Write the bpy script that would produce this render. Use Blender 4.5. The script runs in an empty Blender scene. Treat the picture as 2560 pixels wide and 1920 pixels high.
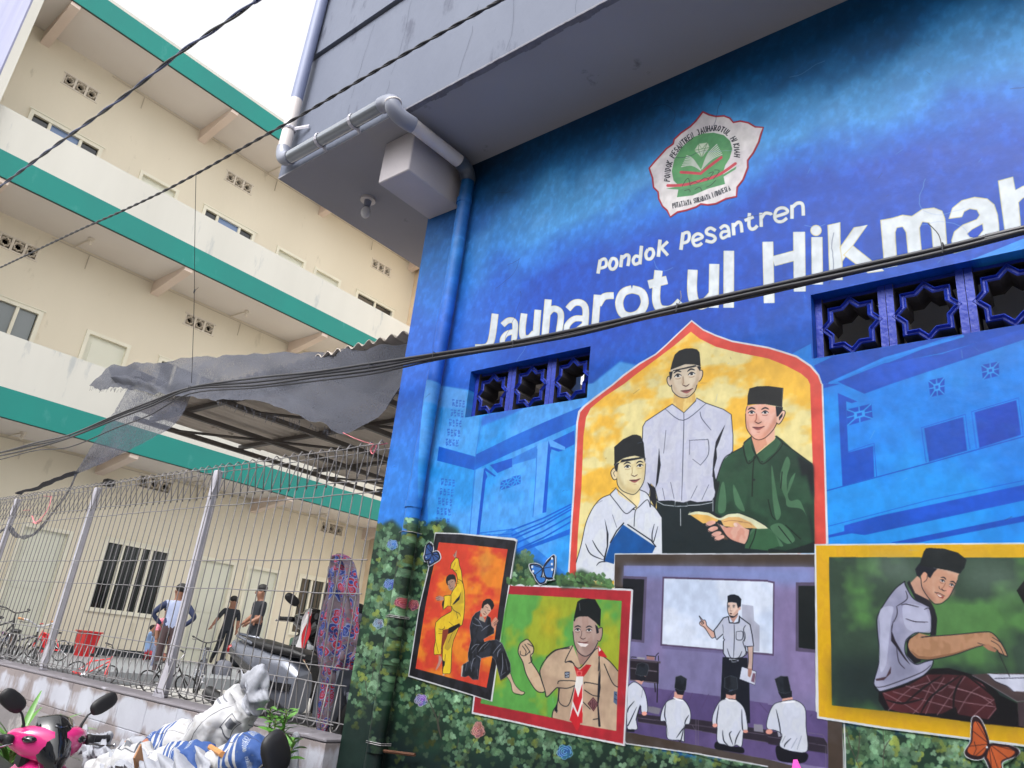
import bpy, bmesh, math, random
import numpy as np
from mathutils import Vector, Matrix, noise
C = bpy.data.collections.new('scene'); bpy.context.scene.collection.children.link(C)
sc = bpy.context.scene
# ---------------------------------------------------------------- camera, sky, sun, exposure
def camera_rotation():
    yaw, pitch, roll = 0.714468416, 0.361439034, -0.109732013
    return Matrix.Rotation(yaw, 3, 'Z') @ Matrix.Rotation(pitch, 3, 'X') @ Matrix.Rotation(roll, 3, 'Y')
_M = camera_rotation()
cam = bpy.data.cameras.new('camera'); camo = bpy.data.objects.new('camera', cam); C.objects.link(camo)
cam.sensor_width = 36; cam.lens = 1858.17/2560*36; cam.clip_start = .05; cam.clip_end = 900
_r = Matrix((_M.col[0], _M.col[2], -_M.col[1])).transposed(); camo.matrix_world = _r.to_4x4()
sc.camera = camo
SUN_EL, SUN_AZ = math.radians(52), math.radians(174)      # azimuth measured from +Y towards +X
w = bpy.data.worlds.new('World'); sc.world = w; w.use_nodes = True
nt = w.node_tree; bg = nt.nodes['Background']
sky = nt.nodes.new('ShaderNodeTexSky'); sky.sky_type = 'NISHITA'; sky.sun_disc = False; sky.sun_elevation = SUN_EL; sky.sun_rotation = SUN_AZ
sky.air_density = 1.0; sky.dust_density = 5.0; sky.ozone_density = 1.0
hs = nt.nodes.new('ShaderNodeHueSaturation'); hs.inputs['Saturation'].default_value = .07; hs.inputs['Value'].default_value = 1.9
nt.links.new(sky.outputs[0], hs.inputs['Color']); nt.links.new(hs.outputs[0], bg.inputs[0]); bg.inputs[1].default_value = .15
sun = bpy.data.lights.new('sun', 'SUN'); sun.energy = 0.6; sun.angle = math.radians(25); sun.color = (1, .95, .87)
so = bpy.data.objects.new('sun', sun); C.objects.link(so)
_d = Vector((math.sin(SUN_AZ)*math.cos(SUN_EL), math.cos(SUN_AZ)*math.cos(SUN_EL), math.sin(SUN_EL)))
so.rotation_euler = (-_d).to_track_quat('-Z', 'Y').to_euler()
sc.view_settings.view_transform = 'Standard'; sc.view_settings.look = 'None'; sc.view_settings.gamma = 1; sc.view_settings.use_curve_mapping = False
sc.view_settings.exposure = 0.62
# ---------------------------------------------------------------- survey helpers: photograph point -> place on a known plane
def ray(x, y): return _M @ Vector(((x-1280)/1858.17, 1.0, -(y-960)/1858.17))
def onX(x, y, D): r = ray(x, y); return r*(D/r.x)
def onY(x, y, D): r = ray(x, y); return r*(D/r.y)
def onZ(x, y, D): r = ray(x, y); return r*(D/r.z)
# ---------------------------------------------------------------- objects
def tag(o, label=None, cat=None, group=None, kind=None):
    if label: o['label'] = label
    if cat: o['category'] = cat
    if group: o['group'] = group
    if kind: o['kind'] = kind
    return o
def thing(name, label, cat, loc=(0,0,0), rz=0, group=None):
    o = bpy.data.objects.new(name, None); C.objects.link(o); o.location = loc; o.rotation_euler = (0,0,rz); o.empty_display_size = .1
    return tag(o, label, cat, group)
def copy_thing(o, loc=None, rz=None, label=None, parent=None):
    c = o.copy(); C.objects.link(c); c.parent = parent
    for ch in list(o.children): copy_thing(ch, parent=c)
    if loc is not None: c.location = loc
    if rz is not None: c.rotation_euler = (0,0,rz)
    if label: c['label'] = label
    return c
class MB:
    def __init__(s): s.v = []; s.f = []; s.mi = []; s.uv = []; s.cur = 0
    def add(s, vs, fs):
        n = len(s.v); s.v += [tuple(v) for v in vs]
        for f in fs: s.f.append(tuple(n+i for i in f)); s.mi.append(s.cur)
        return s
    def box(s, a, b):
        x0,y0,z0 = a; x1,y1,z1 = b
        return s.add([(x0,y0,z0),(x1,y0,z0),(x1,y1,z0),(x0,y1,z0),(x0,y0,z1),(x1,y0,z1),(x1,y1,z1),(x0,y1,z1)],
                     [(0,3,2,1),(4,5,6,7),(0,1,5,4),(1,2,6,5),(2,3,7,6),(3,0,4,7)])
    def cbox(s, a, b, c=.01):            # chamfered box
        x0,y0,z0 = a; x1,y1,z1 = b; vs = []
        for z, i in ((z0,c),(z0+c,0),(z1-c,0),(z1,c)):
            vs += [(x0+i+c*(i==0),y0+i,z),(x1-i-c*(i==0),y0+i,z),(x1-i,y0+i+c*(i==0),z),(x1-i,y1-i-c*(i==0),z),(x1-i-c*(i==0),y1-i,z),(x0+i+c*(i==0),y1-i,z),(x0+i,y1-i-c*(i==0),z),(x0+i,y0+i+c*(i==0),z)]
        fs = [tuple(range(7,-1,-1)), tuple(range(24,32))]
        for k in range(3):
            for i in range(8): j = (i+1) % 8; fs.append((k*8+i,k*8+j,k*8+8+j,k*8+8+i))
        return s.add(vs, fs)
    def tube(s, pts, r, n=8, cap=True, flat=1.0, up=None):
        pts = [Vector(p) for p in pts]; m = len(pts); rr = r if isinstance(r, (list, tuple)) else [r]*m
        t0 = (pts[1]-pts[0]).normalized(); u = Vector(up) if up else (Vector((0,0,1)) if abs(t0.z) < .9 else Vector((0,1,0)))
        vs = []; 
        for i in range(m):
            t = (pts[min(i+1,m-1)]-pts[max(i-1,0)])
            if t.length < 1e-9: t = t0
            t.normalize(); a = t.cross(u)
            if a.length < 1e-4: a = t.orthogonal()
            a.normalize(); b = t.cross(a).normalized(); u = -b if (-b).dot(u) > 0 else b
            b2 = t.cross(a).normalized()
            for k in range(n):
                an = 2*math.pi*k/n; vs.append(pts[i]+a*(rr[i]*math.cos(an))+b2*(rr[i]*flat*math.sin(an)))
        fs = [(i*n+k, i*n+(k+1) % n, (i+1)*n+(k+1) % n, (i+1)*n+k) for i in range(m-1) for k in range(n)]
        if cap: fs += [tuple(range(n-1,-1,-1)), tuple((m-1)*n+k for k in range(n))]
        return s.add(vs, fs)
    def ellipsoid(s, c, r, nu=12, nv=8, R=None, p=1.0):
        vs = []; fs = []
        def sg(x): return math.copysign(abs(x)**p, x)
        for j in range(nv+1):
            ph = math.pi*j/nv
            for i in range(nu):
                th = 2*math.pi*i/nu; v = Vector((r[0]*sg(math.sin(ph))*sg(math.cos(th)), r[1]*sg(math.sin(ph))*sg(math.sin(th)), r[2]*sg(math.cos(ph))))
                if R is not None: v = R @ v
                vs.append(Vector(c)+v)
        for j in range(nv):
            for i in range(nu): k = (i+1) % nu; fs.append((j*nu+i, (j+1)*nu+i, (j+1)*nu+k, j*nu+k))
        return s.add(vs, fs)
    def loft(s, loops, closed=True, cap=True):
        n = len(loops[0]); vs = [v for l in loops for v in l]; fs = []
        for i in range(len(loops)-1):
            for k in range(n if closed else n-1): j = (k+1) % n; fs.append((i*n+k, i*n+j, (i+1)*n+j, (i+1)*n+k))
        if cap and closed: fs += [tuple(range(n-1,-1,-1)), tuple((len(loops)-1)*n+k for k in range(n))]
        return s.add(vs, fs)
    def prism(s, poly, d):               # poly: list of Vectors, d: Vector depth
        poly = [Vector(p) for p in poly]; n = len(poly); d = Vector(d)
        return s.add(poly+[p+d for p in poly], [tuple(range(n)), tuple(range(2*n-1, n-1, -1))]+[(i, i+n, (i+1) % n+n, (i+1) % n) for i in range(n)])
    def mesh(s, name, off=None, smooth=False):
        me = bpy.data.meshes.new(name); v = s.v
        if off is not None: v = [(a[0]-off[0], a[1]-off[1], a[2]-off[2]) for a in v]
        me.from_pydata(v, [], s.f); me.update()
        if smooth: me.polygons.foreach_set('use_smooth', [True]*len(me.polygons))
        return me
def build(name, mb, mats, parent=None, smooth=False, off=True, fix=True, **kw):
    loc = parent.location if (parent is not None and off) else None
    me = mb.mesh(name, loc, smooth)
    if not isinstance(mats, (list, tuple)): mats = [mats]
    for m in mats: me.materials.append(m)
    if len(mats) > 1: me.polygons.foreach_set('material_index', mb.mi)
    if fix:
        b = bmesh.new(); b.from_mesh(me); bmesh.ops.remove_doubles(b, verts=b.verts, dist=1e-5); bmesh.ops.recalc_face_normals(b, faces=b.faces)
        if smooth:
            for e in b.edges:
                if len(e.link_faces) == 2 and e.calc_face_angle(0) > .95: e.smooth = False
        b.to_mesh(me); b.free()
    o = bpy.data.objects.new(name, me); C.objects.link(o)
    if parent is not None: o.parent = parent
    return tag(o, **kw)
def inst(name, me, loc, parent=None, rot=(0,0,0), scale=(1,1,1), **kw):
    o = bpy.data.objects.new(name, me); C.objects.link(o); o.parent = parent
    L = Vector(loc)
    if parent is not None: L = L-parent.location
    o.location = L; o.rotation_euler = rot; o.scale = scale
    return tag(o, **kw)
# ---------------------------------------------------------------- materials
def lin(c): return tuple((x/255/12.92 if x/255 <= .04045 else ((x/255+.055)/1.055)**2.4) for x in c)
def mat(name, col, rough=.7, col2=None, ns=3.0, amt=.5, bump=0, bs=30.0, metal=0, stretch=(1,1,1), spec=.5, col3=None, ns3=12, k3=.62, coat=0, detail=6):
    m = bpy.data.materials.new(name); m.use_nodes = True; t = m.node_tree; N = t.nodes; Lk = t.links; b = N['Principled BSDF']
    b.inputs['Roughness'].default_value = rough; b.inputs['Metallic'].default_value = metal; b.inputs['Specular IOR Level'].default_value = spec; b.inputs['Coat Weight'].default_value = coat
    tc = N.new('ShaderNodeTexCoord'); mp = N.new('ShaderNodeMapping'); mp.inputs['Scale'].default_value = stretch; Lk.new(tc.outputs['Object'], mp.inputs[0])
    c1 = lin(col)+(1,); c2 = lin(col2)+(1,) if col2 else tuple(x*.82 for x in c1[:3])+(1,)
    n = N.new('ShaderNodeTexNoise'); n.inputs['Scale'].default_value = ns; n.inputs['Detail'].default_value = detail; Lk.new(mp.outputs[0], n.inputs['Vector'])
    r = N.new('ShaderNodeMapRange'); r.inputs[1].default_value = .5-.28*amt-.02; r.inputs[2].default_value = .5+.28*amt+.12; Lk.new(n.outputs[0], r.inputs[0])
    x = N.new('ShaderNodeMix'); x.data_type = 'RGBA'; x.inputs[6].default_value = c1; x.inputs[7].default_value = c2; Lk.new(r.outputs[0], x.inputs[0]); out = x.outputs[2]
    if col3:
        n3 = N.new('ShaderNodeTexNoise'); n3.inputs['Scale'].default_value = ns3; n3.inputs['Detail'].default_value = 8; n3.inputs['Roughness'].default_value = .65; Lk.new(mp.outputs[0], n3.inputs['Vector'])
        r3 = N.new('ShaderNodeMapRange'); r3.inputs[1].default_value = k3-.03; r3.inputs[2].default_value = k3+.04; Lk.new(n3.outputs[0], r3.inputs[0])
        x3 = N.new('ShaderNodeMix'); x3.data_type = 'RGBA'; Lk.new(r3.outputs[0], x3.inputs[0]); Lk.new(out, x3.inputs[6]); x3.inputs[7].default_value = lin(col3)+(1,); out = x3.outputs[2]
    Lk.new(out, b.inputs['Base Color'])
    if bump:
        nb = N.new('ShaderNodeTexNoise'); nb.inputs['Scale'].default_value = bs; nb.inputs['Detail'].default_value = 5; Lk.new(mp.outputs[0], nb.inputs['Vector'])
        bp = N.new('ShaderNodeBump'); bp.inputs['Strength'].default_value = bump; bp.inputs['Distance'].default_value = .02; Lk.new(nb.outputs[0], bp.inputs['Height']); Lk.new(bp.outputs[0], b.inputs['Normal'])
    return m
M = {}
M['cream'] = mat('cream_plaster', (229,220,200), .85, (217,208,187), .5, .9, .1, 14, stretch=(1,1,.4), col3=(206,197,176), ns3=2.2, k3=.66)
M['whitewall'] = mat('white_parapet_paint', (207,205,197), .8, (193,191,183), 1.1, .9, .1, 9, stretch=(1,1,.22), col3=(176,178,176), ns3=2.6, k3=.64)
M['green'] = mat('sea_green_paint', (14,132,122), .65, (26,120,114), .9, .8, .08, 12, stretch=(1,1,.5), col3=(44,136,128), ns3=3, k3=.64)
M['soffit'] = mat('white_soffit', (220,214,208), .85, (210,202,194), .6, .9)
M['beam'] = mat('pinkish_beam', (222,206,194), .85, (214,194,178), .8, .9)
M['dark_edge'] = mat('dark_joint', (60,70,66), .8)
M['trim'] = mat('cream_trim', (232,228,210), .55, (224,218,198), 2, .6)
M['vent_white'] = mat('pale_concrete_block', (226,218,204), .8, (208,198,182), 6, .8)
M['glass'] = mat('window_glass', (14,18,24), .08, (22,26,30), 1, .8, spec=.9)
M['glass_blue'] = mat('window_glass_sky', (96,124,168), .12, (120,140,176), .8, .9, spec=.9)
M['glass_grey'] = mat('window_glass_grey', (104,112,116), .2, (128,134,134), .8, .9, spec=.9)
M['door'] = mat('offwhite_door', (222,222,206), .55, (212,212,196), 1.4, .8)
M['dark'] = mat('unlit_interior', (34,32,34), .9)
M['skirting'] = mat('black_skirting', (28,36,44), .5)
M['plaster_blue'] = mat('pale_blue_grey_render', (100,106,122), .8, (86,92,109), 1.6, 1.0, .5, 7, stretch=(1,1,.35), col3=(70,75,92), ns3=3.5, k3=.62)
M['soffit_grey'] = mat('grey_soffit_render', (146,146,156), .85, (130,128,132), .9, 1.0, .15, 9, col3=(98,98,104), ns3=2.6, k3=.66)
M['beam_white'] = mat('offwhite_beam_render', (180,174,178), .8, (164,159,164), 2.5, .9, .15, 14, col3=(150,144,146), ns3=5, k3=.7)
M['fin'] = mat('streaked_blue_grey_render', (142,144,168), .85, (108,110,138), 1.2, 1.0, .2, 6, stretch=(1,1,.25))
M['block_blue'] = mat('blue_painted_block', (20,50,158), .5, (12,38,136), 7, .9, .25, 40, col3=(44,66,160), ns3=14, k3=.66)
M['block_raw'] = mat('bare_block_side', (66,62,66), .9, (48,44,46), 8, .9, .2, 30)
M['inside'] = mat('shaded_room_wall', (206,200,192), .9, (190,184,176), 1.2, .8)
M['pvc_grey'] = mat('grey_pvc', (128,132,146), .28, (112,116,132), 3, .8, spec=.6)
M['pvc_white'] = mat('white_pvc', (206,200,198), .35, (192,184,182), 4, .8)
M['pvc_gloss'] = mat('glossy_silver_grey_pipe', (150,154,160), .16, (120,126,136), 5, .9, stretch=(.3,1,1), metal=.45)
M['steel'] = mat('galvanised_steel', (184,182,192), .45, (158,156,166), 8, .9, metal=.15, bump=.05)
M['wire'] = mat('dull_galvanised_wire', (120,118,120), .5, (112,110,112), 12, .9, metal=.2)
M['truss'] = mat('dark_painted_steel', (92,86,82), .6, (72,67,64), 5, .9)
M['asbestos'] = mat('weathered_corrugated_sheet', (206,196,186), .85, (172,162,152), 1.8, 1.0, .1, 20, col3=(126,116,108), ns3=4, k3=.66)
M['cable'] = mat('black_cable', (26,26,32), .45, (40,40,48), 9, .8)
M['cable_blue'] = mat('blue_grey_cable', (52,66,112), .35, (40,48,80), 9, .8)
M['conc'] = mat('rough_concrete', (122,118,120), .9, (98,94,96), 2.2, 1.0, .25, 18, col3=(150,146,146), ns3=3, k3=.62)
M['ground'] = mat('worn_pale_paving', (150,147,142), .9, (128,126,124), 3, 1.0, .3, 40)
M['court'] = mat('pale_cement_floor', (168,166,162), .8, (146,144,142), 1.5, .9, .08, 20)
M['terrace'] = mat('grey_tile_floor', (134,138,142), .45, (122,126,130), 3, .8)
# peeling whitewash over concrete
def peeling():
    m = mat('peeling_whitewash_on_concrete', (174,177,188), .85, (152,153,164), 3.5, 1.0, .25, 16, stretch=(1,1,.6)); t = m.node_tree; N = t.nodes; Lk = t.links; b = N['Principled BSDF']
    old = b.inputs['Base Color'].links[0].from_socket; tc = N.new('ShaderNodeTexCoord'); mp = N.new('ShaderNodeMapping'); mp.inputs['Scale'].default_value = (1,1,.45); Lk.new(tc.outputs['Object'], mp.inputs[0])
    n = N.new('ShaderNodeTexNoise'); n.inputs['Scale'].default_value = 3.2; n.inputs['Detail'].default_value = 9; n.inputs['Roughness'].default_value = .62; Lk.new(mp.outputs[0], n.inputs['Vector'])
    sp = N.new('ShaderNodeSeparateXYZ'); Lk.new(tc.outputs['Object'], sp.inputs[0])
    mr = N.new('ShaderNodeMapRange'); mr.inputs[1].default_value = 1.15; mr.inputs[2].default_value = 1.08; mr.inputs[3].default_value = -.16; mr.inputs[4].default_value = .07; Lk.new(sp.outputs[2], mr.inputs[0])
    m2 = N.new('ShaderNodeMapRange'); m2.inputs[1].default_value = 1.0; m2.inputs[2].default_value = .84; m2.inputs[3].default_value = 0; m2.inputs[4].default_value = .3; Lk.new(sp.outputs[2], m2.inputs[0])
    a = N.new('ShaderNodeMath'); a.operation = 'ADD'; Lk.new(n.outputs[0], a.inputs[0]); Lk.new(mr.outputs[0], a.inputs[1])
    s_ = N.new('ShaderNodeMath'); s_.operation = 'SUBTRACT'; Lk.new(a.outputs[0], s_.inputs[0]); Lk.new(m2.outputs[0], s_.inputs[1])
    r = N.new('ShaderNodeMapRange'); r.inputs[1].default_value = .44; r.inputs[2].default_value = .55; Lk.new(s_.outputs[0], r.inputs[0])
    n2 = N.new('ShaderNodeTexNoise'); n2.inputs['Scale'].default_value = 5; n2.inputs['Detail'].default_value = 6; Lk.new(mp.outputs[0], n2.inputs['Vector'])
    g = N.new('ShaderNodeMix'); g.data_type = 'RGBA'; g.inputs[6].default_value = lin((104,101,108))+(1,); g.inputs[7].default_value = lin((146,134,130))+(1,); Lk.new(n2.outputs[0], g.inputs[0])
    x = N.new('ShaderNodeMix'); x.data_type = 'RGBA'; Lk.new(r.outputs[0], x.inputs[0]); Lk.new(g.outputs[2], x.inputs[6]); Lk.new(old, x.inputs[7]); Lk.new(x.outputs[2], b.inputs['Base Color'])
    return m
M['peel'] = peeling()
def image_mat(name, arr, rough=.4, bump=.12, bs=9, gain=1.0, spec=.5, bs2=60, ext='EXTEND'):
    h, w_ = arr.shape[:2]; im = bpy.data.images.new(name, w_, h, alpha=False)
    px = np.ones((h, w_, 4), np.float32); px[:,:,:3] = arr[::-1]; im.pixels.foreach_set(px.ravel()); im.update(); im.pack()
    m = bpy.data.materials.new(name); m.use_nodes = True; t = m.node_tree; N = t.nodes; Lk = t.links; b = N['Principled BSDF']; b.inputs['Roughness'].default_value = rough; b.inputs['Specular IOR Level'].default_value = spec
    ti = N.new('ShaderNodeTexImage'); ti.image = im; ti.extension = ext; uv = N.new('ShaderNodeUVMap'); Lk.new(uv.outputs[0], ti.inputs[0])
    mx = N.new('ShaderNodeVectorMath'); mx.operation = 'SCALE'; mx.inputs['Scale'].default_value = gain; Lk.new(ti.outputs[0], mx.inputs[0]); Lk.new(mx.outputs[0], b.inputs['Base Color'])
    if bump:
        tc = N.new('ShaderNodeTexCoord'); n = N.new('ShaderNodeTexNoise'); n.inputs['Scale'].default_value = bs; n.inputs['Detail'].default_value = 3; Lk.new(tc.outputs['Object'], n.inputs['Vector'])
        n2 = N.new('ShaderNodeTexNoise'); n2.inputs['Scale'].default_value = bs2; n2.inputs['Detail'].default_value = 3; Lk.new(tc.outputs['Object'], n2.inputs['Vector'])
        b1 = N.new('ShaderNodeBump'); b1.inputs['Strength'].default_value = bump; b1.inputs['Distance'].default_value = .05; Lk.new(n.outputs[0], b1.inputs['Height'])
        b2 = N.new('ShaderNodeBump'); b2.inputs['Strength'].default_value = bump*.6; b2.inputs['Distance'].default_value = .006; Lk.new(n2.outputs[0], b2.inputs['Height']); Lk.new(b1.outputs[0], b2.inputs['Normal']); Lk.new(b2.outputs[0], b.inputs['Normal'])
    return m
# ---------------------------------------------------------------- mural painter (flat paint on the wall)

PXL, PXR, PZB, PZT, PPM = -3.345, 1.255, -1.62, 3.05, 430.0
CW, CH = int((PXR-PXL)*PPM), int((PZT-PZB)*PPM)
CAMF = 1858.17
def _camrot():
    yaw, pitch, roll = 0.714468416, 0.361439034, -0.109732013
    cy, sy, cp, sp, cr, sr = math.cos(yaw), math.sin(yaw), math.cos(pitch), math.sin(pitch), math.cos(roll), math.sin(roll)
    return np.array([[cy,-sy,0],[sy,cy,0],[0,0,1]]) @ np.array([[1,0,0],[0,cp,-sp],[0,sp,cp]]) @ np.array([[cr,0,sr],[0,1,0],[-sr,0,cr]])
CAMM = _camrot()
WALLY = 2.8
def to_wall(p):                       # surveyed photograph point -> metres on the wall plane (X, Z)
    p = np.asarray(p, float)
    c = np.stack([(p[:,0]-1280)/CAMF, np.ones(len(p)), -(p[:,1]-960)/CAMF], 0)
    r = CAMM @ c
    return np.stack([r[0]*WALLY/r[1], r[2]*WALLY/r[1]], 1)
def to_cv(p):
    w = to_wall(p)
    return np.stack([(w[:,0]-PXL)*PPM, (PZT-w[:,1])*PPM], 1)
OFS = dict(A=(1280,0,3.45625),B=(1920,0,3.45625),C=(1280,480,3.45625),D=(1920,480,3.45625),E=(1280,960,3.45625),F=(1920,960,3.45625),G=(1280,1440,3.45625),H=(1920,1440,3.45625),P=(640,480,3.45625),Q=(640,960,3.45625),R=(640,1440,3.45625),J=(1600,850,4.6083),K=(1020,1320,6.9125),N=(1020,1520,6.9125),T=(1680,1460,7.3733))
def L(s):                             # "C 10,20 30,40 E 5,6" -> source pixels
    out, o = [], OFS['A']
    for t in s.split():
        if t in OFS: o = OFS[t]
        else:
            a, b = t.split(','); out.append((o[0]+float(a)/o[2], o[1]+float(b)/o[2]))
    return out
def smooth(p, closed=True, n=6):
    p = np.asarray(p, float); m = len(p)
    if m < 3: return p
    out = []
    for i in range(m if closed else m-1):
        if closed: a,b,c,d = p[(i-1)%m],p[i],p[(i+1)%m],p[(i+2)%m]
        else: a,b,c,d = p[max(i-1,0)],p[i],p[i+1],p[min(i+2,m-1)]
        for k in range(n):
            t = k/n
            out.append(0.5*((2*b)+(-a+c)*t+(2*a-5*b+4*c-d)*t*t+(-a+3*b-3*c+d)*t**3))
    if not closed: out.append(p[-1])
    return np.array(out)
_rs = np.random.RandomState(7)
def vnoise(cell, sx=1.0, sy=1.0):
    gw, gh = int(CW/(cell*sx))+3, int(CH/(cell*sy))+3
    g = _rs.rand(gh, gw)
    x = np.arange(CW)/(cell*sx); y = np.arange(CH)/(cell*sy)
    xi, yi = x.astype(int), y.astype(int); fx, fy = x-xi, y-yi
    fx = fx*fx*(3-2*fx); fy = (fy*fy*(3-2*fy))[:,None]
    r0 = g[yi][:,xi]*(1-fx)+g[yi][:,xi+1]*fx; r1 = g[yi+1][:,xi]*(1-fx)+g[yi+1][:,xi+1]*fx
    return r0*(1-fy)+r1*fy
def fnoise(cell, sx=1.0, sy=1.0, o=4):
    r = 0; a = 1.0; t = 0
    for i in range(o):
        r = r+a*vnoise(max(cell/2**i, 1.5), sx, sy); t += a; a *= .55
    r = r/t
    return np.clip((r-.5)*1.9+.5, 0, 1)
class Cv: pass
V = Cv()
def init():
    V.a = np.zeros((CH, CW, 3), np.float32)
    V.n1 = fnoise(150).astype(np.float32); V.n2 = fnoise(45, 1.6, 1).astype(np.float32); V.n3 = fnoise(12, 1, 1.5, 3).astype(np.float32)
    V.n4 = fnoise(70).astype(np.float32)
def cover(q):                         # exact-area coverage of a polygon in canvas pixels
    q = np.asarray(q, float)
    x0, y0 = int(max(math.floor(q[:,0].min())-1, 0)), int(max(math.floor(q[:,1].min())-1, 0))
    x1, y1 = int(min(math.ceil(q[:,0].max())+2, CW)), int(min(math.ceil(q[:,1].max())+2, CH))
    if x1-x0 < 2 or y1-y0 < 2: return None
    SS = 3
    w, h = x1-x0, (y1-y0)*SS
    acc = np.zeros((h, w+2), np.float32)
    X = np.clip(q[:,0]-x0, 0, w-.01); Y = (q[:,1]-y0)*SS
    for i in range(len(q)):
        ax, ay, bx, by = X[i-1], Y[i-1], X[i], Y[i]
        s = 1.0
        if ay > by: ax, ay, bx, by = bx, by, ax, ay; s = -1.0
        r0, r1 = max(int(math.ceil(ay-.5)), 0), min(int(math.ceil(by-.5)), h)
        if r1 <= r0: continue
        r = np.arange(r0, r1); xx = ax+(bx-ax)*((r+.5-ay)/(by-ay))
        xi = xx.astype(int); f = xx-xi
        np.add.at(acc, (r, xi), s*(1-f)); np.add.at(acc, (r, xi+1), s*f)
    c = np.minimum(np.abs(np.cumsum(acc, 1)[:, :w]), 1)
    c = c.reshape(y1-y0, SS, w).mean(1)
    return c, x0, y0, x1, y1
def blur(c, k):
    if k < 1: return c
    for ax in (0, 1):
        for _ in range(2):
            p = np.cumsum(np.pad(c, [(k+1, k) if a == ax else (0, 0) for a in (0, 1)], mode='edge'), axis=ax)
            c = (np.take(p, range(2*k+1, p.shape[ax]), ax)-np.take(p, range(0, p.shape[ax]-2*k-1), ax))/(2*k+1)
    return c
def fillc(q, col, al=1.0, col2=None, nz='n2', k=.5, soft=0, amp=.03):
    if soft:
        q = np.asarray(q); x0, y0 = q.min(0)-3*soft; x1, y1 = q.max(0)+3*soft
        # pad box: fill on a bigger window, then blur
        r = cover(q)
        if r is None: return
        c, a, b, d, e = r
        pad = 3*soft; A, B, D_, E_ = max(a-pad,0), max(b-pad,0), min(d+pad,CW), min(e+pad,CH)
        cc = np.zeros((E_-B, D_-A), np.float32); cc[b-B:e-B, a-A:d-A] = c
        c = blur(cc, soft); a, b, d, e = A, B, D_, E_
    else:
        r = cover(q)
        if r is None: return
        c, a, b, d, e = r
    c = (c*al)[:,:,None]
    v = V.a[b:e, a:d]
    base = np.array(col, np.float32)
    if col2 is not None:
        t = np.clip((getattr(V, nz)[b:e, a:d]-k)*3.2+.5, 0, 1)[:,:,None]
        base = base*(1-t)+np.array(col2, np.float32)*t
    if amp: base = base*(1+amp*2*(V.n3[b:e, a:d]-.5))[:,:,None]
    v[:] = v*(1-c)+base*c
def F_(s, col, sm=0, **kw):
    p = L(s) if isinstance(s, str) else s
    if sm: p = smooth(p)
    q = to_cv(p); fillc(q, col, **kw); return p
def ribbon(p, w, closed=False, taper=0):
    p = np.asarray(p, float)
    d = np.gradient(p, axis=0) if not closed else (np.roll(p,-1,0)-np.roll(p,1,0))
    n = np.hypot(d[:,0], d[:,1])+1e-9; d = d/n[:,None]; nn = np.stack([-d[:,1], d[:,0]], 1)
    m = len(p); t = np.linspace(0, 1, m)
    ww = np.full(m, w/2.0) if not taper else w/2.0*(1-taper*np.abs(2*t-1)**2)
    a = p+nn*ww[:,None]; b = p-nn*ww[:,None]
    return a, b, d, ww
def S_(s, col, w=6, sm=1, taper=0, cap=1, closed=False, **kw):    # w in zoomed pixels
    p = L(s) if isinstance(s, str) else s
    w = w/3.45625
    p = smooth(p, closed, 5) if sm and len(p) > 2 else np.asarray(p, float)
    a, b, d, ww = ribbon(p, w, closed, taper)
    if closed:
        for q in (a, b): pass
        m = len(p)
        for i in range(m):
            j = (i+1) % m
            fillc(to_cv(np.array([a[i], a[j], b[j], b[i]])), col, **kw)
        return
    if cap:
        c1 = [p[-1]+ww[-1]*(d[-1]*math.cos(t)+np.array([-d[-1][1], d[-1][0]])*math.sin(t)) for t in (1.0,.5,0,-.5,-1.0)]
        c0 = [p[0]-ww[0]*(d[0]*math.cos(t)-np.array([-d[0][1], d[0][0]])*math.sin(t)) for t in (-1.0,-.5,0,.5,1.0)]
        q = np.concatenate([a, c1, b[::-1], c0])
    else: q = np.concatenate([a, b[::-1]])
    fillc(to_cv(q), col, **kw)
def O_(r, cx, cy, rx, ry, col, rot=0, n=18, **kw):                # ellipse
    o = OFS[r]; c, s = math.cos(rot), math.sin(rot); p = []
    for i in range(n):
        t = 2*math.pi*i/n; x, y = rx*math.cos(t), ry*math.sin(t)
        p.append((o[0]+(cx+x*c-y*s)/o[2], o[1]+(cy+x*s+y*c)/o[2]))
    fillc(to_cv(p), col, **kw); return p
def M_(strokes, col, w=6, **kw):
    for s in strokes.split('/'): S_(s, col, w, **kw)
GLY = dict(A="0,0 .5,1 1,0/.2,.38 .8,.38",B="0,0 0,1 .7,.95 .75,.6 0,.52/.7,.5 .9,.25 .7,0 0,0",D="0,0 0,1 .6,.95 .9,.5 .6,.05 0,0",E=".9,1 0,1 0,0 .9,0/0,.5 .7,.5",
 H="0,0 0,1/1,0 1,1/0,.5 1,.5",I="0,0 0,1",J=".1,.15 .4,0 .7,.2 .7,1 .3,1",K="0,0 0,1/.9,1 0,.45 .9,0",L="0,1 0,0 .8,0",M="0,0 .05,1 .5,.4 .95,1 1,0",N="0,0 0,1 .9,0 .9,1",
 O=".5,0 .05,.25 .05,.75 .5,1 .95,.75 .95,.25 .5,0",P="0,0 0,1 .8,.95 .85,.6 0,.5",R="0,0 0,1 .8,.95 .8,.6 0,.5/.3,.5 .9,0",S=".85,.85 .5,1 .1,.8 .2,.55 .8,.45 .85,.15 .5,0 .05,.15",
 T=".5,0 .5,1/0,1 1,1",U="0,1 .05,.15 .5,0 .95,.15 1,1",Y=".5,0 .5,.5 0,1/.5,.5 1,1",G=".9,.8 .5,1 .1,.75 .1,.25 .5,0 .9,.2 .9,.5 .6,.5")
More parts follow.
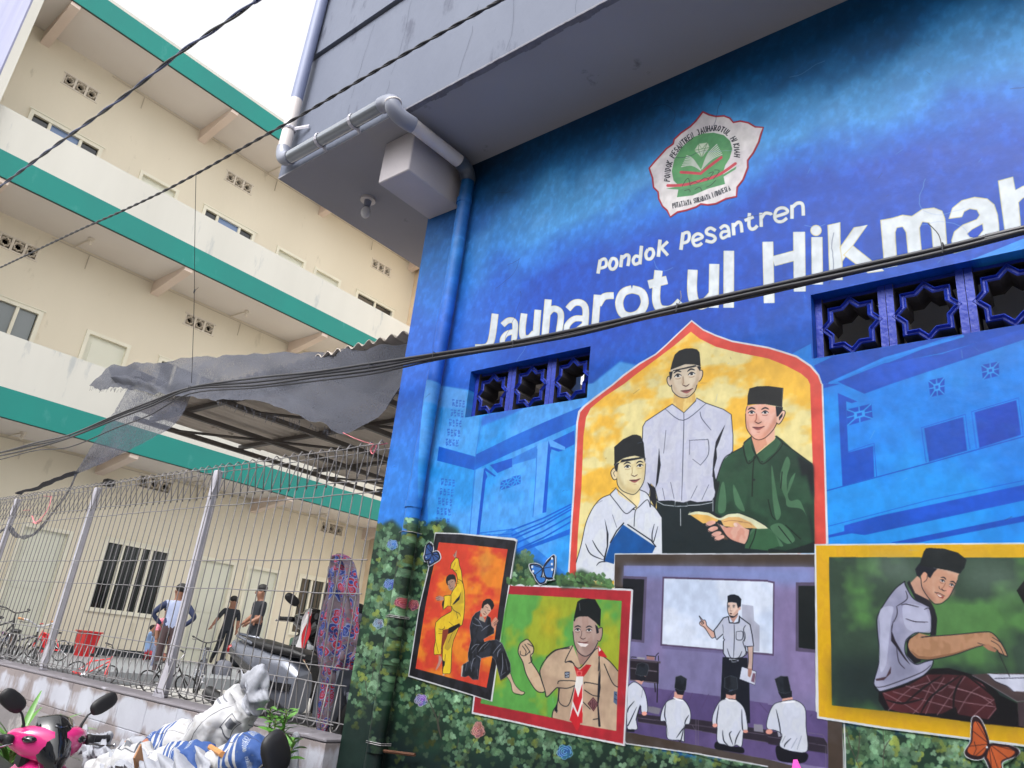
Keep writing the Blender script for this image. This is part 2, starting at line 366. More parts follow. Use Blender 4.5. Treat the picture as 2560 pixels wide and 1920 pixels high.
def text_path(txt, path, h, col, w, slant=.15, fill_=.8):
    p = smooth(L(path), False, 8); seg = np.hypot(*np.diff(p, axis=0).T); cum = np.concatenate([[0], np.cumsum(seg)]); tot = cum[-1]
    adv = tot/len(txt); h = h/3.45625
    for i, ch in enumerate(txt):
        if ch not in GLY: continue
        for st in GLY[ch].split('/'):
            out = []
            for t in st.split():
                gx, gy = map(float, t.split(','))
                s = adv*(i+(gx*.62+.19)+slant*(gy-.5)*h/adv*.6)
                x = np.interp(s, cum, p[:,0]); y = np.interp(s, cum, p[:,1]); sm = adv*(i+.5)
                ax = np.interp(sm+adv*.5, cum, p[:,0])-np.interp(sm-adv*.5, cum, p[:,0]); ay = np.interp(sm+adv*.5, cum, p[:,1])-np.interp(sm-adv*.5, cum, p[:,1])
                n = math.hypot(ax, ay)+1e-9
                out.append((x+ay/n*(gy-.5)*h, y-ax/n*(gy-.5)*h))
            S_(out, col, w, sm=0)
INK = (18, 22, 34)
def face(r, cx, cy, s, rot=0, skin2=(150,110,100), mouth=1, look=0, sp=1.0):
    # simple painted face features: brows, eyes, nose, mouth; s = eye distance in zoomed px
    o = OFS[r]; c, sn = math.cos(rot), math.sin(rot); q = s*3.45625/o[2]
    def T(pts): return [(o[0]+(cx+(x*sp*c-y*sn)*s)/o[2], o[1]+(cy+(x*sp*sn+y*c)*s)/o[2]) for x, y in pts]
    for sg in (-.5, .5):
        S_(T([(sg-.28,-.22),(sg,-.36),(sg+.28,-.25)]), INK, q*.11, taper=.7)
        fillc(to_cv(smooth(T([(sg-.24,.02),(sg,-.12),(sg+.24,0),(sg,.1)]))), (215,215,215))
        fillc(to_cv(T([(sg-.1+look,-.09),(sg+.08+look,-.09),(sg+.1+look,.07),(sg-.08+look,.07)])), INK)
        S_(T([(sg-.26,.03),(sg,-.14),(sg+.26,0)]), INK, q*.07, taper=.5)
        S_(T([(sg-.2,.18),(sg,.22),(sg+.18,.17)]), skin2, q*.04)
    S_(T([(-.14,.1),(-.16,.5),(-.26,.66),(-.1,.74)]), skin2, q*.07, al=.8)
    S_(T([(-.22,.7),(0,.8),(.24,.68)]), (70,45,45), q*.07, taper=.5)
    if mouth:
        fillc(to_cv(smooth(T([(-.42,1.08),(-.1,1.05),(.1,1.06),(.44,1.02),(.1,1.28),(-.15,1.28)]))), (150,85,85))
        S_(T([(-.44,1.08),(0,1.14),(.46,1.02)]), (50,25,30), q*.06, taper=.4)
    S_(T([(-.1,1.45),(.1,1.45)]), skin2, q*.05, al=.6)
def lerp(stops, t):
    t = np.asarray(t); xs = [s[0] for s in stops]
    return np.stack([np.interp(t, xs, [s[1][k] for s in stops]) for k in range(3)], -1)
def background():
    Z = (PZT-np.arange(CH)/PPM)[:,None]; X = (PXL+np.arange(CW)/PPM)[None,:]
    n = (V.n1-.5)*.42+(V.n2-.5)*.1
    c1 = lerp([(1.0,(38,120,215)),(1.3,(6,84,186)),(1.6,(0,66,174)),(2.02,(0,72,184)),(2.22,(34,114,214)),(2.38,(70,156,232)),(2.54,(66,154,222)),(2.66,(26,116,180)),(2.76,(8,94,154)),(2.92,(4,78,128)),(3.05,(4,66,112))], Z+n*.5+0*X)  # pale band below the dark top: partly wall glare painted into the blue
    c2 = lerp([(1.0,(44,124,218)),(1.4,(34,96,202)),(1.9,(40,102,206)),(2.3,(44,130,218)),(2.62,(50,118,200)),(2.78,(14,84,140)),(2.92,(4,56,92)),(3.05,(2,44,76))], Z+n*.5+0*X)
    t = np.clip((-2.35-X)/.5+n, 0, 1)[:,:,None]
    a = c1*(1-t)+c2*t
    g = np.clip(1-np.abs(Z-2.42+n*.4)/.25, 0, 1)*np.clip((V.n4-.45)*3, 0, 1)*.35  # lighter patches strengthen the sheen painted into that band
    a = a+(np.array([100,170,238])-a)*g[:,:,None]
    st = np.clip((V.n3-.62)*3, 0, 1)*.12
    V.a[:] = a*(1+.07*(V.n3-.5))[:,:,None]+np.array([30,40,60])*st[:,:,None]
LB, DB = (34,140,222), (0,70,178)
def lattice(r, x0, y0, dx, dy, w, h, rows, col):
    # rows of painted breeze blocks with a triangle pattern
    o = OFS[r]
    for i in range(rows):
        bx, by = x0+dx*i, y0+dy*i
        for j in range(4):
            for k in range(3):
                for q in range(2):
                    cx = bx+w*(j+.5)/4+random.uniform(-2,2); cy = by+h*(k+.5)/3+w*.0+(j*h*.05)+random.uniform(-2,2)
                    a = 9+4*random.random(); sgn = 1 if (j+k+q) % 2 else -1
                    pts = [(cx-a*.9, cy+sgn*a*.8),(cx+a*.9, cy+sgn*a*.8),(cx+(q*2-1)*a*.5, cy-sgn*a)] if q == 0 else [(cx+a*.7,cy-a),(cx+a*1.2,cy+a*.3),(cx+a*.2,cy+a*.2)]
                    fillc(to_cv([(o[0]+u/o[2], o[1]+v/o[2]) for u, v in pts]), col, al=.85)
def ventmark(pts, col=DB):
    p = F_(pts, col); p = np.asarray(p); c = p.mean(0)
    for k in range(4):
        m = (p[k]+p[(k+1) % 4])/2
        S_([tuple(c+(p[k]-c)*.35), tuple(c+(p[k]-c)*.95)], LB, 10, sm=0); S_([tuple(c+(m-c)*.4), tuple(c+(m-c)*.95)], LB, 9, sm=0)
    fillc(to_cv([tuple(c+(p[k % 4]-c)*.42) for k in range(4)]), LB); fillc(to_cv([tuple(c+(p[k % 4]-c)*.2) for k in range(4)]), col)
def buildings():
    # left painted school
    F_("Q 1560,10 1820,50 C 660,1659 830,1640 1000,1560 E 870,0 600,220 560,330 485,1659 C 0,2900 Q 1500,1659 1480,1000", LB, col2=(70,152,232), nz='n1', amp=.06)
    F_("C 690,1659 930,1465 1090,1500 960,1590 870,1680 E 640,130 560,120 650,0", (70,150,225), soft=2)
    F_("E 650,120 0,205 Q 2212,205 1820,275 1830,210 1500,200 1560,10 1820,50 1800,270", (78,150,228), soft=2)
    F_("Q 1950,282 2212,200 E 180,165 0,262 Q 2212,262 1945,365", (40,100,205), al=.8, soft=2)
    F_("Q 1580,540 1895,628 1888,745 1565,662", (0,84,190)); F_("Q 1897,610 2212,455 E 0,455 300,320 600,195 560,345 200,505 0,590 Q 2212,590 1890,742", (0,84,190), col2=(10,96,200))
    F_("Q 1640,20 1950,90 1900,625 1580,535", (92,160,232), al=.5)
    S_("Q 1940,370 1895,620", (40,110,205), 5); S_("Q 1890,745 1845,1300", (40,110,205), 6)
    F_("Q 1900,742 1975,720 1930,1300 1850,1300", (84,156,234), al=.7)
    F_("Q 1970,725 2000,800 1985,830 1930,1305 1905,1305", (0,76,186)); F_("Q 2020,700 2085,770 2212,715 2212,640", (10,80,190)); F_("Q 1980,720 2075,795 2060,800 1975,745", (0,76,186))
    F_("E 0,640 215,535 205,640 0,700", (30,104,205), al=.7); F_("E 220,520 345,480 310,560 270,1112 180,1150", (86,158,236), al=.8)
    F_("E 315,490 340,570 330,600 295,1108 262,1115", (0,78,188)); F_("E 350,490 540,400 540,520 460,560 370,500", (0,78,188)); F_("E 330,478 460,545 455,572 330,540", (80,155,235)); F_("E 335,540 440,575 400,585 330,560", (0,78,188))
    S_("E 215,560 205,800 180,1150", (20,100,200), 5)
    for a, b in ((1262,1040),(1345,1085),(1390,1140),(1450,1190),(1310,1062)): S_("E 0,%d 270,%d 508,%d" % (a, (a+b)/2+8, b), (0,86,196), 13, sm=0)
    F_("E 40,1440 500,1250 495,1300 30,1465", (0,86,196), al=.9)
    for a in (0, 40, 80): S_("Q 2020,%d E -300,%d 0,%d" % (1300+a*.6, 1290+a*.6-0, 1255+a), (10,92,200), 9, sm=0, al=.8)
    random.seed(4)
    lattice('Q', 1690, 130, -14, 85, 118, 66, 5, (34,92,190)); lattice('Q', 1592, 812, -12, 84, 130, 66, 5, (34,92,190))
    ventmark("Q 2115,840 2212,810 2206,890 2105,920", (30,90,195)); ventmark("E 0,800 75,785 75,860 0,885", (30,90,195))
    # right painted school
    R2 = (20,136,224)
    F_("D 200,1400 370,1310 375,1440 600,1420 1640,1240 2212,1130 3800,900 3800,5800 460,3400 440,1600", R2, col2=(12,118,215), nz='n1')
    F_("D 1740,590 2212,400 3800,100 3800,300 2212,520", (40,136,228))
    F_("D 395,1500 560,1420 1640,1235 1500,1270 1060,1420 530,1655 460,1659 440,1590", DB); F_("D 600,1640 1000,1480 1500,1400 2212,1165 3800,700 3800,900 2212,1275 1060,1659 F 1060,0 830,85 640,0", DB, col2=(4,78,196), nz='n4')
    F_("D 1640,1235 2212,1135 2212,1180 1500,1390 1000,1490", DB)
    S_("D 530,1652 1000,1440 1680,1245", (20,128,228), 22, sm=0)
    F_("F 470,0 620,0 470,40", DB)
    F_("F 600,78 770,152 720,166 672,150 690,592 905,535 915,805 640,882", DB)
    ventmark("F 675,220 890,170 902,300 680,362"); ventmark("F 1380,-30 1522,-60 1520,90 1400,112"); ventmark("D 1838,1495 1990,1465 1992,1588 1852,1622")
    F_("F 1345,382 1682,285 1716,575 1388,672", DB, col2=(0,60,172)); F_("F 1780,245 2140,140 2182,440 1822,552", DB, col2=(0,60,172))
    M_("F 690,585 912,510 935,800/F 1362,675 1320,378 1700,262 1740,560/F 1795,552 1755,240 2160,118 2200,440", (4,76,190), 6, sm=0)
    S_("F 505,922 1400,680 2212,452 3800,0", DB, 9, sm=0); S_("F 515,1230 1400,1000 2212,832 3800,480", (4,84,196), 6, sm=0)
    F_("F 655,1222 950,1140 2212,870 3800,480 3800,600 2212,1005 1500,1160 830,1306 720,1290 520,1328 520,1305 655,1272", DB, col2=(6,76,194)); F_("F 1050,1372 2212,1135 3800,800 3800,850 2212,1188 1290,1372", DB)
def leaves():
    # hedge: dark mass, then three-lobed leaves
    DG = (26,48,38)
    F_("R 600,1659 700,700 Q 900,1659 980,1400 1040,1270 1110,1200 1180,1170 1260,1250 1330,1310 1400,1330 1440,1240 1520,1190 1600,1180 1750,1250 1770,1320 E 30,1450 150,1500 240,1560 G 420,0 560,20 700,0 860,60 900,400 1000,1440 1700,1600 H 640,1260 1000,1320 2212,1450 4000,1700 4000,4200 G 0,4200 R 760,4200", DG, col2=(34,66,48), soft=5)
    F_("R 700,4200 740,1400 800,1000 900,1100 1400,1500 G 0,1560 1000,1640 2212,1800 H 4000,1900 4000,4200", (16,30,34), soft=22, al=.85)
    F_("R 850,760 900,1000 1050,1200 1130,1659 740,1659", (34,52,46), soft=9, al=.8)
    rnd = random.Random(11)
    G1 = [(84,122,92),(104,146,110),(122,164,128),(144,184,148),(136,152,74),(78,112,78),(100,138,100)]
    def inreg(x, y):        # source pixels
        tx = 1000+ (1370-y)*.18
        if y < 1302: return False
        if x < 1110:
            top = 1308 if x < 985 else (1345 if x < 1045 else 1305)
            if 985 <= x < 1045 and y < 1340: return False
            if y > 1790+40*rnd.random() and x < 960: return False
            left = 948-(y-1290)*.205
            return x > left and y > top
        if x < 1340: return (y > 1395+20*math.sin(x*.09) and y < 1475) or (y > 1640)
        return y > 1740
    pts = []
    for i in range(8200):
        x = rnd.uniform(850, 2800); y = rnd.uniform(1300, 1990)
        if inreg(x, y): pts.append((x, y))
    pts.sort(key=lambda p: rnd.random())
    for x, y in pts:
        low = np.clip((y-(1720 if x < 1110 else 1840+(x-1110)*.06))/120, 0, 1)
        if rnd.random() < low*.75: continue
        s = rnd.uniform(4.5, 8.5)*(1+.25*(x > 1700)); b = rnd.choice(G1); f = rnd.uniform(.62, 1.05)*(1-.45*low)
        col = tuple(c*f for c in b); al = rnd.uniform(.55, .95); a0 = rnd.uniform(0, 6.28)
        for k in range(3):
            a = a0+k*2.09; cx, cy = x+math.cos(a)*s*.72, y+math.sin(a)*s*.72
            q = [(cx+s*.68*math.cos(t), cy+s*.75*math.sin(t)) for t in (0,.8,1.6,2.4,3.2,4,4.8,5.6)]
            fillc(to_cv(q), col, al=al, amp=.1)
            if s > 6.5 and rnd.random() < .5:
                S_([(x, y), (cx+math.cos(a)*s*.5, cy+math.sin(a)*s*.5)], tuple(min(c*1.25, 255) for c in col), 3, sm=0, al=.7)
                S_([(cx+s*.66*math.cos(t), cy+s*.73*math.sin(t)) for t in (a-1.2, a-.4, a+.4, a+1.2)], tuple(min(c*1.35, 255) for c in col), 3, al=.6)
    for s in ("R 1480,1050 1560,1230 1600,1400/R 1590,1180 1570,1290 1600,1400/R 940,880 970,1080/R 1020,760 1000,900/R 1750,1400 1740,1480/R 1900,1400 1830,1530/H 665,1290 700,1450 790,1659/H 790,1330 780,1500 760,1600/H 1060,1400 1000,1500 990,1659/H 990,1330 1000,1480/Q 1700,1400 1690,1500").split('/'):
        S_(s, (70,66,58), 9, taper=.5)
def rose(r, cx, cy, s, col, lt):
    rnd = random.Random(int(cx)); o = OFS[r]
    for k in range(7):
        a = k*.9; O_(r, cx+math.cos(a)*s*.5, cy+math.sin(a)*s*.45, s*.55, s*.5, tuple(c*rnd.uniform(.7,1) for c in col), rot=a)
    for k in range(3):
        rr = s*(.25+.28*k); p = [(o[0]+(cx+rr*math.cos(t+k))/o[2], o[1]+(cy+rr*.9*math.sin(t+k))/o[2]) for t in np.linspace(0, 4.6, 9)]
        S_(p, lt, s*.09)
    for k in range(5):
        a = k*1.27+.4; p = [(o[0]+(cx+math.cos(a)*s*.7+s*.42*math.cos(a+t))/o[2], o[1]+(cy+math.sin(a)*s*.65+s*.4*math.sin(a+t))/o[2]) for t in (-1.3,-.6,0,.6,1.3)]
        S_(p, lt, s*.08)
def emblem():
    out = "A 1648,968 1700,993 1760,1008 1830,1003 1880,1022 1912,1060 1970,1048 2040,1062 2100,1098 2170,1103 2150,1160 2130,1230 2085,1320 2035,1388 2036,1450 1995,1555 1945,1618 1938,1700 1850,1718 1760,1762 1690,1772 1630,1764 1590,1790 1500,1820 1430,1834 1368,1876 1340,1820 1300,1784 1268,1720 1262,1660 1222,1620 1214,1540 1185,1455 1230,1400 1290,1335 1335,1285 1392,1245 1402,1205 1460,1150 1540,1095 1590,1045"
    p = F_(out, (222,216,222), col2=(230,226,228)); S_(out+" 1648,968", (166,34,54), 15, sm=0)
    F_("A 1740,1148 1830,1170 1885,1220 1903,1290 1880,1370 1842,1430 1822,1500 1840,1592 1700,1630 1560,1690 1425,1706 1442,1610 1395,1560 1380,1480 1402,1380 1460,1280 1560,1190 1650,1155", (92,164,104), col2=(80,150,98))
    F_("A 1330,1632 1440,1612 1600,1600 1790,1530 1940,1440 1930,1465 1800,1545 1640,1600 1440,1640", (92,160,104))
    for k in range(7):
        t = k/6; S_("A %f,%f %f,%f 1628,1470" % (1465+45*t, 1442-95*t, 1550+14*t, 1430-52*t), (205,215,205), 9)
        S_("A %f,%f %f,%f 1640,1462" % (1815-45*t, 1335-85*t, 1730-40*t, 1375-40*t), (205,215,205), 8)
    F_("A 1575,1300 1612,1245 1690,1234 1706,1276 1640,1365", (196,212,190)); M_("A 1575,1300 1640,1290 1706,1276/A 1612,1245 1610,1295 1640,1365/A 1690,1234 1665,1288 1640,1365/A 1612,1245 1640,1290 1690,1234", (80,130,84), 4, sm=0)
    S_("A 1345,1605 1480,1600 1640,1562 1790,1510 1930,1415", (204,68,84), 24); S_("A 1460,1490 1540,1495 1628,1502 1700,1442 1808,1362", (204,68,84), 24, sm=0)
    M_("A 1470,1612 1500,1560 1525,1545 1540,1610/A 1545,1590 1580,1570 1610,1580 1660,1540 1700,1550/A 1690,1560 1740,1490 1700,1500/A 1740,1550 1790,1480 1750,1470/A 1490,1650 1530,1640 1540,1660/A 1580,1640 1620,1620 1640,1650/A 1680,1620 1720,1600 1760,1560", (40,50,50), 4)
    text_path("PONDOK PESANTREN JAUHAROTUL HIKMAH", "A 1338,1572 1345,1480 1368,1385 1425,1288 1510,1205 1600,1150 1690,1116 1775,1108 1850,1138 1905,1190 1935,1245 1946,1300 1942,1362", 46, INK, 8)
    text_path("PUTATJAYA SURABAYA INDONESIA", "C 1385,122 1560,82 1700,40 1885,-35", 42, INK, 6.5)
def letters():
    W_, Yl = (206,214,222), (206,190,132)
    small = [("C 762,585 742,705",25),("C 765,590 800,578 815,610 805,645 755,660",21),("C 855,585 840,630 855,665 885,660 905,620 895,582 868,575 855,585",23),("C 950,545 938,650",25),("C 955,572 985,545 1008,552 1008,590 1000,640",23),("C 1118,465 1103,625",25),
      ("C 1098,560 1065,555 1045,590 1060,625 1100,610",22),("C 1175,495 1155,535 1165,575 1200,575 1222,535 1210,495 1175,495",23),("C 1278,412 1263,560",25),("C 1345,428 1285,485",22),("C 1290,485 1345,548",22),
      ("C 1478,350 1458,500",26),("C 1482,358 1522,350 1530,395 1512,430 1470,442",22),("C 1560,425 1640,395 1630,370 1600,362 1568,385 1560,425 1580,462 1615,460 1640,440",22),("C 1758,335 1715,312 1680,332 1685,362 1735,378 1755,405 1725,432 1670,420",23),
      ("C 1795,318 1830,292 1862,305 1872,345 1875,392",22),("C 1868,340 1820,345 1802,372 1820,400 1870,372",20),("C 1908,268 1915,375",25),("C 1918,295 1950,262 1975,275 1985,350",23),("C 2050,182 2045,285 2065,320 2095,315 2118,290",24),("C 2008,248 2085,215",22),
      ("C 2148,180 2152,302",24),("C 2155,225 2185,185 2230,188 2240,200",22),("D 55,215 162,178 150,145 110,138 70,160 55,215 75,252 120,255 162,225",22),("D 205,112 205,232",26),("D 212,130 250,98 295,108 303,205",25)]
    big = [("P 2066,1052 2040,1250 2010,1325 1960,1345 1892,1345",52),("P 2130,1150 2175,1112 2220,1112 2240,1160 2222,1330",42),("P 2235,1205 2165,1225 2128,1280 2150,1325 2232,1300",38),
      ("C 104,1050 88,1190 100,1255 150,1262 195,1215",50),("C 223,1018 203,1285",52),("C 312,928 282,1270",54),("C 300,1060 350,1010 405,1025 422,1080 402,1230",48),
      ("C 482,1012 535,960 600,960 636,1020 626,1200",50),("C 628,1095 540,1095 478,1150 478,1205 530,1215 625,1150",44),("C 737,888 715,1170",56),("C 745,975 795,905 878,895",52),
      ("C 1035,840 960,870 925,955 950,1045 1020,1075 1100,1045 1145,960 1120,870 1035,840",62),("C 1265,678 1243,900 1268,1000 1340,1020 1400,1000 1455,945",64),("C 1178,800 1338,760",66),
      ("C 1560,672 1555,860 1585,960 1660,965 1745,880",78),("C 1746,622 1740,1000",80),("C 1872,508 1870,1000",84),("C 2208,430 2220,960",86),("D 266,345 272,860",96),("D 45,598 235,548",82),("D 420,390 424,800",90)]
    polys = ["D 514,288 620,262 622,470 638,600 640,760 530,760","D 620,480 740,308 856,285 725,470 640,600","D 650,545 730,465 935,628 1000,680 860,700 668,556",
      "D 970,245 1075,225 1160,200 1240,210 1330,150 1430,138 1500,165 1525,230 1545,520 1430,560 1410,320 1390,265 1330,258 1305,310 1328,590 1215,610 1190,350 1160,300 1110,308 1095,350 1112,640 1004,660",
      "D 1985,-95 2112,-130 2132,-15 2200,-50 2320,-70 2400,0 2440,320 2330,360 2300,100 2260,50 2200,50 2160,90 2185,370 2050,400"]
    ma = "D 1560,230 1590,140 1670,75 1780,45 1890,60 1950,110 1980,200 2002,420 1600,530 1582,420 1605,345 1680,285 1800,238 1825,200 1800,155 1740,145 1690,170 1672,215"
    for s, w in small: S_(s, Yl, w+7, cap=0)
    for s, w in small: S_(s, W_, w, cap=0)
    for s, w in big: S_(s, Yl, w+9, cap=0, sm=0 if s.count(',') == 2 else 1)
    O_('D', 412, 333, 50, 49, Yl)
    for q in polys+[ma]:
        F_(q, W_); S_(q+" "+q.split()[1], Yl, 8, sm=0, al=.9)
    for s, w in big: S_(s, W_, w, cap=0, sm=0 if s.count(',') == 2 else 1)
    O_('D', 412, 333, 43, 42, W_)
    F_("D 1850,275 1857,330 1800,402 1740,392 1715,362 1760,322", (6,66,184), sm=0); S_("D 1850,275 1857,330 1800,402 1740,392 1715,362 1760,322 1850,275", Yl, 6, sm=0)
SHA = (150,152,172)
def arch():
    F_("C 1552,1106 1650,1183 1760,1233 1900,1283 2212,1338 D 130,1376 250,1416 370,1496 440,1578 468,1659 F 474,0 495,600 520,1388 G 880,60 880,800 470,800 E 482,1659 508,1200 528,900 556,330 572,236 618,188 718,108 C 865,1661 958,1580 1098,1478 1238,1398 1328,1318 1438,1213", (205,206,216))
    F_("C 1552,1122 1650,1198 1760,1248 1900,1298 2212,1354 D 130,1393 240,1430 360,1510 430,1590 454,1659 F 460,0 480,600 500,1388 G 800,400 E 496,1659 522,1200 544,900 572,330 590,244 630,198 730,120 C 880,1666 970,1590 1110,1488 1245,1408 1335,1328 1442,1225", (206,76,66), col2=(196,68,60))
    F_("C 1545,1208 1620,1268 1760,1338 1950,1388 2212,1440 D 150,1500 280,1568 340,1618 360,1659 F 362,0 385,700 402,1388 F 0,1500 G 600,400 E 552,1659 570,1300 600,900 618,450 640,290 680,210 800,110 C 965,1661 1055,1590 1200,1480 1400,1330", (226,178,64), col2=(214,202,142), nz='n2', k=.56)
    # tall boy, white shirt
    F_("E 1250,990 1735,990 1850,700 2000,1000 2212,1200 2212,1470 1290,1470 1250,1100", (16,30,36))
    F_("J 390,600 380,770 505,835 640,705 630,560", (222,194,122), col2=(196,160,88), nz='n3')
    F_("J 350,345 360,500 365,560 400,620 450,655 510,668 560,655 620,590 650,530 690,440 700,330 660,290 560,280 450,290", (204,190,170), sm=0)
    F_("J 640,560 690,440 700,330 660,300 640,470 560,600 510,668 560,655", (180,160,138), al=.7, soft=1)
    for s in ("J 360,440 330,418 310,450 318,500 345,535 362,525","J 690,350 718,355 722,400 705,450 680,480"): F_(s, (200,180,160)); S_(s, INK, 6)
    F_("J 335,370 345,470 365,430 380,350 640,290 670,330 690,360 702,320 690,300", INK)
    F_("J 350,345 370,260 400,170 450,125 520,100 600,97 655,110 685,145 692,220 698,305 620,282 520,280 440,310", (14,20,26)); S_("J 348,352 440,314 520,285 620,286 696,306", (150,150,155), 3)
    F_("J 362,520 400,620 460,660 520,668 580,640 500,640 430,590 390,500 370,400", (164,140,116), al=.55, soft=2); F_("J 490,420 470,500 500,520 520,510", (166,142,118), al=.6, soft=1)
    face('J', 515, 405, 162, rot=-.13, skin2=(140,116,96), sp=.98)
    S_("J 362,520 375,590 440,650 510,668 570,650 630,590 655,520", INK, 6)
    sh = "J 370,740 505,840 640,705 650,668 750,725 960,800 1050,860 1070,1100 1068,1280 960,1400 880,1600 E 1765,900 1750,975 1725,1012 1600,1025 1540,1010 1480,1028 1380,1010 1262,1012 1235,900 1200,860 1185,960 1100,930 1110,860 1125,500 1130,370 1155,325"
    F_(sh, (192,196,214), col2=(176,180,202), nz='n3'); S_(sh+" J 370,740", INK, 6, sm=0)
    for s in ("E 1290,300 1270,420 1290,560","E 1420,300 1370,430 1330,560","E 1250,640 1240,800 1190,900","E 1560,300 1540,500 1530,900","E 1390,640 1380,900 1330,980","E 1650,320 1700,420 1760,480","E 1700,700 1680,850 1600,970","E 1450,850 1430,990"): S_(s, (160,162,184), 22, al=.35, soft=2)
    M_("E 1325,218 1480,315 1675,170/E 1482,248 1485,320 1475,700 1465,1010/E 1625,240 1640,300 1720,400/E 1530,488 1665,482 1695,490 1695,610 1628,702/E 1535,490 1533,610/E 1560,650 1628,702/E 1270,560 1275,720/E 1370,850 1400,990/E 1300,900 1320,1000/E 1600,880 1545,990/E 1700,870 1640,1000/E 1330,400 1310,600", (52,56,76), 6, taper=.4)
    F_("E 1270,560 1285,700 1262,850 1240,900 1255,740", INK); F_("E 1842,350 1790,500 1765,560 1770,640 1745,740 1760,830 1730,800 1740,640 1760,500 1790,440", (20,22,34)); F_("E 1735,800 1770,830 1850,660 1900,590 1820,760 1790,880 1765,960 1745,900", (16,26,30))
    F_("E 1168,848 1235,900 1250,1000 1240,1080 1190,990 1195,920", INK)
    M_("E 1255,1015 1310,1045 1400,1055/E 1520,1050 1620,1045 1730,1025/E 1410,1015 1510,1012 1515,1055 1408,1058 1410,1015/E 1735,1000 1735,1100/E 1455,1080 1457,1225", (190,195,205), 6, sm=0)
    # left boy
    F_("E 920,890 925,960 1000,1090 1070,1095 1105,1010 1105,900", (216,200,152))
    F_("E 915,700 905,860 940,910 1000,945 1060,950 1105,905 1140,830 1155,690 1130,640 1060,622 960,642", (222,212,172), col2=(204,190,146), nz='n3'); S_("E 905,800 912,870 950,920 1010,948 1060,952 1105,905 1142,830 1155,690", INK, 6)
    F_("E 915,745 880,728 855,760 860,800 880,828 905,820", (214,196,158)); S_("E 905,735 880,726 855,760 862,800 882,828 905,820", INK, 6); S_("E 895,750 878,770 890,800", INK, 4)
    F_("E 880,690 890,740 910,765 918,700 950,655 1130,630 1150,680 1155,640", INK); F_("E 885,698 883,545 960,478 1040,440 1078,438 1112,452 1138,510 1150,645 1060,618 960,642", (14,20,26)); S_("E 888,704 960,646 1060,622 1148,646", (120,125,130), 3)
    F_("E 905,780 930,880 1000,945 1060,950 1110,900 1060,915 980,890 930,800 915,720", (176,158,112), al=.6, soft=2); F_("E 1130,640 1155,690 1140,830 1110,890 1120,780 1120,680", (190,172,128), al=.6, soft=2)
    face('E', 1052, 712, 108, rot=-.08, skin2=(160,140,100), mouth=1)
    sh = "E 850,955 900,900 925,960 1060,1050 1070,1100 1105,1010 1105,915 1160,940 1190,985 1195,1030 1245,1080 1292,1150 1297,1470 890,1470 885,1700 560,1700 553,1560 600,1380 640,1200 700,1070 770,990"
    F_(sh, (206,212,222), col2=(190,196,212), nz='n3'); S_("E 850,955 770,990 700,1070 640,1200 600,1380 555,1540", INK, 6)
    M_("E 850,950 900,900/E 850,960 905,1030 985,1120 1055,1070 1065,1050 905,910/E 1105,915 1160,940 1190,985 1195,1065 1170,1000 1100,1060 1065,1100 1055,1230/E 1195,1030 1245,1080 1292,1150", INK, 6)
    F_("E 985,1120 1055,1068 1062,1090 1030,1085", INK)
    F_("E 800,1160 835,1300 830,1400 800,1540 790,1520 820,1400 818,1280", INK); M_("E 868,1130 905,1240/E 635,1380 680,1470 790,1520/E 695,1350 740,1430 800,1500/E 730,1570 760,1540 830,1530 800,1510/E 1260,1230 1220,1370 1210,1300 1230,1210", INK, 9, taper=.7)
    F_("E 960,1215 1240,1405 1212,1462 900,1466 880,1555 800,1532 850,1372", (4,78,150), col2=(6,70,136), nz='n2'); M_("E 965,1202 905,1270 850,1370/E 1000,1215 1200,1350 1242,1405", INK, 10, sm=0)
    # man in green
    F_("J 1280,1130 1290,1200 1340,1310 1550,1140 1550,1000", (220,172,152), col2=(196,140,116), nz='n3')
    F_("J 1225,765 1215,870 1220,1000 1260,1080 1310,1130 1370,1145 1430,1125 1520,1050 1575,960 1600,860 1560,770 1400,735", (222,176,162), col2=(210,158,140), nz='n3')
    F_("J 1480,1080 1575,960 1580,800 1540,900 1500,980 1400,1110 1330,1140 1430,1128", (184,124,104), al=.75, soft=2); F_("J 1215,900 1250,960 1270,1060 1300,1125 1240,1040", (190,130,110), al=.7, soft=1)
    F_("J 1575,870 1620,820 1660,815 1672,840 1630,940 1600,968 1575,950", (222,180,160)); S_("J 1600,830 1650,812 1672,840 1640,920 1600,970 1570,955", INK, 6); F_("J 1640,840 1600,890 1600,930 1640,880", INK)
    F_("J 1560,765 1572,885 1590,880 1640,815 1645,775", INK); F_("J 1228,770 1217,800 1215,850 1225,800 1245,745", INK)
    F_("J 1235,750 1240,640 1260,560 1350,535 1480,532 1650,555 1636,775 1440,740 1300,742", (12,16,20)); S_("J 1640,560 1636,775 1440,742", (150,155,150), 3, sm=0)
    F_("J 1330,850 1300,960 1340,985 1400,975 1430,940 1390,930", (192,140,124), al=.5, soft=1); F_("J 1225,770 1330,760 1340,800 1240,820", (200,150,134), al=.5, soft=1)
    face('J', 1362, 838, 155, rot=.0, skin2=(130,70,60), sp=1.0)
    S_("J 1215,850 1222,1000 1262,1080 1320,1138 1380,1150 1450,1120 1530,1040 1575,960", (40,20,20), 6)
    jk = "J 1280,1115 1200,1180 1185,1230 1060,1300 960,1380 880,1620 870,1640 E 1790,850 1758,1000 1748,1110 1840,1160 2212,1250 2212,1460 F 400,1450 398,900 385,700 230,580 120,480 J 1610,1130 1570,1100 1550,1150 1340,1320"
    F_(jk, (36,72,52), col2=(28,58,44), nz='n2'); S_("J 1280,1115 1200,1180 1185,1230 1060,1300 960,1380 880,1620 E 1790,850 1758,1000 1748,1110", INK, 7)
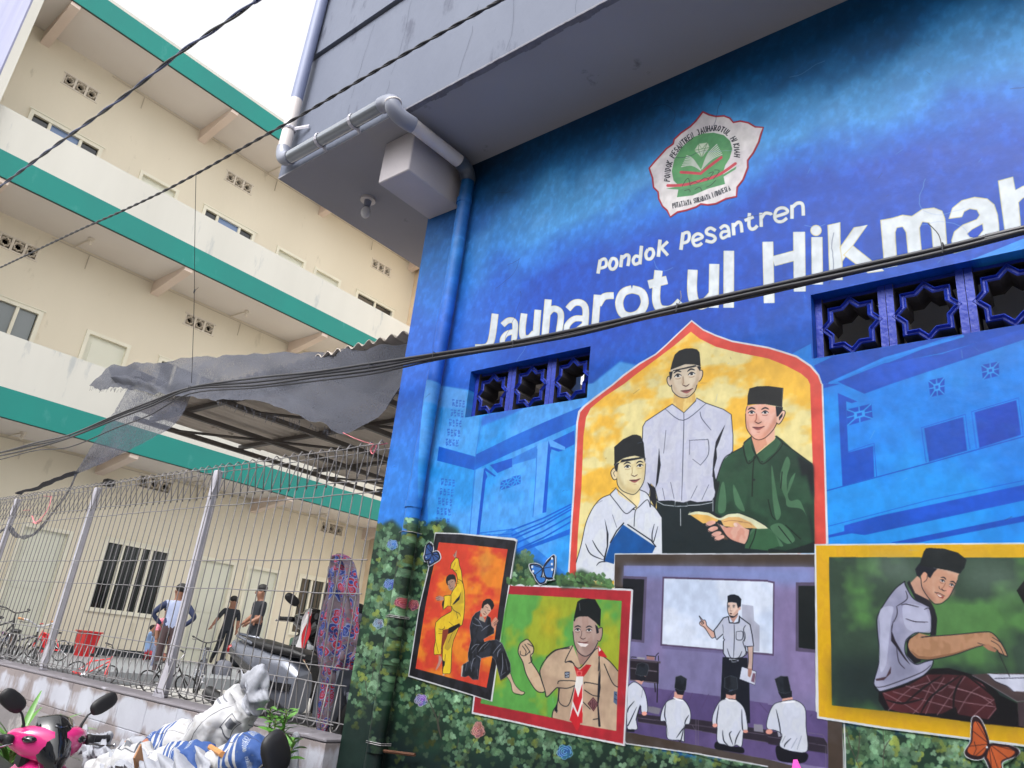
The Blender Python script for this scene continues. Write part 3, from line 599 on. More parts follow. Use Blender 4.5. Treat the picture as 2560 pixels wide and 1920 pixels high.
    M_("J 1185,1220 1210,1340 1250,1425 1335,1335 1280,1230 1280,1120/J 1340,1330 1410,1430 1560,1310 1640,1190 1560,1110/J 1315,1340 1300,1500 1290,1800/J 1640,1190 1750,1260 1980,1430", (10,22,20), 9)
    for s in ("F 330,780 290,800 250,620 390,700 390,1000","F 340,700 385,720 390,1260 330,1000 370,1250 400,1420 385,1000"): F_(s, (8,20,26), soft=2)
    F_("E 1750,1100 1960,1110 2212,1240 2212,1160 2060,1090 2050,860 2010,1090 1960,1110 1900,1000", (22,50,38), al=.7, soft=2)
    for s in ("F 160,630 110,760 110,880 150,990 170,1060 300,1090 370,1255 300,1060 260,1000 180,1000 160,820 190,690","F 235,770 190,830 160,960 200,880","E 1830,850 1850,1000 1840,1100 1780,1100 1800,900","F 20,1230 120,1210 230,1340 160,1380 60,1300","F 60,1300 130,1400 40,1380 0,1290 0,1250","E 2110,1250 2060,1270 2040,1400 2080,1360 2100,1300","F 30,700 80,980 110,1120 70,1170 40,1000","E 1910,870 1930,1040 2010,1100 1960,960"): F_(s, (72,114,84), sm=1, al=.85)
    M_("F 0,1000 30,1130 60,1170/F 120,760 110,900/F 90,1230 200,1370/F 150,1220 280,1340/F 0,1430 150,1450 300,1400", (8,22,20), 8); F_("F 0,1420 150,1440 300,1400 400,1360 400,1462 0,1462", (12,26,28))
    F_("E 2020,1350 2110,1240 2212,1250 F 0,1250 60,1300 100,1400 0,1430 E 2212,1440 2010,1420", (46,88,60)); M_("E 2110,1240 2090,1330 2050,1420", (8,22,20), 8)
    for s in ("J 1195,1200 1215,1330 1250,1405 1320,1330 1285,1230 1280,1130","J 1350,1330 1410,1410 1560,1290 1620,1180 1570,1120 1540,1160"): F_(s, (50,90,64), sm=0, al=.8)
    O_('J', 1258, 1395, 8, 8, INK); O_('J', 1405, 1402, 8, 8, INK); O_('J', 1312, 1612, 12, 12, INK)
    F_("E 1530,1125 1650,1205 1770,1190 1800,1160 1700,1130 1600,1115", (214,170,90)); F_("E 1800,1170 1880,1140 1980,1145 2100,1190 2150,1250 2000,1245 1830,1230", (212,170,110))
    F_("E 1520,1132 1530,1108 1600,1100 1700,1112 1790,1158 1860,1125 1960,1118 2080,1165 2180,1220 2212,1250 2120,1252 2060,1195 1960,1150 1870,1150 1800,1180 1690,1135 1600,1125", (206,208,176)); S_("E 1522,1118 1600,1098 1700,1110 1790,1156 1870,1122 1960,1116 2080,1160 2205,1235", INK, 5)
    M_("E 1830,1190 1900,1180 1990,1190/E 1960,1190 2040,1200 2070,1220", (150,110,80), 5)
    F_("E 1790,1210 1850,1240 1960,1230 2050,1260 2040,1330 2010,1385 1900,1350 1850,1310 1770,1200", (214,166,150), col2=(196,140,124), nz='n3'); S_("E 1780,1200 1850,1310 1900,1350 2010,1385 2045,1310", INK, 6)
    F_("E 1780,1250 1850,1320 1870,1345 1830,1345 1810,1290", (80,62,50)); F_("E 1915,1200 1945,1195 2000,1240 2040,1260 1960,1240", (214,166,150))
    for cx, cy in ((1715,1205),(1735,1255),(1765,1298),(1790,1330)): O_('E', cx, cy, 46, 23, (210,160,146), rot=-.3); S_("E %d,%d %d,%d %d,%d" % (cx-44, cy+8, cx-10, cy+24, cx+36, cy+6), INK, 5)
    O_('E', 1930, 1218, 20, 14, (226,196,186), rot=.8)
def classroom():
    F_("E 888,1464 F 405,1463 H 520,1255 640,1262 660,1720 G 2212,1720 2212,1652 1600,1540 985,1452 900,1300 880,0", (198,202,212))
    F_("E 892,1474 F 405,1474 H 410,1240 640,1255 650,1720 G 2212,1720 2212,1640 1600,1528 990,1442 880,1200 888,0", (72,64,62), col2=(60,50,44))
    F_("E 968,1570 2212,1580 F 400,1582 H 410,1240 512,1250 520,1720 H 0,1583 G 1600,1462 990,1345 955,1200", (112,108,150), col2=(124,112,156), nz='n1')
    F_("E 968,1570 2212,1580 F 400,1582 H 405,100 0,60 G 1165,10 960,60", (116,132,186), al=.8, soft=6)
    F_("G 1000,930 1130,955 1400,990 1800,1040 2212,1100 H 0,1110 410,1168 512,1250 520,1659 0,1583 G 1600,1462 990,1345", (88,74,122), col2=(76,64,110), nz='n2')
    M_("G 1400,990 1340,1080/G 1560,1010 1500,1150/G 1800,1045 1760,1180/G 2140,1100 2212,1180/G 1700,1020 1640,1140", (70,56,96), 5)
    F_("G 960,0 1168,8 1145,578 1030,566 1045,118 960,110", (84,76,104)); F_("G 960,22 1145,30 1122,555 1035,545 1050,118 960,108", (14,18,28), col2=(22,26,36))
    F_("H 240,56 405,55 410,664 238,650", (78,70,96)); F_("H 262,86 405,86 407,636 265,618", (8,18,22))
    F_("G 1302,6 2212,34 H 0,40 58,50 50,690 G 1283,602", (76,62,92)); F_("G 1316,22 2212,50 H 0,54 44,64 38,672 0,668 G 1298,588", (186,200,226), col2=(198,208,228), nz='n2')
    F_("G 1985,245 2085,258 2092,385 2140,430 2138,655 2030,640 1990,400", (158,162,182)); F_("G 1300,606 1820,642 1820,668 1300,628", (92,84,124), al=.7)
    # shelf
    F_("G 1022,712 1285,738 1285,756 1022,730", (74,66,78)); F_("G 1022,730 1270,752 1268,930 1022,900", (30,26,36)); M_("G 1022,795 1270,828/G 1022,898 1262,925", (92,84,96), 10); M_("G 1262,750 1255,1090/G 1235,930 1240,1000", (22,20,30), 10)
    F_("G 1085,700 1150,705 1148,722 1083,715", (150,150,160)); F_("G 1165,690 1232,698 1232,728 1165,720", (150,110,110)); M_("G 1165,688 1235,696/G 1030,700 1075,702/G 1240,725 1245,690 1268,665/G 1268,730 1266,690", INK, 7)
    # teacher
    F_("G 1820,700 2035,708 2050,900 2058,1270 1990,1270 1940,1100 1840,1080 1798,1080 1812,850", (14,20,34)); S_("G 1815,760 1800,1070", (120,120,150), 5)
    F_("T 800,970 740,995 640,860 560,790 510,740 520,690 550,680 500,590 515,595 570,670 610,665 640,760 770,880 780,860", (200,160,146)); S_("T 800,975 740,998 690,940 600,800 540,770 508,730 525,690 545,680 500,585 570,665 600,660 630,700 640,760 690,820 770,880", INK, 5)
    M_("T 560,680 590,720 570,740/T 530,700 560,750/T 550,690 580,730", INK, 4)
    F_("T 1390,1150 1500,1150 1490,1400 1475,1600 1450,1680 1400,1680 1390,1540 1410,1400", (186,160,152)); M_("T 1395,1160 1410,1400 1395,1540/T 1495,1160 1490,1400 1475,1620/T 1430,1600 1410,1670/T 1455,1600 1440,1680", INK, 5)
    F_("G 1985,782 2110,825 2100,942 1965,890", (188,194,214)); S_("G 1985,782 2110,825 2100,942 1965,890 1985,782", INK, 4, sm=0); F_("G 2082,838 2104,842 2095,922 2065,910", (110,80,100)); F_("T 1400,1560 1475,1560 1470,1640 1440,1720 1400,1700", (150,110,100))
    F_("T 1060,600 1130,720 1210,600 1220,540 1080,560", (170,130,120)); F_("T 1030,340 1025,480 1050,560 1080,600 1150,600 1215,540 1250,430 1200,360 1120,335", (206,180,168)); F_("T 1120,560 1150,590 1215,540 1240,440 1190,480", (176,140,126), al=.7)
    F_("T 1025,345 1025,222 1080,198 1150,192 1230,222 1278,280 1270,410 1240,440 1215,450 1190,350 1100,335", (14,22,36)); O_('T', 1248, 450, 20, 34, (190,150,138)); F_("T 1050,570 1090,585 1150,595 1210,545 1160,605 1100,620", INK)
    face('T', 1092, 425, 95, skin2=(120,90,84), mouth=0); F_("T 1055,545 1085,532 1115,548 1085,562", (70,44,44)); S_("T 1025,340 1025,480 1052,570 1100,618 1160,600 1215,545", INK, 5)
    sh = "T 1040,600 950,625 830,790 775,855 800,980 825,1028 945,920 950,1010 970,1020 950,1060 945,1270 1000,1355 1150,1375 1290,1355 1370,1300 1350,1130 1380,1155 1505,1145 1480,950 1440,750 1260,615 1245,580 1230,700 1160,725 1060,712"
    F_(sh, (182,188,206), col2=(170,176,198), nz='n3'); S_(sh+" T 1040,600", INK, 8, sm=0)
    M_("T 1045,600 1060,715 1130,712/T 1245,590 1240,710 1160,725/T 1145,740 1150,1000 1135,1360/T 1185,880 1300,880 1300,1010 1245,1035 1185,1010 1185,880/T 1340,880 1350,1000 1310,1080 1380,1260/T 935,750 950,900/T 1360,760 1320,840 1340,1060/T 1020,1190 1060,1320 1100,1370/T 1290,1240 1250,1330 1200,1375/T 1360,1270 1320,1340", INK, 6, taper=.5)
    M_("T 1100,1390 1185,1390 1180,1435 1105,1435 1100,1390", (200,205,215), 5, sm=0); O_('T', 1070, 1388, 18, 14, (170,172,186)); O_('T', 1215, 1410, 16, 16, (150,152,170))
    # desks
    F_("G 1085,1190 1310,1215 1600,1240 2212,1330 H 0,1340 170,1350 480,1400 515,1450 515,1535 0,1450 G 2212,1440 1600,1335 1090,1262", (40,34,48)); M_("G 1090,1225 1600,1290 2212,1372/H 0,1385 500,1465/G 1090,1262 1600,1335 2212,1440/G 1590,1240 1590,1460/G 1610,1245 1610,1460/G 1560,1290 1590,1340/H 340,1350 475,1372 515,1450 515,1530/H 500,1470 498,1659/G 1300,1240 1310,1260", (104,96,116), 4, sm=0)
    F_("G 1175,1125 1225,1130 1290,1145 1270,1195 1215,1185 1170,1170", (110,108,122)); F_("G 2090,1278 2165,1285 2172,1350 2090,1340", (126,124,140)); F_("H 75,1310 130,1320 125,1380 90,1390", (150,152,170))
    WS = (200,206,220)
    def pupil(cap, hair, shirt, folds, pants=None, skin=None):
        if pants: F_(pants, (12,14,26), sm=1)
        if skin: F_(skin, (200,150,138))
        F_(hair, INK); F_(cap, (16,22,32), col2=(30,36,46), nz='n3'); S_(cap+" "+" ".join(cap.split()[:2]), (90,96,104), 3, sm=0)
        F_(shirt, WS, col2=(188,194,212), nz='n3', sm=1); S_(shirt+" "+" ".join(shirt.split()[:2]), INK, 5, sm=1); M_(folds, INK, 9, taper=.8)
    pupil("G 1085,762 1130,748 1175,764 1185,800 1165,862 1110,862 1068,845", "G 1070,850 1160,870 1150,900 1120,910 1075,890", "G 1010,945 1060,915 1125,960 1160,1040 1172,1170 1122,1180 1112,1120 1078,1240 1085,1320 1040,1325 1000,1318 992,1200 994,1000", "G 1060,1080 1010,1140 1000,1180/G 1080,1130 1010,1280 1000,1290/G 1110,1110 1090,1180 1070,1250/G 1130,980 1120,1050", None, "G 1060,900 1120,940 1160,870 1150,860 1120,900")
    O_('G', 1145, 1188, 22, 18, (214,150,136)); F_("G 990,1318 1060,1330 1060,1348 992,1345", INK)
    pupil("G 1415,872 1460,857 1512,888 1502,985 1455,992 1405,968", "G 1408,975 1495,985 1480,1030 1430,1022", "G 1390,1062 1475,1066 1528,1130 1546,1205 1532,1278 1497,1290 1488,1400 1490,1430 1470,1425 1440,1418 1375,1415 1340,1390 1330,1262 1284,1250 1300,1155 1340,1085", "G 1340,1290 1350,1380/G 1490,1290 1460,1420 1440,1420/G 1530,1200 1500,1250 1495,1290/G 1330,1100 1320,1200 1335,1260/G 1420,1400 1470,1330 1490,1310", None, "G 1405,1000 1400,1062 1470,1062 1490,1000")
    S_("G 1400,1052 1430,1065 1475,1075", (230,232,238), 12)
    pupil("G 1840,880 1890,860 1945,880 1950,975 1895,992 1835,962", "G 1840,965 1948,975 1935,1020 1900,1032 1850,1020", "G 1845,1062 1932,1070 2005,1140 2032,1260 2035,1335 2002,1340 1985,1470 1940,1460 1900,1475 1850,1460 1775,1430 1772,1300 1735,1290 1737,1200 1790,1090", "G 1820,1330 1830,1420 1870,1465/G 1910,1460 1880,1370 1900,1340/G 1985,1150 1990,1300 2000,1340/G 1975,1330 1940,1400 1925,1460/G 1790,1110 1770,1240 1775,1300", "G 1770,1430 1880,1470 1990,1480 1998,1530 1870,1515 1757,1490", "G 1850,1010 1850,1066 1932,1070 1935,1015")
    O_('G', 1755, 1290, 22, 17, (214,150,136)); O_('G', 2018, 1342, 22, 14, (214,150,136)); S_("G 1848,1058 1890,1075 1935,1078", (230,232,238), 12)
    pupil("H 58,890 110,863 172,868 200,1000 145,1015 90,1002", "H 88,1005 205,990 208,1045 120,1060", "H 115,1085 230,1072 318,1140 328,1300 345,1475 310,1525 180,1508 100,1465 120,1370 60,1332 -10,1312 5,1200 50,1110", "H 200,1400 150,1450 140,1480/H 250,1400 200,1490/H 290,1380 250,1500/H 70,1150 100,1290 110,1380/H 150,1380 120,1440", "H 80,1465 200,1510 335,1530 335,1590 280,1615 110,1600 70,1540", "H 125,1055 120,1085 215,1080 210,1045")
    O_('H', 10, 1345, 30, 22, (214,150,136)); S_("H 122,1092 230,1085", (230,232,238), 12, sm=0)
    S_("H 655,1266 668,1720", (206,208,216), 12, sm=0)
def red_frame():
    F_("K 1760,955 G 0,70 500,90 1030,112 1050,122 978,1470 400,1352 0,1262 R 1868,1190 1885,1030 2000,700", (200,202,210))
    F_("K 1755,975 G 0,86 500,106 1032,130 963,1448 400,1336 0,1246 R 1882,1175 1898,1040 2000,700", (168,38,50), col2=(150,36,46))
    F_("K 1745,1140 G 0,158 500,185 952,216 896,1336 500,1255 0,1153 R 1945,1100 1955,1040 2050,700", (84,150,70), col2=(146,158,44), nz='n4', k=.55)
    F_("G 420,280 330,260 250,380 270,500 370,540 400,420", (180,150,30), al=.5, soft=9)
    # scout
    F_("G 170,745 240,850 292,990 250,1008 200,975 130,855 98,745 58,660 75,585 135,547 180,590 192,660 172,700", (196,172,146), col2=(180,154,128), nz='n3'); S_("G 170,740 240,850 290,985 250,1006 200,975 130,855 98,745 58,660 72,590 105,560 138,547 170,580 192,620 186,665 165,685 170,740", INK, 7)
    M_("G 95,605 125,650 120,680/G 115,590 150,640 160,665/G 140,585 185,610/G 75,650 80,680 118,688 160,650/G 150,755 178,735 172,700", INK, 6)
    F_("G 555,640 590,770 640,760 740,620 745,560", (150,118,110)); 
    F_("G 535,385 530,480 545,590 580,660 640,692 700,655 745,575 762,480 730,400 660,345 580,350", (172,148,140), col2=(156,130,122), nz='n3'); F_("G 600,600 640,690 700,655 745,575 755,480 720,560", (132,108,104), al=.6, soft=3)
    F_("G 748,460 780,445 785,500 765,560 740,560", (160,134,126)); S_("G 752,455 782,448 783,510 765,562 742,560", INK, 6); F_("G 745,440 722,420 735,500 755,490", INK); F_("G 540,372 535,385 545,395 560,350", INK)
    F_("G 538,368 568,225 600,202 660,195 722,203 772,290 766,442 720,395 660,350 590,350", (12,20,24)); S_("G 585,235 592,300", (110,115,115), 4)
    face('G', 620, 468, 98, rot=.03, skin2=(90,66,66)); F_("G 565,575 610,580 665,590 640,612 600,610", (224,215,215)); S_("G 530,480 545,592 582,664 640,694 700,655 745,575", INK, 6)
    sh = "G 530,598 570,700 600,795 740,620 752,600 785,690 850,740 920,820 905,1338 620,1290 350,1222 360,1165 395,1100 402,962 308,1045 288,985 245,825 300,715 380,645"
    F_(sh, (186,162,138), col2=(166,142,122), nz='n2'); S_("G 500,612 380,645 300,715 245,825 288,985 308,1045 402,962 395,1100 360,1165 350,1222", INK, 8)
    M_("G 530,600 462,740 515,735 590,795 745,622 750,820/G 300,705 380,640 500,625/G 755,700 765,900 745,1100 760,1300/G 800,760 870,920 918,960/G 400,930 420,905 555,910 545,945 480,970 402,965/G 415,970 412,1090 490,1118 545,950/G 630,930 640,918 762,940/G 630,985 700,1030 760,1040/G 620,1090 680,1150/G 705,1240 760,1230/G 395,1100 390,1180/G 785,690 850,740 918,820", INK, 7)
    F_("G 755,820 770,960 750,1110 770,1300 750,1300 740,1100 748,900", INK); F_("G 462,742 515,730 545,760 500,745", INK); F_("G 385,1110 400,1170 370,1168", INK)
    F_("G 748,600 790,650 828,705 790,700 750,690", (176,30,40)); F_("G 752,610 775,640 755,655", (225,225,225))
    F_("G 540,775 590,815 645,765 690,770 650,835 625,868 565,868", (180,34,42)); F_("G 560,868 618,868 612,1272 500,1250", (214,212,212)); 
    for y in (960, 1130): F_("G %d,%d 575,%d 612,%d 610,%d 570,%d %d,%d" % (548-(y-960)*.1, y, y+90, y-30, y+90, y+220, 530-(y-960)*.1, y+120), (186,34,44))
    F_("G 500,1250 525,1150 555,1260", (186,34,44)); F_("G 615,1170 612,1272 590,1268", (186,34,44)); F_("G 562,818 612,822 608,862 562,862", (204,90,90)); O_('G', 586, 842, 14, 14, (180,40,50))
    F_("G 458,828 502,826 500,880 460,882", (52,56,74)); M_("G 492,842 470,840 472,852 490,858 488,870 468,870", (180,190,200), 6); F_("G 705,1045 750,1105 708,1170 656,1102", (70,30,40)); M_("G 705,1060 740,1105 708,1155 670,1102 705,1060/G 690,1080 690,1130/G 705,1075 705,1135/G 720,1085 722,1125", (150,120,120), 4, sm=0)
    F_("G 885,995 912,1000 912,1115 880,1090", (70,90,120)); M_("G 895,1020 908,1030/G 890,1060 908,1070", INK, 5)
def martial():
    F_("K 478,78 900,92 1850,178 1898,208 1850,500 1780,960 1640,1659 N 1610,560 1470,1620 1000,1480 15,1185 200,0 K 330,820 440,400", (200,202,208))
    F_("K 490,100 900,112 1840,220 1880,240 1830,520 1755,960 1700,1300 1640,1659 N 1690,0 1600,560 1440,1600 1000,1455 35,1165 215,0 K 350,830", (24,24,30), col2=(34,34,42), nz='n3')
    F_("K 548,250 1000,285 1735,370 1640,960 1540,1659 N 1580,0 1480,800 1370,1378 145,1048 310,0 K 410,860", (196,62,44), col2=(214,122,40), nz='n2', k=.57)
    F_("K 1280,420 1450,440 1440,700 1300,880 1240,700", (190,130,60), al=.6, soft=7)
    Y1, Y2 = (222,190,46), (166,142,50)
    # yellow fighter
    F_("K 820,520 780,460 800,470 820,440 860,380 850,480 845,520", (160,120,110)); F_("K 630,1200 560,1170 500,1190 490,1220 510,1250 560,1260 630,1250", (170,128,118)); M_("K 500,1190 560,1200/K 490,1225 550,1225/K 515,1255 560,1245/K 820,440 815,480", (60,36,36), 3)
    body = "K 840,515 885,535 905,660 935,750 950,900 965,960 990,1100 995,1300 985,1450 970,1600 N 965,200 950,290 920,310 890,340 800,560 770,700 755,1100 735,1138 615,1135 610,900 590,640 585,800 465,808 462,700 490,560 480,350 495,250 590,160 750,70 K 770,1430 760,1350 700,1350 640,1400 620,1420 640,1250 635,1180 690,1165 750,1165 790,1080 850,1000 870,880 850,790 780,710 745,710 760,620"
    F_(body, Y1, col2=(202,168,40), nz='n3'); F_("N 590,640 612,380 720,360 900,270 915,310 780,420 700,460 680,520 620,660 610,900", (120,50,36)); F_("N 715,350 900,265 920,305 780,420 705,445", (24,22,26))
    F_("N 690,480 780,430 860,360 790,560 760,680 700,740 640,700", Y2, al=.8); F_("K 770,1320 900,1170 960,1060 980,1300 900,1320 790,1340", Y2, al=.7, soft=1); F_("K 770,1400 860,1300 980,1360 900,1520 820,1500", Y2, al=.5, soft=2)
    S_(body+" K 840,515", INK, 4, sm=0); F_("K 635,1250 620,1420 600,1330 610,1270", INK); F_("K 780,1330 850,1230 900,1180 930,1100 900,1240 820,1310", INK)
    M_("K 880,890 940,920 955,960/K 860,930 900,930/K 830,970 900,950/K 740,1160 745,1340/K 760,1160 760,1300/K 770,1350 800,1420 900,1480 920,1530/K 800,740 860,740/K 830,600 800,680/N 540,360 600,375 640,350/N 540,400 600,405/N 540,440 600,440/N 640,320 650,360/N 720,240 800,310/N 860,190 880,150/N 500,600 540,780/N 780,430 710,600/N 660,800 640,1000 620,900/K 850,1450 870,1560", INK, 4, taper=.4)
    F_("N 545,815 590,840 605,900 560,1000 500,1078 488,1070 540,930", (172,130,122)); F_("N 612,1140 645,1142 640,1170 612,1165", (190,160,150)); F_("N 610,900 650,930 620,1060 610,1130", INK)
    F_("K 680,930 720,1060 770,1098 820,1040 835,920 800,860 720,870", (160,128,112)); F_("K 668,900 680,850 720,808 790,800 830,830 845,900 835,960 815,890 760,890 700,920 700,1000 672,950", (34,32,36))
    M_("K 700,980 735,972/K 760,940 790,925/K 735,990 745,1020/K 745,1055 790,1035", INK, 3)
    # black fighter
    B1, B2 = (26,28,34), (70,76,92)
    F_("K 1480,1600 1500,1560 1530,1540 1575,1600 1560,1640 N 1570,230 1530,330 1520,390 1490,360 1455,310 1450,260 1480,210", (196,140,120)); M_("N 1490,270 1560,215/N 1500,290 1570,240/N 1500,310 1560,270", INK, 3)
    F_("N 1250,150 1230,190 1300,250 1330,255 1345,210 1310,150", (150,140,130))
    body = "K 1275,1420 1180,1470 1120,1550 1090,1659 N 1080,330 1100,560 1050,780 1050,870 1060,920 960,980 935,1120 930,1180 1000,1195 1060,1170 1130,1240 1230,1240 1245,1080 1275,870 1460,830 1520,900 1545,1000 1610,1250 1700,1200 1790,1110 1780,960 1700,750 1640,610 1540,550 1420,560 1330,590 1320,540 1440,470 1500,440 1500,360 1455,310 1440,170 1380,130 1340,250 1240,200 1270,50"
    F_(body, B1, col2=(40,44,54), nz='n3'); S_(body+" K 1275,1420", (120,124,134), 3, sm=0)
    for s in ("N 1130,260 1200,300 1280,310 1300,350","N 1160,170 1230,220 1280,300","N 1280,400 1350,340 1430,290","N 1230,760 1300,660 1400,580","N 1480,790 1560,680 1640,600","N 1100,720 1170,640 1250,630","N 1120,780 1230,640","N 1560,850 1570,760 1620,700","N 1100,920 1110,1100","N 1180,860 1140,900 1100,1050","N 1210,1180 1215,1060","N 1700,880 1740,1080","N 1640,780 1650,1000 1620,1150","N 1330,700 1420,600","N 1030,950 1000,1090","N 1200,820 1270,870 1260,900","N 1600,1180 1700,1110"): S_(s, B2, 8, taper=.6); S_(s, (150,154,164), 2.5, taper=.5)
    F_("N 1330,550 1440,480 1500,490 1480,520 1360,560", (196,84,44))
    F_("N 940,1000 970,990 945,1190 932,1180", (180,170,165)); F_("N 1720,1180 1785,1130 1830,1260 1880,1350 1960,1430 2020,1450 2025,1470 1980,1498 1850,1470 1815,1430 1790,1300", (186,162,140)); S_("N 1722,1185 1790,1300 1815,1430 1850,1470 1980,1500 2028,1470 2015,1448 1960,1430 1880,1350 1830,1260 1785,1130", INK, 4)
    F_("K 1290,1370 1260,1440 1300,1530 1330,1540 N 1330,165 1380,140 1440,60 K 1490,1330 1390,1300", (190,156,138)); F_("K 1285,1385 1290,1330 1310,1270 1370,1228 1430,1224 1480,1270 1505,1340 1480,1400 1450,1420 1430,1350 1390,1310 1330,1340 1310,1390", (28,28,32))
    M_("K 1355,1360 1395,1385/K 1385,1420 1430,1430/K 1340,1440 1370,1480/K 1310,1480 1345,1500", INK, 3); S_("K 1320,1480 1350,1495", (150,60,50), 4)
def butterfly(wings, core, col, edge, tips, veins, lines=(198,202,212)):
    for w in wings: S_(w+" "+" ".join(w.split()[:2]), lines, 16, sm=1)
    for w in wings: F_(w, edge, sm=1)
    for w in wings:
        p = np.array(L(w)); c = np.array(L(core)[0]); c2 = p.mean(0)*.75+c*.25
        q = c2+(p-c2)*.8; fillc(to_cv(smooth(q)), col)
    for v in veins.split('/'): S_(v, edge, 5, sm=0)
    for t in tips.split('/'):
        r, a = t.split(); x, y = a.split(','); O_(r, float(x), float(y), 9, 12, (205,212,222))
def yellow_frame():
    F_("F 402,1384 2212,1372 4600,1340 H 4600,1900 2212,1474 1000,1320 425,1230 405,0", (200,204,212))
    F_("F 416,1398 2212,1386 4600,1355 H 4600,1880 2212,1455 1000,1300 440,1212 420,0", (212,166,20), col2=(198,152,26), nz='n3')
    F_("F 528,1497 2212,1502 4600,1500 H 4600,1740 2212,1312 1300,1195 552,1118 545,600 528,0", (46,66,54), col2=(74,118,66), nz='n4', k=.6)
    F_("F 900,1500 1260,1500 1300,1620 H 1250,80 1000,0 F 820,1600", (132,150,144), al=.45, soft=14); F_("F 1720,1530 2100,1540 H 2212,200 1900,120 1650,60", (120,140,132), al=.35, soft=14)
    F_("H 560,1110 552,700 1200,700 2212,900 2212,1310 1300,1195", (18,28,36), al=.6, soft=12)
    # sarong and table
    F_("H 1420,800 1560,795 1800,860 1980,1000 2060,1120 2212,1200 2212,1312 1800,1270 1300,1200 1010,1160 955,1080 955,1000 1160,940 1330,860", (14,12,18))
    F_("H 985,1010 1200,950 1380,850 1560,850 1700,860 1850,930 1950,1060 1978,1145 1900,1240 1640,1195 1620,1130 1500,1190 1150,1180 1050,1150", (74,32,38), col2=(58,26,32), nz='n2')
    M_("H 1190,950 1420,1010 1640,1080 1960,1130/H 1080,1000 1300,1060 1600,1140/H 1250,960 1440,920 1700,990 1930,1070/H 1000,1010 1150,1090 1300,1180/H 1370,860 1470,1000 1600,880/H 1400,960 1330,1100 1250,1190/H 1520,880 1430,1030 1360,1190/H 1700,870 1600,1000 1460,1200/H 1850,940 1740,1020 1640,1180/H 1960,1060 1860,1130 1770,1210/H 1260,950 1150,1040 1040,1160/H 1560,960 1800,1020 1940,1110/H 1970,1140 1900,1230", (122,92,100), 7)
    M_("H 1500,860 1350,960 1180,1100/H 1680,870 1610,1010 1600,1190/H 1660,860 1420,1030 1320,1180/H 1700,850 1900,1000 2050,1140/H 1020,1070 1160,1100 1340,1060", (14,12,18), 16, taper=.6)
    F_("H 1760,852 1895,842 2212,842 4600,900 4600,1260 2212,1085 2150,1085", (66,54,56), col2=(54,44,48)); S_("H 1762,858 1850,905 2148,1082 2212,1080", (110,104,114), 6, sm=0); F_("H 2150,1090 2212,1090 4600,1280 4600,1340 2212,1130 2212,1305 2165,1300", (58,46,52)); F_("H 1940,1000 2150,1100 2160,1300 2000,1260", (10,10,16))
    F_("H 1888,842 1960,848 2212,850 4600,860 4600,1000 2212,1000 2110,995 2060,950 1960,905", (184,188,208)); M_("H 1955,885 2212,880/H 1900,850 1965,915 2060,950 2120,1000", (40,40,56), 6)
    # body
    F_("H 1290,0 1215,75 1270,160 1385,215 1405,150 1330,40", (180,140,122))
    F_("H 1400,215 1440,290 1460,370 1450,510 1400,520 1408,400 1370,290 1270,200 1200,60 1220,40 1270,150", (24,24,34))
    F_("H 1195,560 1220,530 1300,500 1320,740 1265,760 1200,700", (14,16,26))
    sh = "H 1180,48 1190,90 1260,200 1390,265 1410,350 1405,492 1290,488 1215,530 1185,580 1190,680 1270,762 1360,740 1425,728 1408,790 1340,860 1160,940 965,998 915,935 922,880 945,800 965,680 945,480 945,350 1020,215 1100,110"
    F_(sh, (150,152,178), col2=(132,134,162), nz='n2'); S_(sh+" H 1180,48", INK, 8)
    F_("H 980,280 1080,270 1060,400 1040,600 1020,760 975,830 960,700 970,480 960,360", (176,180,206), sm=1, al=.7); F_("H 1170,250 1330,260 1380,330 1390,470 1250,480 1180,420", (174,178,204), sm=1, al=.6); F_("H 1060,700 1100,560 1180,720 1260,780 1320,830 1160,900 1000,930 960,880 1040,840", (112,114,142), al=.6, soft=3)
    F_("H 1085,370 1070,480 1100,560 1170,680 1230,770 1180,720 1110,620 1062,560 1065,440", (30,26,40)); F_("H 930,890 1020,870 1062,780 1060,840 1000,900 935,905", (60,40,50))
    M_("H 1110,260 1115,330 1085,400/H 1150,250 1200,245 1300,270/H 1190,370 1270,395 1380,400/H 1215,60 1290,200 1380,265/H 1190,130 1200,200 1115,260/H 915,960 1000,955 1160,900 1330,830 1405,770/H 1110,620 1130,740 1180,800/H 1350,290 1390,280 1410,350", (28,24,36), 7, taper=.4)
    F_("H 1205,600 1222,545 1300,492 1400,520 1600,506 1860,484 1932,492 1990,550 2035,620 2066,692 2030,680 1985,660 1960,620 1850,602 1600,682 1400,722 1290,715 1225,655", (170,128,100), col2=(150,112,84), nz='n3'); F_("H 1230,640 1300,690 1400,700 1600,665 1850,590 1600,682 1400,722 1290,715", (120,84,62), al=.8)
    S_("H 1300,490 1222,545 1205,600 1230,660 1290,716 1400,724 1600,684 1850,602 1960,630 1990,662 2030,682 2066,694 2035,620 1990,550 1932,492 1860,484 1600,508 1400,522 1330,530", INK, 7)
    M_("H 1925,560 1990,600 2035,680/H 1935,530 2000,570/H 1810,580 1880,600/H 1320,530 1400,520", INK, 5); F_("H 1850,600 1900,590 1975,640 1960,660 1900,640", (150,106,84))
    S_("H 1980,640 2085,870", (30,28,34), 6, sm=0)
    F_("F 1440,1590 1560,1610 1650,1640 H 1640,0 1630,60 1600,110 1560,185 1500,235 1440,240 1385,185 1330,110 1325,40 1395,0", (196,156,134), col2=(180,136,114), nz='n3'); F_("H 1330,60 1440,200 1480,240 1400,215 1335,130", (150,104,88), al=.8, soft=2); O_('H', 1570, 130, 30, 34, (206,140,130), al=.6, soft=2)
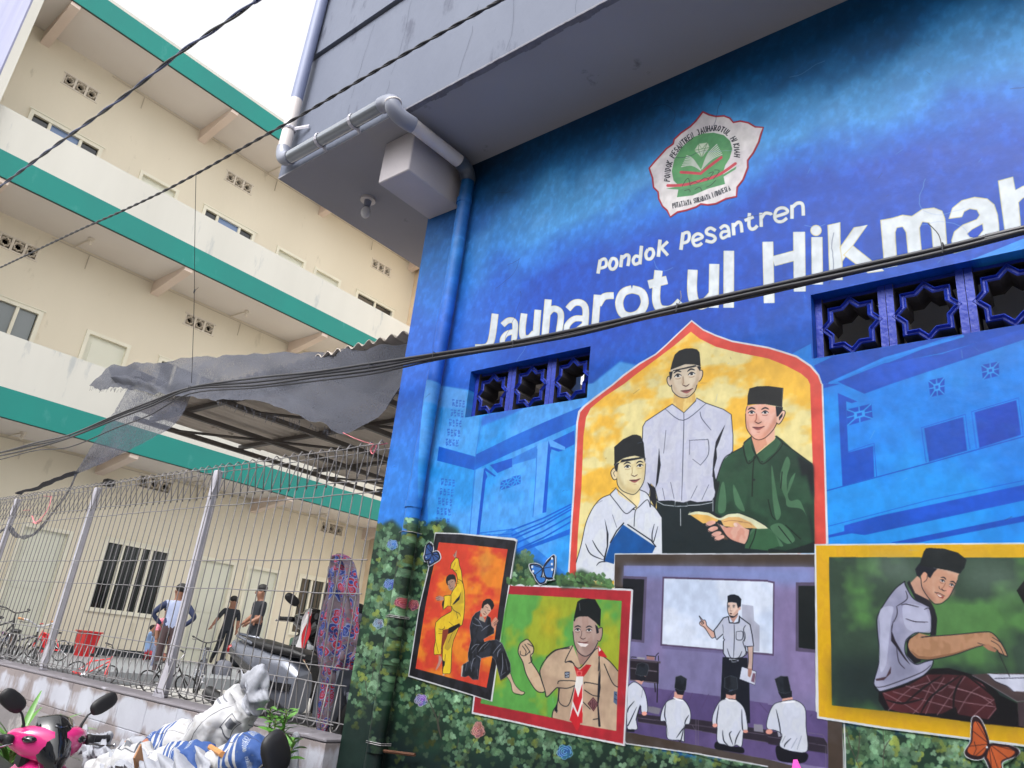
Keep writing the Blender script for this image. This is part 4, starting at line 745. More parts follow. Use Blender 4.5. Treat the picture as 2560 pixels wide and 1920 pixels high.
    F_("F 1270,1602 1300,1560 1320,1540 1470,1590 H 1430,-30 1400,20 1370,0 1330,-20 1310,10 1285,0", INK); O_('H', 1350, 10, 30, 44, (190,140,118), rot=.1); S_("H 1325,-10 1345,-38 1375,-20 1370,30 1345,55", INK, 5)
    F_("F 1305,1570 1345,1450 1365,1422 1400,1418 1520,1425 1640,1460 1714,1520 1695,1590 1655,1642 1560,1612 1430,1588", (12,20,24), col2=(20,28,32)); S_("F 1430,1592 1560,1616 1655,1642", (130,130,130), 3)
    face('H', 1545, 62, 92, rot=.42, skin2=(120,70,60), mouth=0, sp=.95); F_("H 1440,140 1475,158 1520,178 1510,198 1475,185", (130,62,56)); F_("H 1452,152 1490,170 1505,182 1478,180", (210,210,205)); M_("H 1438,142 1480,150 1525,175/H 1475,90 1480,110 1520,130", INK, 4)
    S_("H 1320,20 1330,100 1385,190 1440,242 1500,236 1562,185 1604,105 1635,40", INK, 6)
    F_("H 2145,128 2180,80 2212,40 2600,-200 2700,100 2212,245", (10,12,16)); F_("H 2240,150 2500,0 2560,300 2400,420 2290,330", (176,132,112)); F_("H 2300,330 2420,420 2560,300 2900,500 3000,1000 2500,1000 2380,700", (150,152,178), col2=(132,134,162))
def monarchs():
    butterfly(["H 1910,1450 1862,1290 1810,1218 1765,1228 1755,1330 1748,1430 1700,1515 1720,1560 1790,1585 1862,1565","H 1912,1452 2000,1450 2100,1465 2168,1512 2130,1560 2050,1590 2018,1620 2020,1680 1975,1740 1930,1700 1885,1600 1868,1560"], "H 1910,1452", (176,84,44), (36,20,26), "H 1890,1478", "H 1910,1450 1790,1240/H 1910,1450 1770,1340/H 1910,1450 1740,1470/H 1910,1450 1770,1570/H 1910,1450 2150,1512/H 1910,1450 2080,1580/H 1910,1450 2000,1700/H 1910,1450 1930,1690/H 1780,1430 1800,1490 1770,1560")
    butterfly(["E 275,1592 310,1530 370,1480 378,1540 372,1620 360,1680 G 370,30 300,25","E 272,1592 220,1556 162,1560 165,1600 190,1640 200,1659 G 205,5 262,20","G 205,0 262,15 300,25 290,60 250,72 215,35"], "E 275,1595", (50,112,190), (14,20,40), "E 353,1510/E 352,1558/E 355,1605/E 182,1582/E 190,1620", "E 275,1595 355,1500/E 275,1595 360,1580/E 275,1595 200,1570/E 275,1595 210,1650/G 270,10 340,30")
    butterfly(["K 440,440 445,340 400,258 370,255 325,310 312,400 300,470 285,500 310,580 370,570 430,500","K 430,440 500,405 545,425 572,490 560,550 470,610 390,655 368,640 365,570"], "K 430,445", (56,84,140), (16,20,34), "K 330,508/K 398,590", "K 430,440 380,262/K 430,440 335,330/K 430,440 310,470/K 430,450 370,640/K 430,450 480,590/K 430,450 560,540/K 430,450 555,470")
def paint():
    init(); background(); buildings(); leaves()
    rose('R', 1155, 72, 48, (76,116,176), (140,176,216)); rose('R', 1057, 412, 44, (110,140,170), (176,196,214)); rose('R', 1360, 250, 46, (150,76,88), (190,120,128)); rose('R', 1425, 1072, 52, (126,112,170), (178,168,208))
    rose('R', 1918, 1340, 56, (180,110,106), (214,160,154)); rose('Q', 1178, 1388, 44, (84,124,190), (150,180,222)); rose('G', 455, 1520, 62, (48,104,170), (120,170,220)); rose('R', 1920, 1290, 34, (170,100,100), (214,160,154))
    emblem(); letters(); arch(); classroom(); yellow_frame(); red_frame(); martial()
    F_("G 420,110 470,40 560,0 E 520,1640 600,1600 700,1650 G 700,60 860,90 860,108 600,96", (40,66,46), soft=3)
    rnd = random.Random(5); o = OFS['G']
    for i in range(150):
        x, y = rnd.uniform(-30, 860), 0; y = rnd.uniform(-20 if x > 380 else 20, 62+x*.035)
        if 190 < x < 380 and y < 75: continue
        f = rnd.uniform(.6, 1.05); O_('G', x, y, 15, 16, (92*f,136*f,84*f), al=.9); O_('G', x+14, y+12, 12, 13, (84*f,124*f,80*f), al=.9)
    monarchs()
    # brush grain, scuffs and weathering over the whole sheet
    V.a *= (1+.04*(V.n3-.5)+.04*(V.n2-.5))[:,:,None]
    rs = np.random.RandomState(3); r = random.Random(9)
    for i in range(260):
        x, y = r.uniform(0, CW-1), r.uniform(0, CH-1); l = r.uniform(3, 16); a = r.uniform(0, 3.1)
        q = np.array([(x, y), (x+math.cos(a)*l, y+math.sin(a)*l), (x+math.cos(a)*l+1.3, y+math.sin(a)*l+.6), (x+1, y+1.2)])
        fillc(q, (130,160,210) if r.random() < .6 else (30,40,60), al=.35, amp=0)
    for i in range(22):
        x, y = r.uniform(0, CW-1), r.uniform(0, 620); p = [(x, y)]; a = r.choice([1.4, 1.7, .1, 3.0])
        for k in range(r.randint(5, 16)): a += r.uniform(-.35, .35); x += math.cos(a)*8; y += math.sin(a)*8; p.append((x, y))
        A_3, B_3, _, _ = ribbon(np.array(p), 1.3); fillc(np.concatenate([A_3, B_3[::-1]]), (24,34,70) if r.random() < .6 else (150,170,215), al=.5, amp=0)
    return np.clip(V.a/255.0, 0, 1)
# ---------------------------------------------------------------- ground and floors
_mural = paint()
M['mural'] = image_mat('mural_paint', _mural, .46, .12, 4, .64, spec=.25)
def wall_uv(o, mw=None):                        # every painted face takes the mural at its own place on the wall
    me = o.data; L_ = me.uv_layers.new(name='UVMap'); off = o.parent.location if o.parent else Vector((0,0,0))
    for lp in me.loops:
        v = me.vertices[lp.vertex_index].co; L_.data[lp.index].uv = ((v.x+off.x-PXL)/(PXR-PXL), (v.z+off.z-PZB)/(PZT-PZB))
GZ = -1.6
build('alley_ground', MB().add([(-400,-400,GZ),(400,-400,GZ),(400,400,GZ),(-400,400,GZ)], [(0,1,2,3)]), M['ground'], kind='structure')
build('courtyard_floor', MB().box((-40,2.92,GZ+.004), (-3.5,16,-.75)), M['court'], kind='structure')
build('terrace_step', MB().box((-15.5,2.95,-.746), (-10.6,12.9,-.6)), M['terrace'], kind='structure')
# ---------------------------------------------------------------- wall with real openings
def open_wall(mb, P, us, zs, openings, depth):   # P(u, z, d) -> point; d = 0 on the face, growing into the wall
    u0, u1 = us; z0, z1 = zs
    U = sorted(set([u0,u1]+[round(x,4) for o in openings for x in o[:2]])); Z = sorted(set([z0,z1]+[round(x,4) for o in openings for x in o[2:4]]))
    U = [u for u in U if u0 <= u <= u1]; Z = [z for z in Z if z0 <= z <= z1]
    for i in range(len(U)-1):
        for j in range(len(Z)-1):
            cu, cz = (U[i]+U[i+1])/2, (Z[j]+Z[j+1])/2
            if any(o[0] < cu < o[1] and o[2] < cz < o[3] for o in openings): continue
            mb.add([P(U[i],Z[j],0),P(U[i+1],Z[j],0),P(U[i+1],Z[j+1],0),P(U[i],Z[j+1],0)], [(0,1,2,3)])
    for a, b, c, d in [o[:4] for o in openings]:
        q = [(a,c),(b,c),(b,d),(a,d)]
        for k in range(4):
            p, r = q[k], q[(k+1) % 4]; mb.add([P(p[0],p[1],0),P(r[0],r[1],0),P(r[0],r[1],depth),P(p[0],p[1],depth)], [(0,1,2,3)])
def star_block(w, h, d, t=.16, lip=.012):         # pierced ventilation block: frame and an eight-pointed star ring
    mb = MB(); R = w*.455; pts = []
    for k in range(16):
        a = math.pi/8*k; r = (R if k % 2 == 0 else R*.765); pts.append((r*math.cos(a), r*math.sin(a)*h/w))
    prof = [(1.0,d),(1.0,lip*.4),(.965,0),(.93,lip),(1-t*.55,lip),(1-t*.8,0),(1-t,lip*.4),(1-t,d)]
    mb.loft([[(x*s, y, z*s) for x, z in pts] for s, y in prof], cap=False)
    e = w*.1
    for sx in (-1, 1):
        mb.box((min(sx*(w/2-e), sx*w/2*1.0), .002, -h/2), (max(sx*(w/2-e), sx*w/2), d, h/2))
    mb.box((-w/2+e, .02, h/2-e*.5), (w/2-e, d, h/2)); mb.box((-w/2+e, .02, -h/2), (w/2-e, d, -h/2+e*.5))
    return mb
# ---------------------------------------------------------------- the painted building
B = thing('mural_building', 'blue building painted with a mural of students in prayer caps, with a jutting upper storey', 'building', (-3.33, 2.8, GZ))
WY, XL_, XR_, SOF = 2.8, -3.33, 4.2, 3.03
VL = (-2.744, -1.940, 1.252, 1.527); VR = (-.866, -.06, 1.262, 1.547)
mb = MB(); open_wall(mb, lambda u, z, d: (u, WY+d, z), (XL_, XR_), (GZ, SOF), [VL, VR], .16)
open_wall(mb, lambda u, z, d: (XL_+d, u, z), (WY, WY+1.9), (GZ, SOF), [(WY+.5, WY+1.6, .9, 2.6)], .12)  # side opening added to let daylight brighten the room behind the vents
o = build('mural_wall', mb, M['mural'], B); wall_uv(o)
build('room_wall', MB().box((XL_+.1, 4.6, GZ), (XR_, 4.7, SOF)), M['inside'], B); build('room_ceiling', MB().box((XL_+.1, 2.97, SOF-.06), (-.9, 4.59, SOF-.03)), M['inside'], B)
blk = star_block(.264, .281, .13, t=.25)
me_blk = blk.mesh('breeze_block'); me_blk.materials.append(M['block_blue']); me_blk.materials.append(M['block_raw'])
_b = bmesh.new(); _b.from_mesh(me_blk); bmesh.ops.recalc_face_normals(_b, faces=_b.faces)
for f in _b.faces:
    if abs(f.normal.y) < .2 and f.calc_center_median().y > .05: f.material_index = 1
_b.to_mesh(me_blk); _b.free()
for V_, n in ((VL, 3), (VR, 3)):
    wv = (V_[1]-V_[0])/n
    for k in range(n): inst('breeze_block', me_blk, (V_[0]+wv*(k+.5), WY+.045, (V_[2]+V_[3])/2), B, scale=(wv/.266, 1, (V_[3]-V_[2])/.283))
# painted pictures: thin coats of paint proud of the wall, one part each
def painted(name, outline, k, label):
    p = to_wall(L(outline)); poly = [(x, WY-.0015*k, z) for x, z in p]
    mbx = MB().prism(poly, (0, .0012, 0)); o = build(name, mbx, M['mural'], B, label=label, fix=True); wall_uv(o)
def circ(s): return s
painted('painted_emblem', "A 1648,962 1700,987 1760,1002 1830,997 1880,1016 1914,1052 1970,1042 2040,1056 2100,1092 2178,1098 2156,1160 2136,1230 2091,1320 2041,1388 2042,1450 2001,1555 1951,1618 1944,1706 1850,1724 1760,1768 1690,1778 1632,1770 1592,1796 1500,1826 1430,1840 1366,1884 1334,1820 1294,1784 1262,1720 1256,1660 1216,1620 1208,1540 1178,1455 1226,1396 1286,1331 1331,1281 1387,1241 1397,1201 1456,1146 1536,1091 1584,1041", 1, 'white flower shaped emblem with a red edge and a green disc')
painted('painted_arch_picture', "C 1552,1104 1650,1181 1760,1231 1900,1281 2212,1336 D 130,1374 250,1414 370,1494 442,1576 470,1659 F 476,0 497,600 522,1390 400,1388 400,1462 E 888,1464 888,1659 G 860,100 E 482,1700 506,1200 526,900 554,330 570,234 616,186 716,106 C 863,1661 956,1580 1096,1476 1236,1396 1326,1316 1436,1211", 1, 'pointed arch picture of three students on yellow')
painted('painted_classroom_picture', "E 886,1462 F 407,1461 H 522,1255 642,1260 668,1700 G 2212,1740 1600,1542 985,1454 1050,100 G 886,90", 2, 'grey framed picture of a teacher before a whiteboard')
painted('painted_writing_picture', "F 400,1382 2212,1370 H 2600,400 2600,1530 2212,1476 1000,1322 423,1232 403,0", 3, 'yellow framed picture of a student writing')
painted('painted_scout_picture', "K 1762,953 G 0,68 500,88 1030,110 1052,120 980,1472 400,1354 0,1264 R 1866,1192 1883,1030 2000,700", 3, 'red framed picture of a scout raising his fist')
painted('painted_martial_arts_picture', "K 476,76 900,90 1850,176 1900,206 1852,500 1782,960 1700,1500 N 1640,550 1700,700 1790,960 1800,1130 1900,1340 2030,1450 2030,1480 1980,1505 1850,1480 1790,1400 1720,1200 1610,1255 1550,1100 1470,1624 1000,1482 12,1187 198,0 K 328,820 438,400", 4, 'black framed picture of two fighters on red')
for s, l in (("H 1910,1440 1864,1280 1810,1208 1755,1222 1745,1330 1738,1430 1690,1515 1712,1568 1790,1597 1855,1590 1880,1680 1930,1740 1975,1750 2030,1680 2040,1625 2100,1600 2180,1512 2100,1455 2000,1440", 'orange butterfly painted over the yellow frame'),
             ("E 275,1580 310,1520 370,1468 388,1480 388,1540 382,1640 G 380,30 300,60 250,84 205,35 195,5 E 150,1600 148,1555 220,1546", 'blue butterfly painted over the red frame'),
             ("K 440,395 410,248 370,246 315,310 300,400 275,500 300,592 355,585 362,665 400,660 480,620 575,555 585,490 550,415 500,395", 'blue butterfly painted on the corner of the black frame')):
    painted('painted_butterfly', s, 5, l)
# upper storey and overhang
ov = MB(); ov.box((-4.28, 2.19, SOF+.012), (XR_, 6.2, 4.06)); build('upper_wall', ov, M['plaster_blue'], B)
build('upper_wall_top', MB().box((-4.30, 2.165, 4.075), (XR_, 6.2, 8.5)), M['plaster_blue'], B)
build('groove', MB().box((-4.27, 2.20, 4.06), (XR_, 6.1, 4.075)), M['dark_edge'], B)
def crumbled(n=90):                              # broken lip of render along the overhang edge
    rnd = random.Random(2); m = MB(); x = -3.0
    while x < XR_:
        l = rnd.uniform(.012, .05); m.box((x, 2.187, SOF-.003-rnd.uniform(0,.003)), (x+l, 2.187+.035+.015*noise.noise(Vector((x*9,0,0))), SOF+.006)); x += l
    return m
build('crumbling_lip', crumbled(), mat('broken_render', (116,116,126), .9, (92,90,98), 20, .9, .4, 60), B)
build('soffit', MB().box((-4.28, 2.19, SOF), (XR_, 6.2, SOF+.012)), M['soffit_grey'], B)
build('cantilever_beam', MB().cbox((-3.315, 2.34, 2.722), (-3.04, WY-.001, SOF-.001), .006), M['beam_white'], B)
cr = MB(); rnd = random.Random(5)
for x0 in (-2.55, -2.2, -1.75, -3.2, -3.6):      # hairline cracks down the render
    z = SOF+.03; x = x0; pts = []
    while z < 4.05: pts.append((x, 2.1885, z)); z += .05; x += rnd.uniform(-.012, .012)+.003
    for a, b in zip(pts, pts[1:]):
        if rnd.random() < .85: cr.add([a, b, (b[0]+.0018, b[1], b[2]), (a[0]+.0018, a[1], a[2])], [(0,1,2,3)])
build('render_crack', cr, mat('hairline_crack', (64,68,84), .9), B, fix=False, kind='stuff')
# ceiling lamp under the overhang
lp = onZ(921, 497, SOF)
T_ = thing('ceiling_lamp', 'bare white bulb in a round holder under the grey overhang', 'lamp', lp)
m = MB(); m.tube([lp+Vector((0,0,-.001)), lp+Vector((0,0,-.02))], .055, 16); build('holder_plate', m, M['pvc_white'], T_)
m = MB(); m.tube([lp+Vector((0,0,-.02)), lp+Vector((0,0,-.07))], [.028,.022], 12); build('socket', m, M['pvc_grey'], T_, smooth=True)
m = MB(); m.ellipsoid(lp+Vector((0,0,-.115)), (.036,.036,.048)); build('bulb', m, mat('milky_bulb', (214,212,214), .2), T_, smooth=True)
# ---------------------------------------------------------------- rain pipe
P_ = thing('rain_pipe', 'rain pipe running along the overhang and down the mural, painted blue and green lower down', 'pipe', (-4.16, 2.12, 3.0))
def elbow(a, c, b, r, n=8):                       # a -> corner c -> b
    a, b, c = Vector(a), Vector(b), Vector(c); return [((1-t)**2)*a+2*t*(1-t)*c+t*t*b for t in [i/n for i in range(n+1)]]
XC, YC, ZH = -4.17, 2.12, 3.075; R4 = .043
def pipe(name, pts, mt, r=R4, **kw):
    m = MB(); m.tube(pts, r, 20); return build(name, m, mt, P_, smooth=True, **kw)
pipe('pipe_length', [(XC,YC,8.4),(XC,YC,3.62)], mat('grey_blue_painted_pvc', (112,120,150), .5, (98,106,136), 3, .8), label='upper grey painted length')
pipe('pipe_length', [(XC,YC,3.62),(XC,YC,3.2)], M['pvc_white'], label='short white length at the corner')
pipe('elbow', elbow((XC,YC,3.2),(XC,YC,ZH),(XC+.12,YC,ZH), R4), M['pvc_grey'], R4*1.12)
pipe('pipe_length', [(XC+.1,YC,ZH),(-3.1,YC,ZH)], M['pvc_gloss'], label='shiny silver grey length under the overhang edge')
pipe('elbow', elbow((-3.12,YC,ZH),(-3.02,YC,ZH),(-2.99,YC-.015,ZH-.07), R4), M['pvc_grey'], R4*1.15)
pipe('elbow', elbow((-2.99,YC-.015,ZH-.06),(-2.98,YC-.01,2.94),(-2.95,2.25,2.945), R4), M['pvc_grey'], R4*1.15)
pipe('pipe_ring', [(-2.991,YC-.015,ZH-.05),(-2.989,YC-.014,ZH-.058)], M['pvc_white'], R4*1.2)
pipe('pipe_length', [(-2.95,2.22,2.945),(-2.94,2.66,2.945)], M['pvc_white'], label='white length under the soffit')
pipe('elbow', elbow((-2.94,2.64,2.945),(-2.94,2.745,2.945),(-2.94,2.745,2.85), R4), mat('dark_grey_fitting', (70,78,92), .35), R4*1.12)
bx = [(-2.94,2.745,2.87),(-2.945,2.745,2.5),(-2.955,2.745,2.0),(-2.975,2.745,1.5),(-2.985,2.745,1.0),(-2.99,2.745,.5),(-2.99,2.745,.0),(-3.0,2.745,-.5),(-3.0,2.745,GZ)]
def downz(pts, za, zb): return [p for p in pts if zb <= p[2] <= za]
o = pipe('painted_downpipe', bx, M['mural'], R4); wall_uv(o)
for z in (2.72, .78, -.02, -.42): 
    m = MB(); m.tube([(-2.99+.02*(z > 1.5)*2.2,2.745,z),(-2.99+.02*(z > 1.5)*2.2,2.745,z-.035)], R4*1.13, 20); o = build('coupling', m, M['mural'], P_, smooth=True); wall_uv(o)
def clamp(c, ax, tail):
    m = MB(); c = Vector(c); pts = []
    for k in range(13):
        a = math.pi*2*k/12
        if ax == 'z': pts.append(c+Vector((math.cos(a)*R4*1.12, math.sin(a)*R4*1.12, 0)))
        else: pts.append(c+Vector((0, math.cos(a)*R4*1.12, math.sin(a)*R4*1.12)))
    up = (0,0,1) if ax == 'z' else (1,0,0)
    for a, b in zip(pts, pts[1:]): m.tube([a, b], .004, 4, flat=3.2 if ax == 'z' else 3.2, up=up)
    m.tube([c, c+Vector(tail)], .005, 4, flat=3, up=up); build('clamp', m, M['steel'], P_)
clamp((XC,YC,3.36), 'z', (.16,.055,0)); clamp((-3.72,YC,ZH), 'x', (0,.06,-.05)); clamp((-3.38,YC,ZH), 'x', (0,.06,-.05))
for z in (.18, .172, -.41, -.418, .61): m = MB(); m.tube([(-3.045,2.72,z),(-2.99,2.697,z+.003),(-2.94,2.72,z),(-2.93,2.78,z)], .002, 5); build('wire_tie', m, M['wire'], P_); build('support_peg', MB().tube([(-2.93,2.74,-.44),(-2.74,2.76,-.43)], .008, 6), mat('rusty_peg', (110,74,56), .8), P_)
# ---------------------------------------------------------------- school building behind the courtyard
K = 1.2; S = thing('school_building', 'three storey cream school building with white galleries and sea green bands', 'building', (-15.5, 2.0, -.6))
XB, XW = -11.8*K, -12.93*K
def bY(a, b): return a*K, b*K
LV = [(2.48, 2.88, 3.62), (5.79, 6.18, 6.84), (9.16, 9.56, None)]
Y0, Y1 = 1.63*K, 10.75*K
winds = [(2.2,3.34),(5.3,6.42),(9.13,10.28)]; doors = [(4.05,4.76),(6.98,7.69),(7.95,8.65)]; vents = [(2.44,3.0),(5.54,6.12),(9.4,9.98)]
floors = [(-.5, 2.48, 1.26, 2.20, .15), (2.88, 5.79, 4.48, 5.27, 3.37), (6.18, 9.16, 7.68, 8.46, 6.57)]
me_v = star_block(.19*K, .2*K, .12, t=.3).mesh('vent_block'); me_v.materials.append(M['vent_white'])
_b = bmesh.new(); _b.from_mesh(me_v); bmesh.ops.recalc_face_normals(_b, faces=_b.faces); _b.to_mesh(me_v); _b.free()
def glass_for(fl, wi, k):
    if fl == 1 and wi == 0: return M['glass_grey']
    if fl == 2 and k == 1 and wi < 2: return M['glass_blue']
    return M['glass']
for fi, (z0, z1, wt, vb, sill) in enumerate(floors):
    ops = []; z0k, z1k = z0*K, z1*K
    for a, b in winds: ops.append((a*K, b*K, sill*K, wt*K))
    for a, b in doors: ops.append((a*K, b*K, z0k+.001, wt*K))
    for a, b in vents: ops.append((a*K, b*K, vb*K, (vb+.2)*K))
    m = MB(); open_wall(m, lambda u, z, d: (XW-d, u, z), (Y0, Y1), (z0k, z1k), ops, .14); build('storey_wall', m, M['cream'], S)
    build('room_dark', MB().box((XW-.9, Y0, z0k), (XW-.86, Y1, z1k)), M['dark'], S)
    for wi, (a, b) in enumerate(winds):
        a, b, t, s_ = a*K, b*K, wt*K, sill*K; n = 3 if not (fi == 2 and wi == 2) else 2
        fr = MB(); e = .055
        for q in (((a-.02, a+e),(s_-.02, t+.02)), ((b-e, b+.02),(s_-.02, t+.02)), ((a+e, b-e),(t-e, t+.02)), ((a+e, b-e),(s_-.02, s_+e))): fr.box((XW-.05, q[0][0], q[1][0]), (XW+.035, q[0][1], q[1][1]))
        fr.box((XW+.0351, a-.05, t+.021), (XW+.05, b+.05, t+.045)); W_ = build('window', fr, M['trim'], S)
        cuts = [a+e, a+e+(b-a-2*e)*.25, a+e+(b-a-2*e)*.72, b-e] if n == 3 else [a+e, (a+b)/2, b-e]
        mu = MB()
        for c in cuts[1:-1]: mu.box((XW-.045, c-.028, s_+e), (XW+.02, c+.028, t-e))
        if fi == 0: mu.box((XW-.045, cuts[1]+(cuts[2]-cuts[1])*.62, s_+e), (XW+.0, cuts[1]+(cuts[2]-cuts[1])*.62+.04, t-e))
        build('mullion', mu, M['trim'], W_, off=False).location = -Vector(S.location)
        for k in range(len(cuts)-1):
            g = MB().box((XW-.04, cuts[k]+.02, s_+e), (XW-.03, cuts[k+1]-.02, t-e)); build('pane', g, glass_for(fi, wi, k), W_, off=False).location = -Vector(S.location)
        if fi == 0:
            br = MB(); y = a+e+.05
            while y < b-e: br.tube([(XW-.02, y, s_+e), (XW-.02, y, t-e)], .006, 5); y += .11
            build('window_bars', br, M['dark_edge'], W_, off=False).location = -Vector(S.location)
    for a, b in doors:
        a, b, t = a*K, b*K, wt*K; fr = MB(); e = .05
        for q in (((a-.02, a+e),(z0k, t+.02)), ((b-e, b+.02),(z0k, t+.02)), ((a+e, b-e),(t-e, t+.02))): fr.box((XW-.05, q[0][0], q[1][0]), (XW+.03, q[0][1], q[1][1]))
        D_ = build('door', fr, M['trim'], S); lf = MB().box((XW-.09, a+e, z0k+.01), (XW-.05, b-e, t-e))
        for (pz0, pz1) in ((.12,.42),(.48,.9)): lf.box((XW-.05, a+e+.1, z0k+(t-z0k)*pz0), (XW-.04, b-e-.1, z0k+(t-z0k)*pz1))
        build('door_leaf', lf, M['door'], D_, off=False).location = -Vector(S.location)
    for a, b in vents:
        a, b = a*K, b*K; wv = (b-a)/3
        for k in range(3): inst('vent_block', me_v, (XW+.012, a+wv*(k+.5), (vb+.1)*K), S, rot=(0,0,math.pi/2), scale=(wv/(.19*K), 1, 1))
        build('vent_surround', MB().box((XW-.0, a-.03, (vb+.2)*K), (XW+.014, b+.03, (vb+.2)*K+.03)).box((XW, a-.03, vb*K-.03), (XW+.014, b+.03, vb*K)), M['vent_white'], S)
    # conduit along the ceiling with switch drops and gallery lamp rods
    cd = MB(); zc = z1k-.06; cd.tube([(XW+.02, 3.1*K, zc), (XW+.02, 4.78*K, zc)], .01, 5); cd.tube([(XW+.02, 5.0*K, zc), (XW+.02, 7.7*K, zc)], .01, 5); cd.tube([(XW+.02, 7.9*K, zc), (XW+.02, 10.6*K, zc)], .01, 5)
    for y in (3.7, 6.6, 9.3): cd.tube([(XW+.02, y*K, zc), (XW+.02, y*K, zc-.32)], .01, 5); cd.tube([(XW+.02, (y-.25)*K, zc+.03), (XW+.62, (y-.2)*K, zc+.045)], .01, 5)
    build('conduit', cd, mat('cream_conduit', (206,196,178), .6), S)
    for y in (3.5, 6.4, 9.1):
        lm = MB(); lm.tube([(XW+.64, y*K, z1k-.001), (XW+.64, y*K, z1k-.05)], .05, 10); lm.ellipsoid((XW+.64, y*K, z1k-.1), (.035,.035,.05), 8, 6); build('gallery_lamp', lm, M['vent_white'], S)
for i, (za, zb, zp) in enumerate(LV):
    za, zb = za*K, zb*K
    build('fascia_band', MB().box((XB, Y0, za-.002), (XB+.03, Y1+2.5, zb)), M['green'], S)
    build('drip_edge', MB().box((XB-.012, Y0, za-.014), (XB+.018, Y1+2.5, za-.0025)), M['dark_edge'], S)
    build('gallery_ceiling', MB().box((XW-.9, Y0, za), (XB-.001, Y1, zb-.002)), M['soffit'], S)
    if zp: build('parapet', MB().box((XB-.12, Y0, zb+.001), (XB+.025, Y1+2.5, zp*K)), M['whitewall'], S)
    for y in (1.95, 4.82, 7.73, 10.5):
        a, b = y*K, (y+.14)*K; m = MB(); x0, x1 = XW+.001, XB-.002; d0, d1 = .25*K, .09
        m.add([(x0,a,za-d0),(x0,b,za-d0),(x1,b,za-d1),(x1,a,za-d1),(x0,a,za-.001),(x0,b,za-.001),(x1,b,za-.001),(x1,a,za-.001)], [(0,1,2,3),(4,7,6,5),(0,4,5,1),(1,5,6,2),(2,6,7,3),(3,7,4,0)]); build('gallery_beam', m, M['beam'], S)
build('roof', MB().box((XW-3, Y0, 9.561*K), (XB+.03, Y1+2.5, 9.62*K)), M['whitewall'], S)
m = MB(); open_wall(m, lambda u, z, d: (u, Y1-.002+d, z), (XW, XB+2.2), (-.5*K, 9.16*K), [(XW+.35, XW+1.1, 6.2*K, 7.5*K), (XW+.35, XW+1.1, 2.9*K, 4.4*K)], .1); build('return_wall', m, mat('warm_cream_return', (228,206,176), .85), S)
build('return_door', MB().box((XW+.35, Y1+.05, 6.2*K), (XW+1.1, Y1+.08, 7.5*K)).box((XW+.35, Y1+.05, 2.9*K), (XW+1.1, Y1+.08, 4.4*K)), M['door'], S)
for a, b in ((1.63, 4.0), (4.8, 6.95), (8.68, 10.74)): build('skirting', MB().box((XW+.001, a*K, -.5*K), (XW+.015, b*K, -.39*K)), M['skirting'], S)
# end fin wall: white edge, streaked blue-grey flank
build('end_wall', MB().box((XW-3, 1.49*K+.0, -.75), (-11.7*K, 1.61*K, 13.2)), M['whitewall'], S); build('end_wall_flank', MB().box((XW-3, 1.49*K-.03, -.75), (-11.7*K-.004, 1.49*K-.001, 13.2)), M['fin'], S)
# ---------------------------------------------------------------- canopy of corrugated sheet over the courtyard
A_ = thing('courtyard_canopy', 'low canopy of grey corrugated sheets on dark steel bars over the courtyard', 'canopy', (-8.4, 3.3, -.75))
CX0, CX1, CY0, CY1, CZ = -8.4, -3.36, 3.3, 9.4, 2.20
wl = .13; ns = 5; sw = (CX1-CX0)/ns
for r in range(4):
    for s_ in range(ns):
        y0 = CY0+(CY1-CY0)/4*r; y1 = y0+(CY1-CY0)/4+(.12 if r < 3 else 0); xa = CX0+sw*s_; xb = xa+sw*.999; n = int(sw/wl*8); g = []; dz = .012*(3-r)*0+.01*r+.006*(s_ % 2)
        for y, zz in ((y0, dz+.008), (y1, dz)):
            g.append([(xa+(xb-xa)*i/n, y, CZ+.03+zz+.02*math.sin(2*math.pi*(xa+(xb-xa)*i/n)/wl)) for i in range(n+1)])
        gt = [[(p[0], p[1], p[2]+.006) for p in reversed(l)] for l in g]
        m = MB(); m.loft([g[0]+gt[0], g[1]+gt[1]]); build('roof_sheet', m, M['asbestos'], A_)
for i in range(7):
    x = CX0+.03+(CX1-CX0-.06)*i/6; build('rafter', MB().box((x-.025, CY0+.05, CZ-.09), (x+.025, CY1, CZ-.04)), M['truss'], A_)
for j in range(6):
    y = CY0+.25+(CY1-CY0-.4)*j/5; build('purlin', MB().box((CX0, y-.025, CZ-.039), (CX1, y+.025, CZ+.006)), M['truss'], A_)
for j in range(3):
    for i in range(3):
        xa, xb = CX0+.1+i*1.65, CX0+1.7+i*1.65; ya = CY0+.4+j*2.1; m = MB(); m.tube([(xa, ya, CZ-.1), (xb, ya+1.4, CZ-.1)], .016, 5); build('brace', m, M['truss'], A_)
for x in (CX0+.5, -5.2):
    build('canopy_post', MB().tube([(x, CY1-.3, -.75), (x, CY1-.3, CZ-.09)], .04, 10), M['truss'], A_)
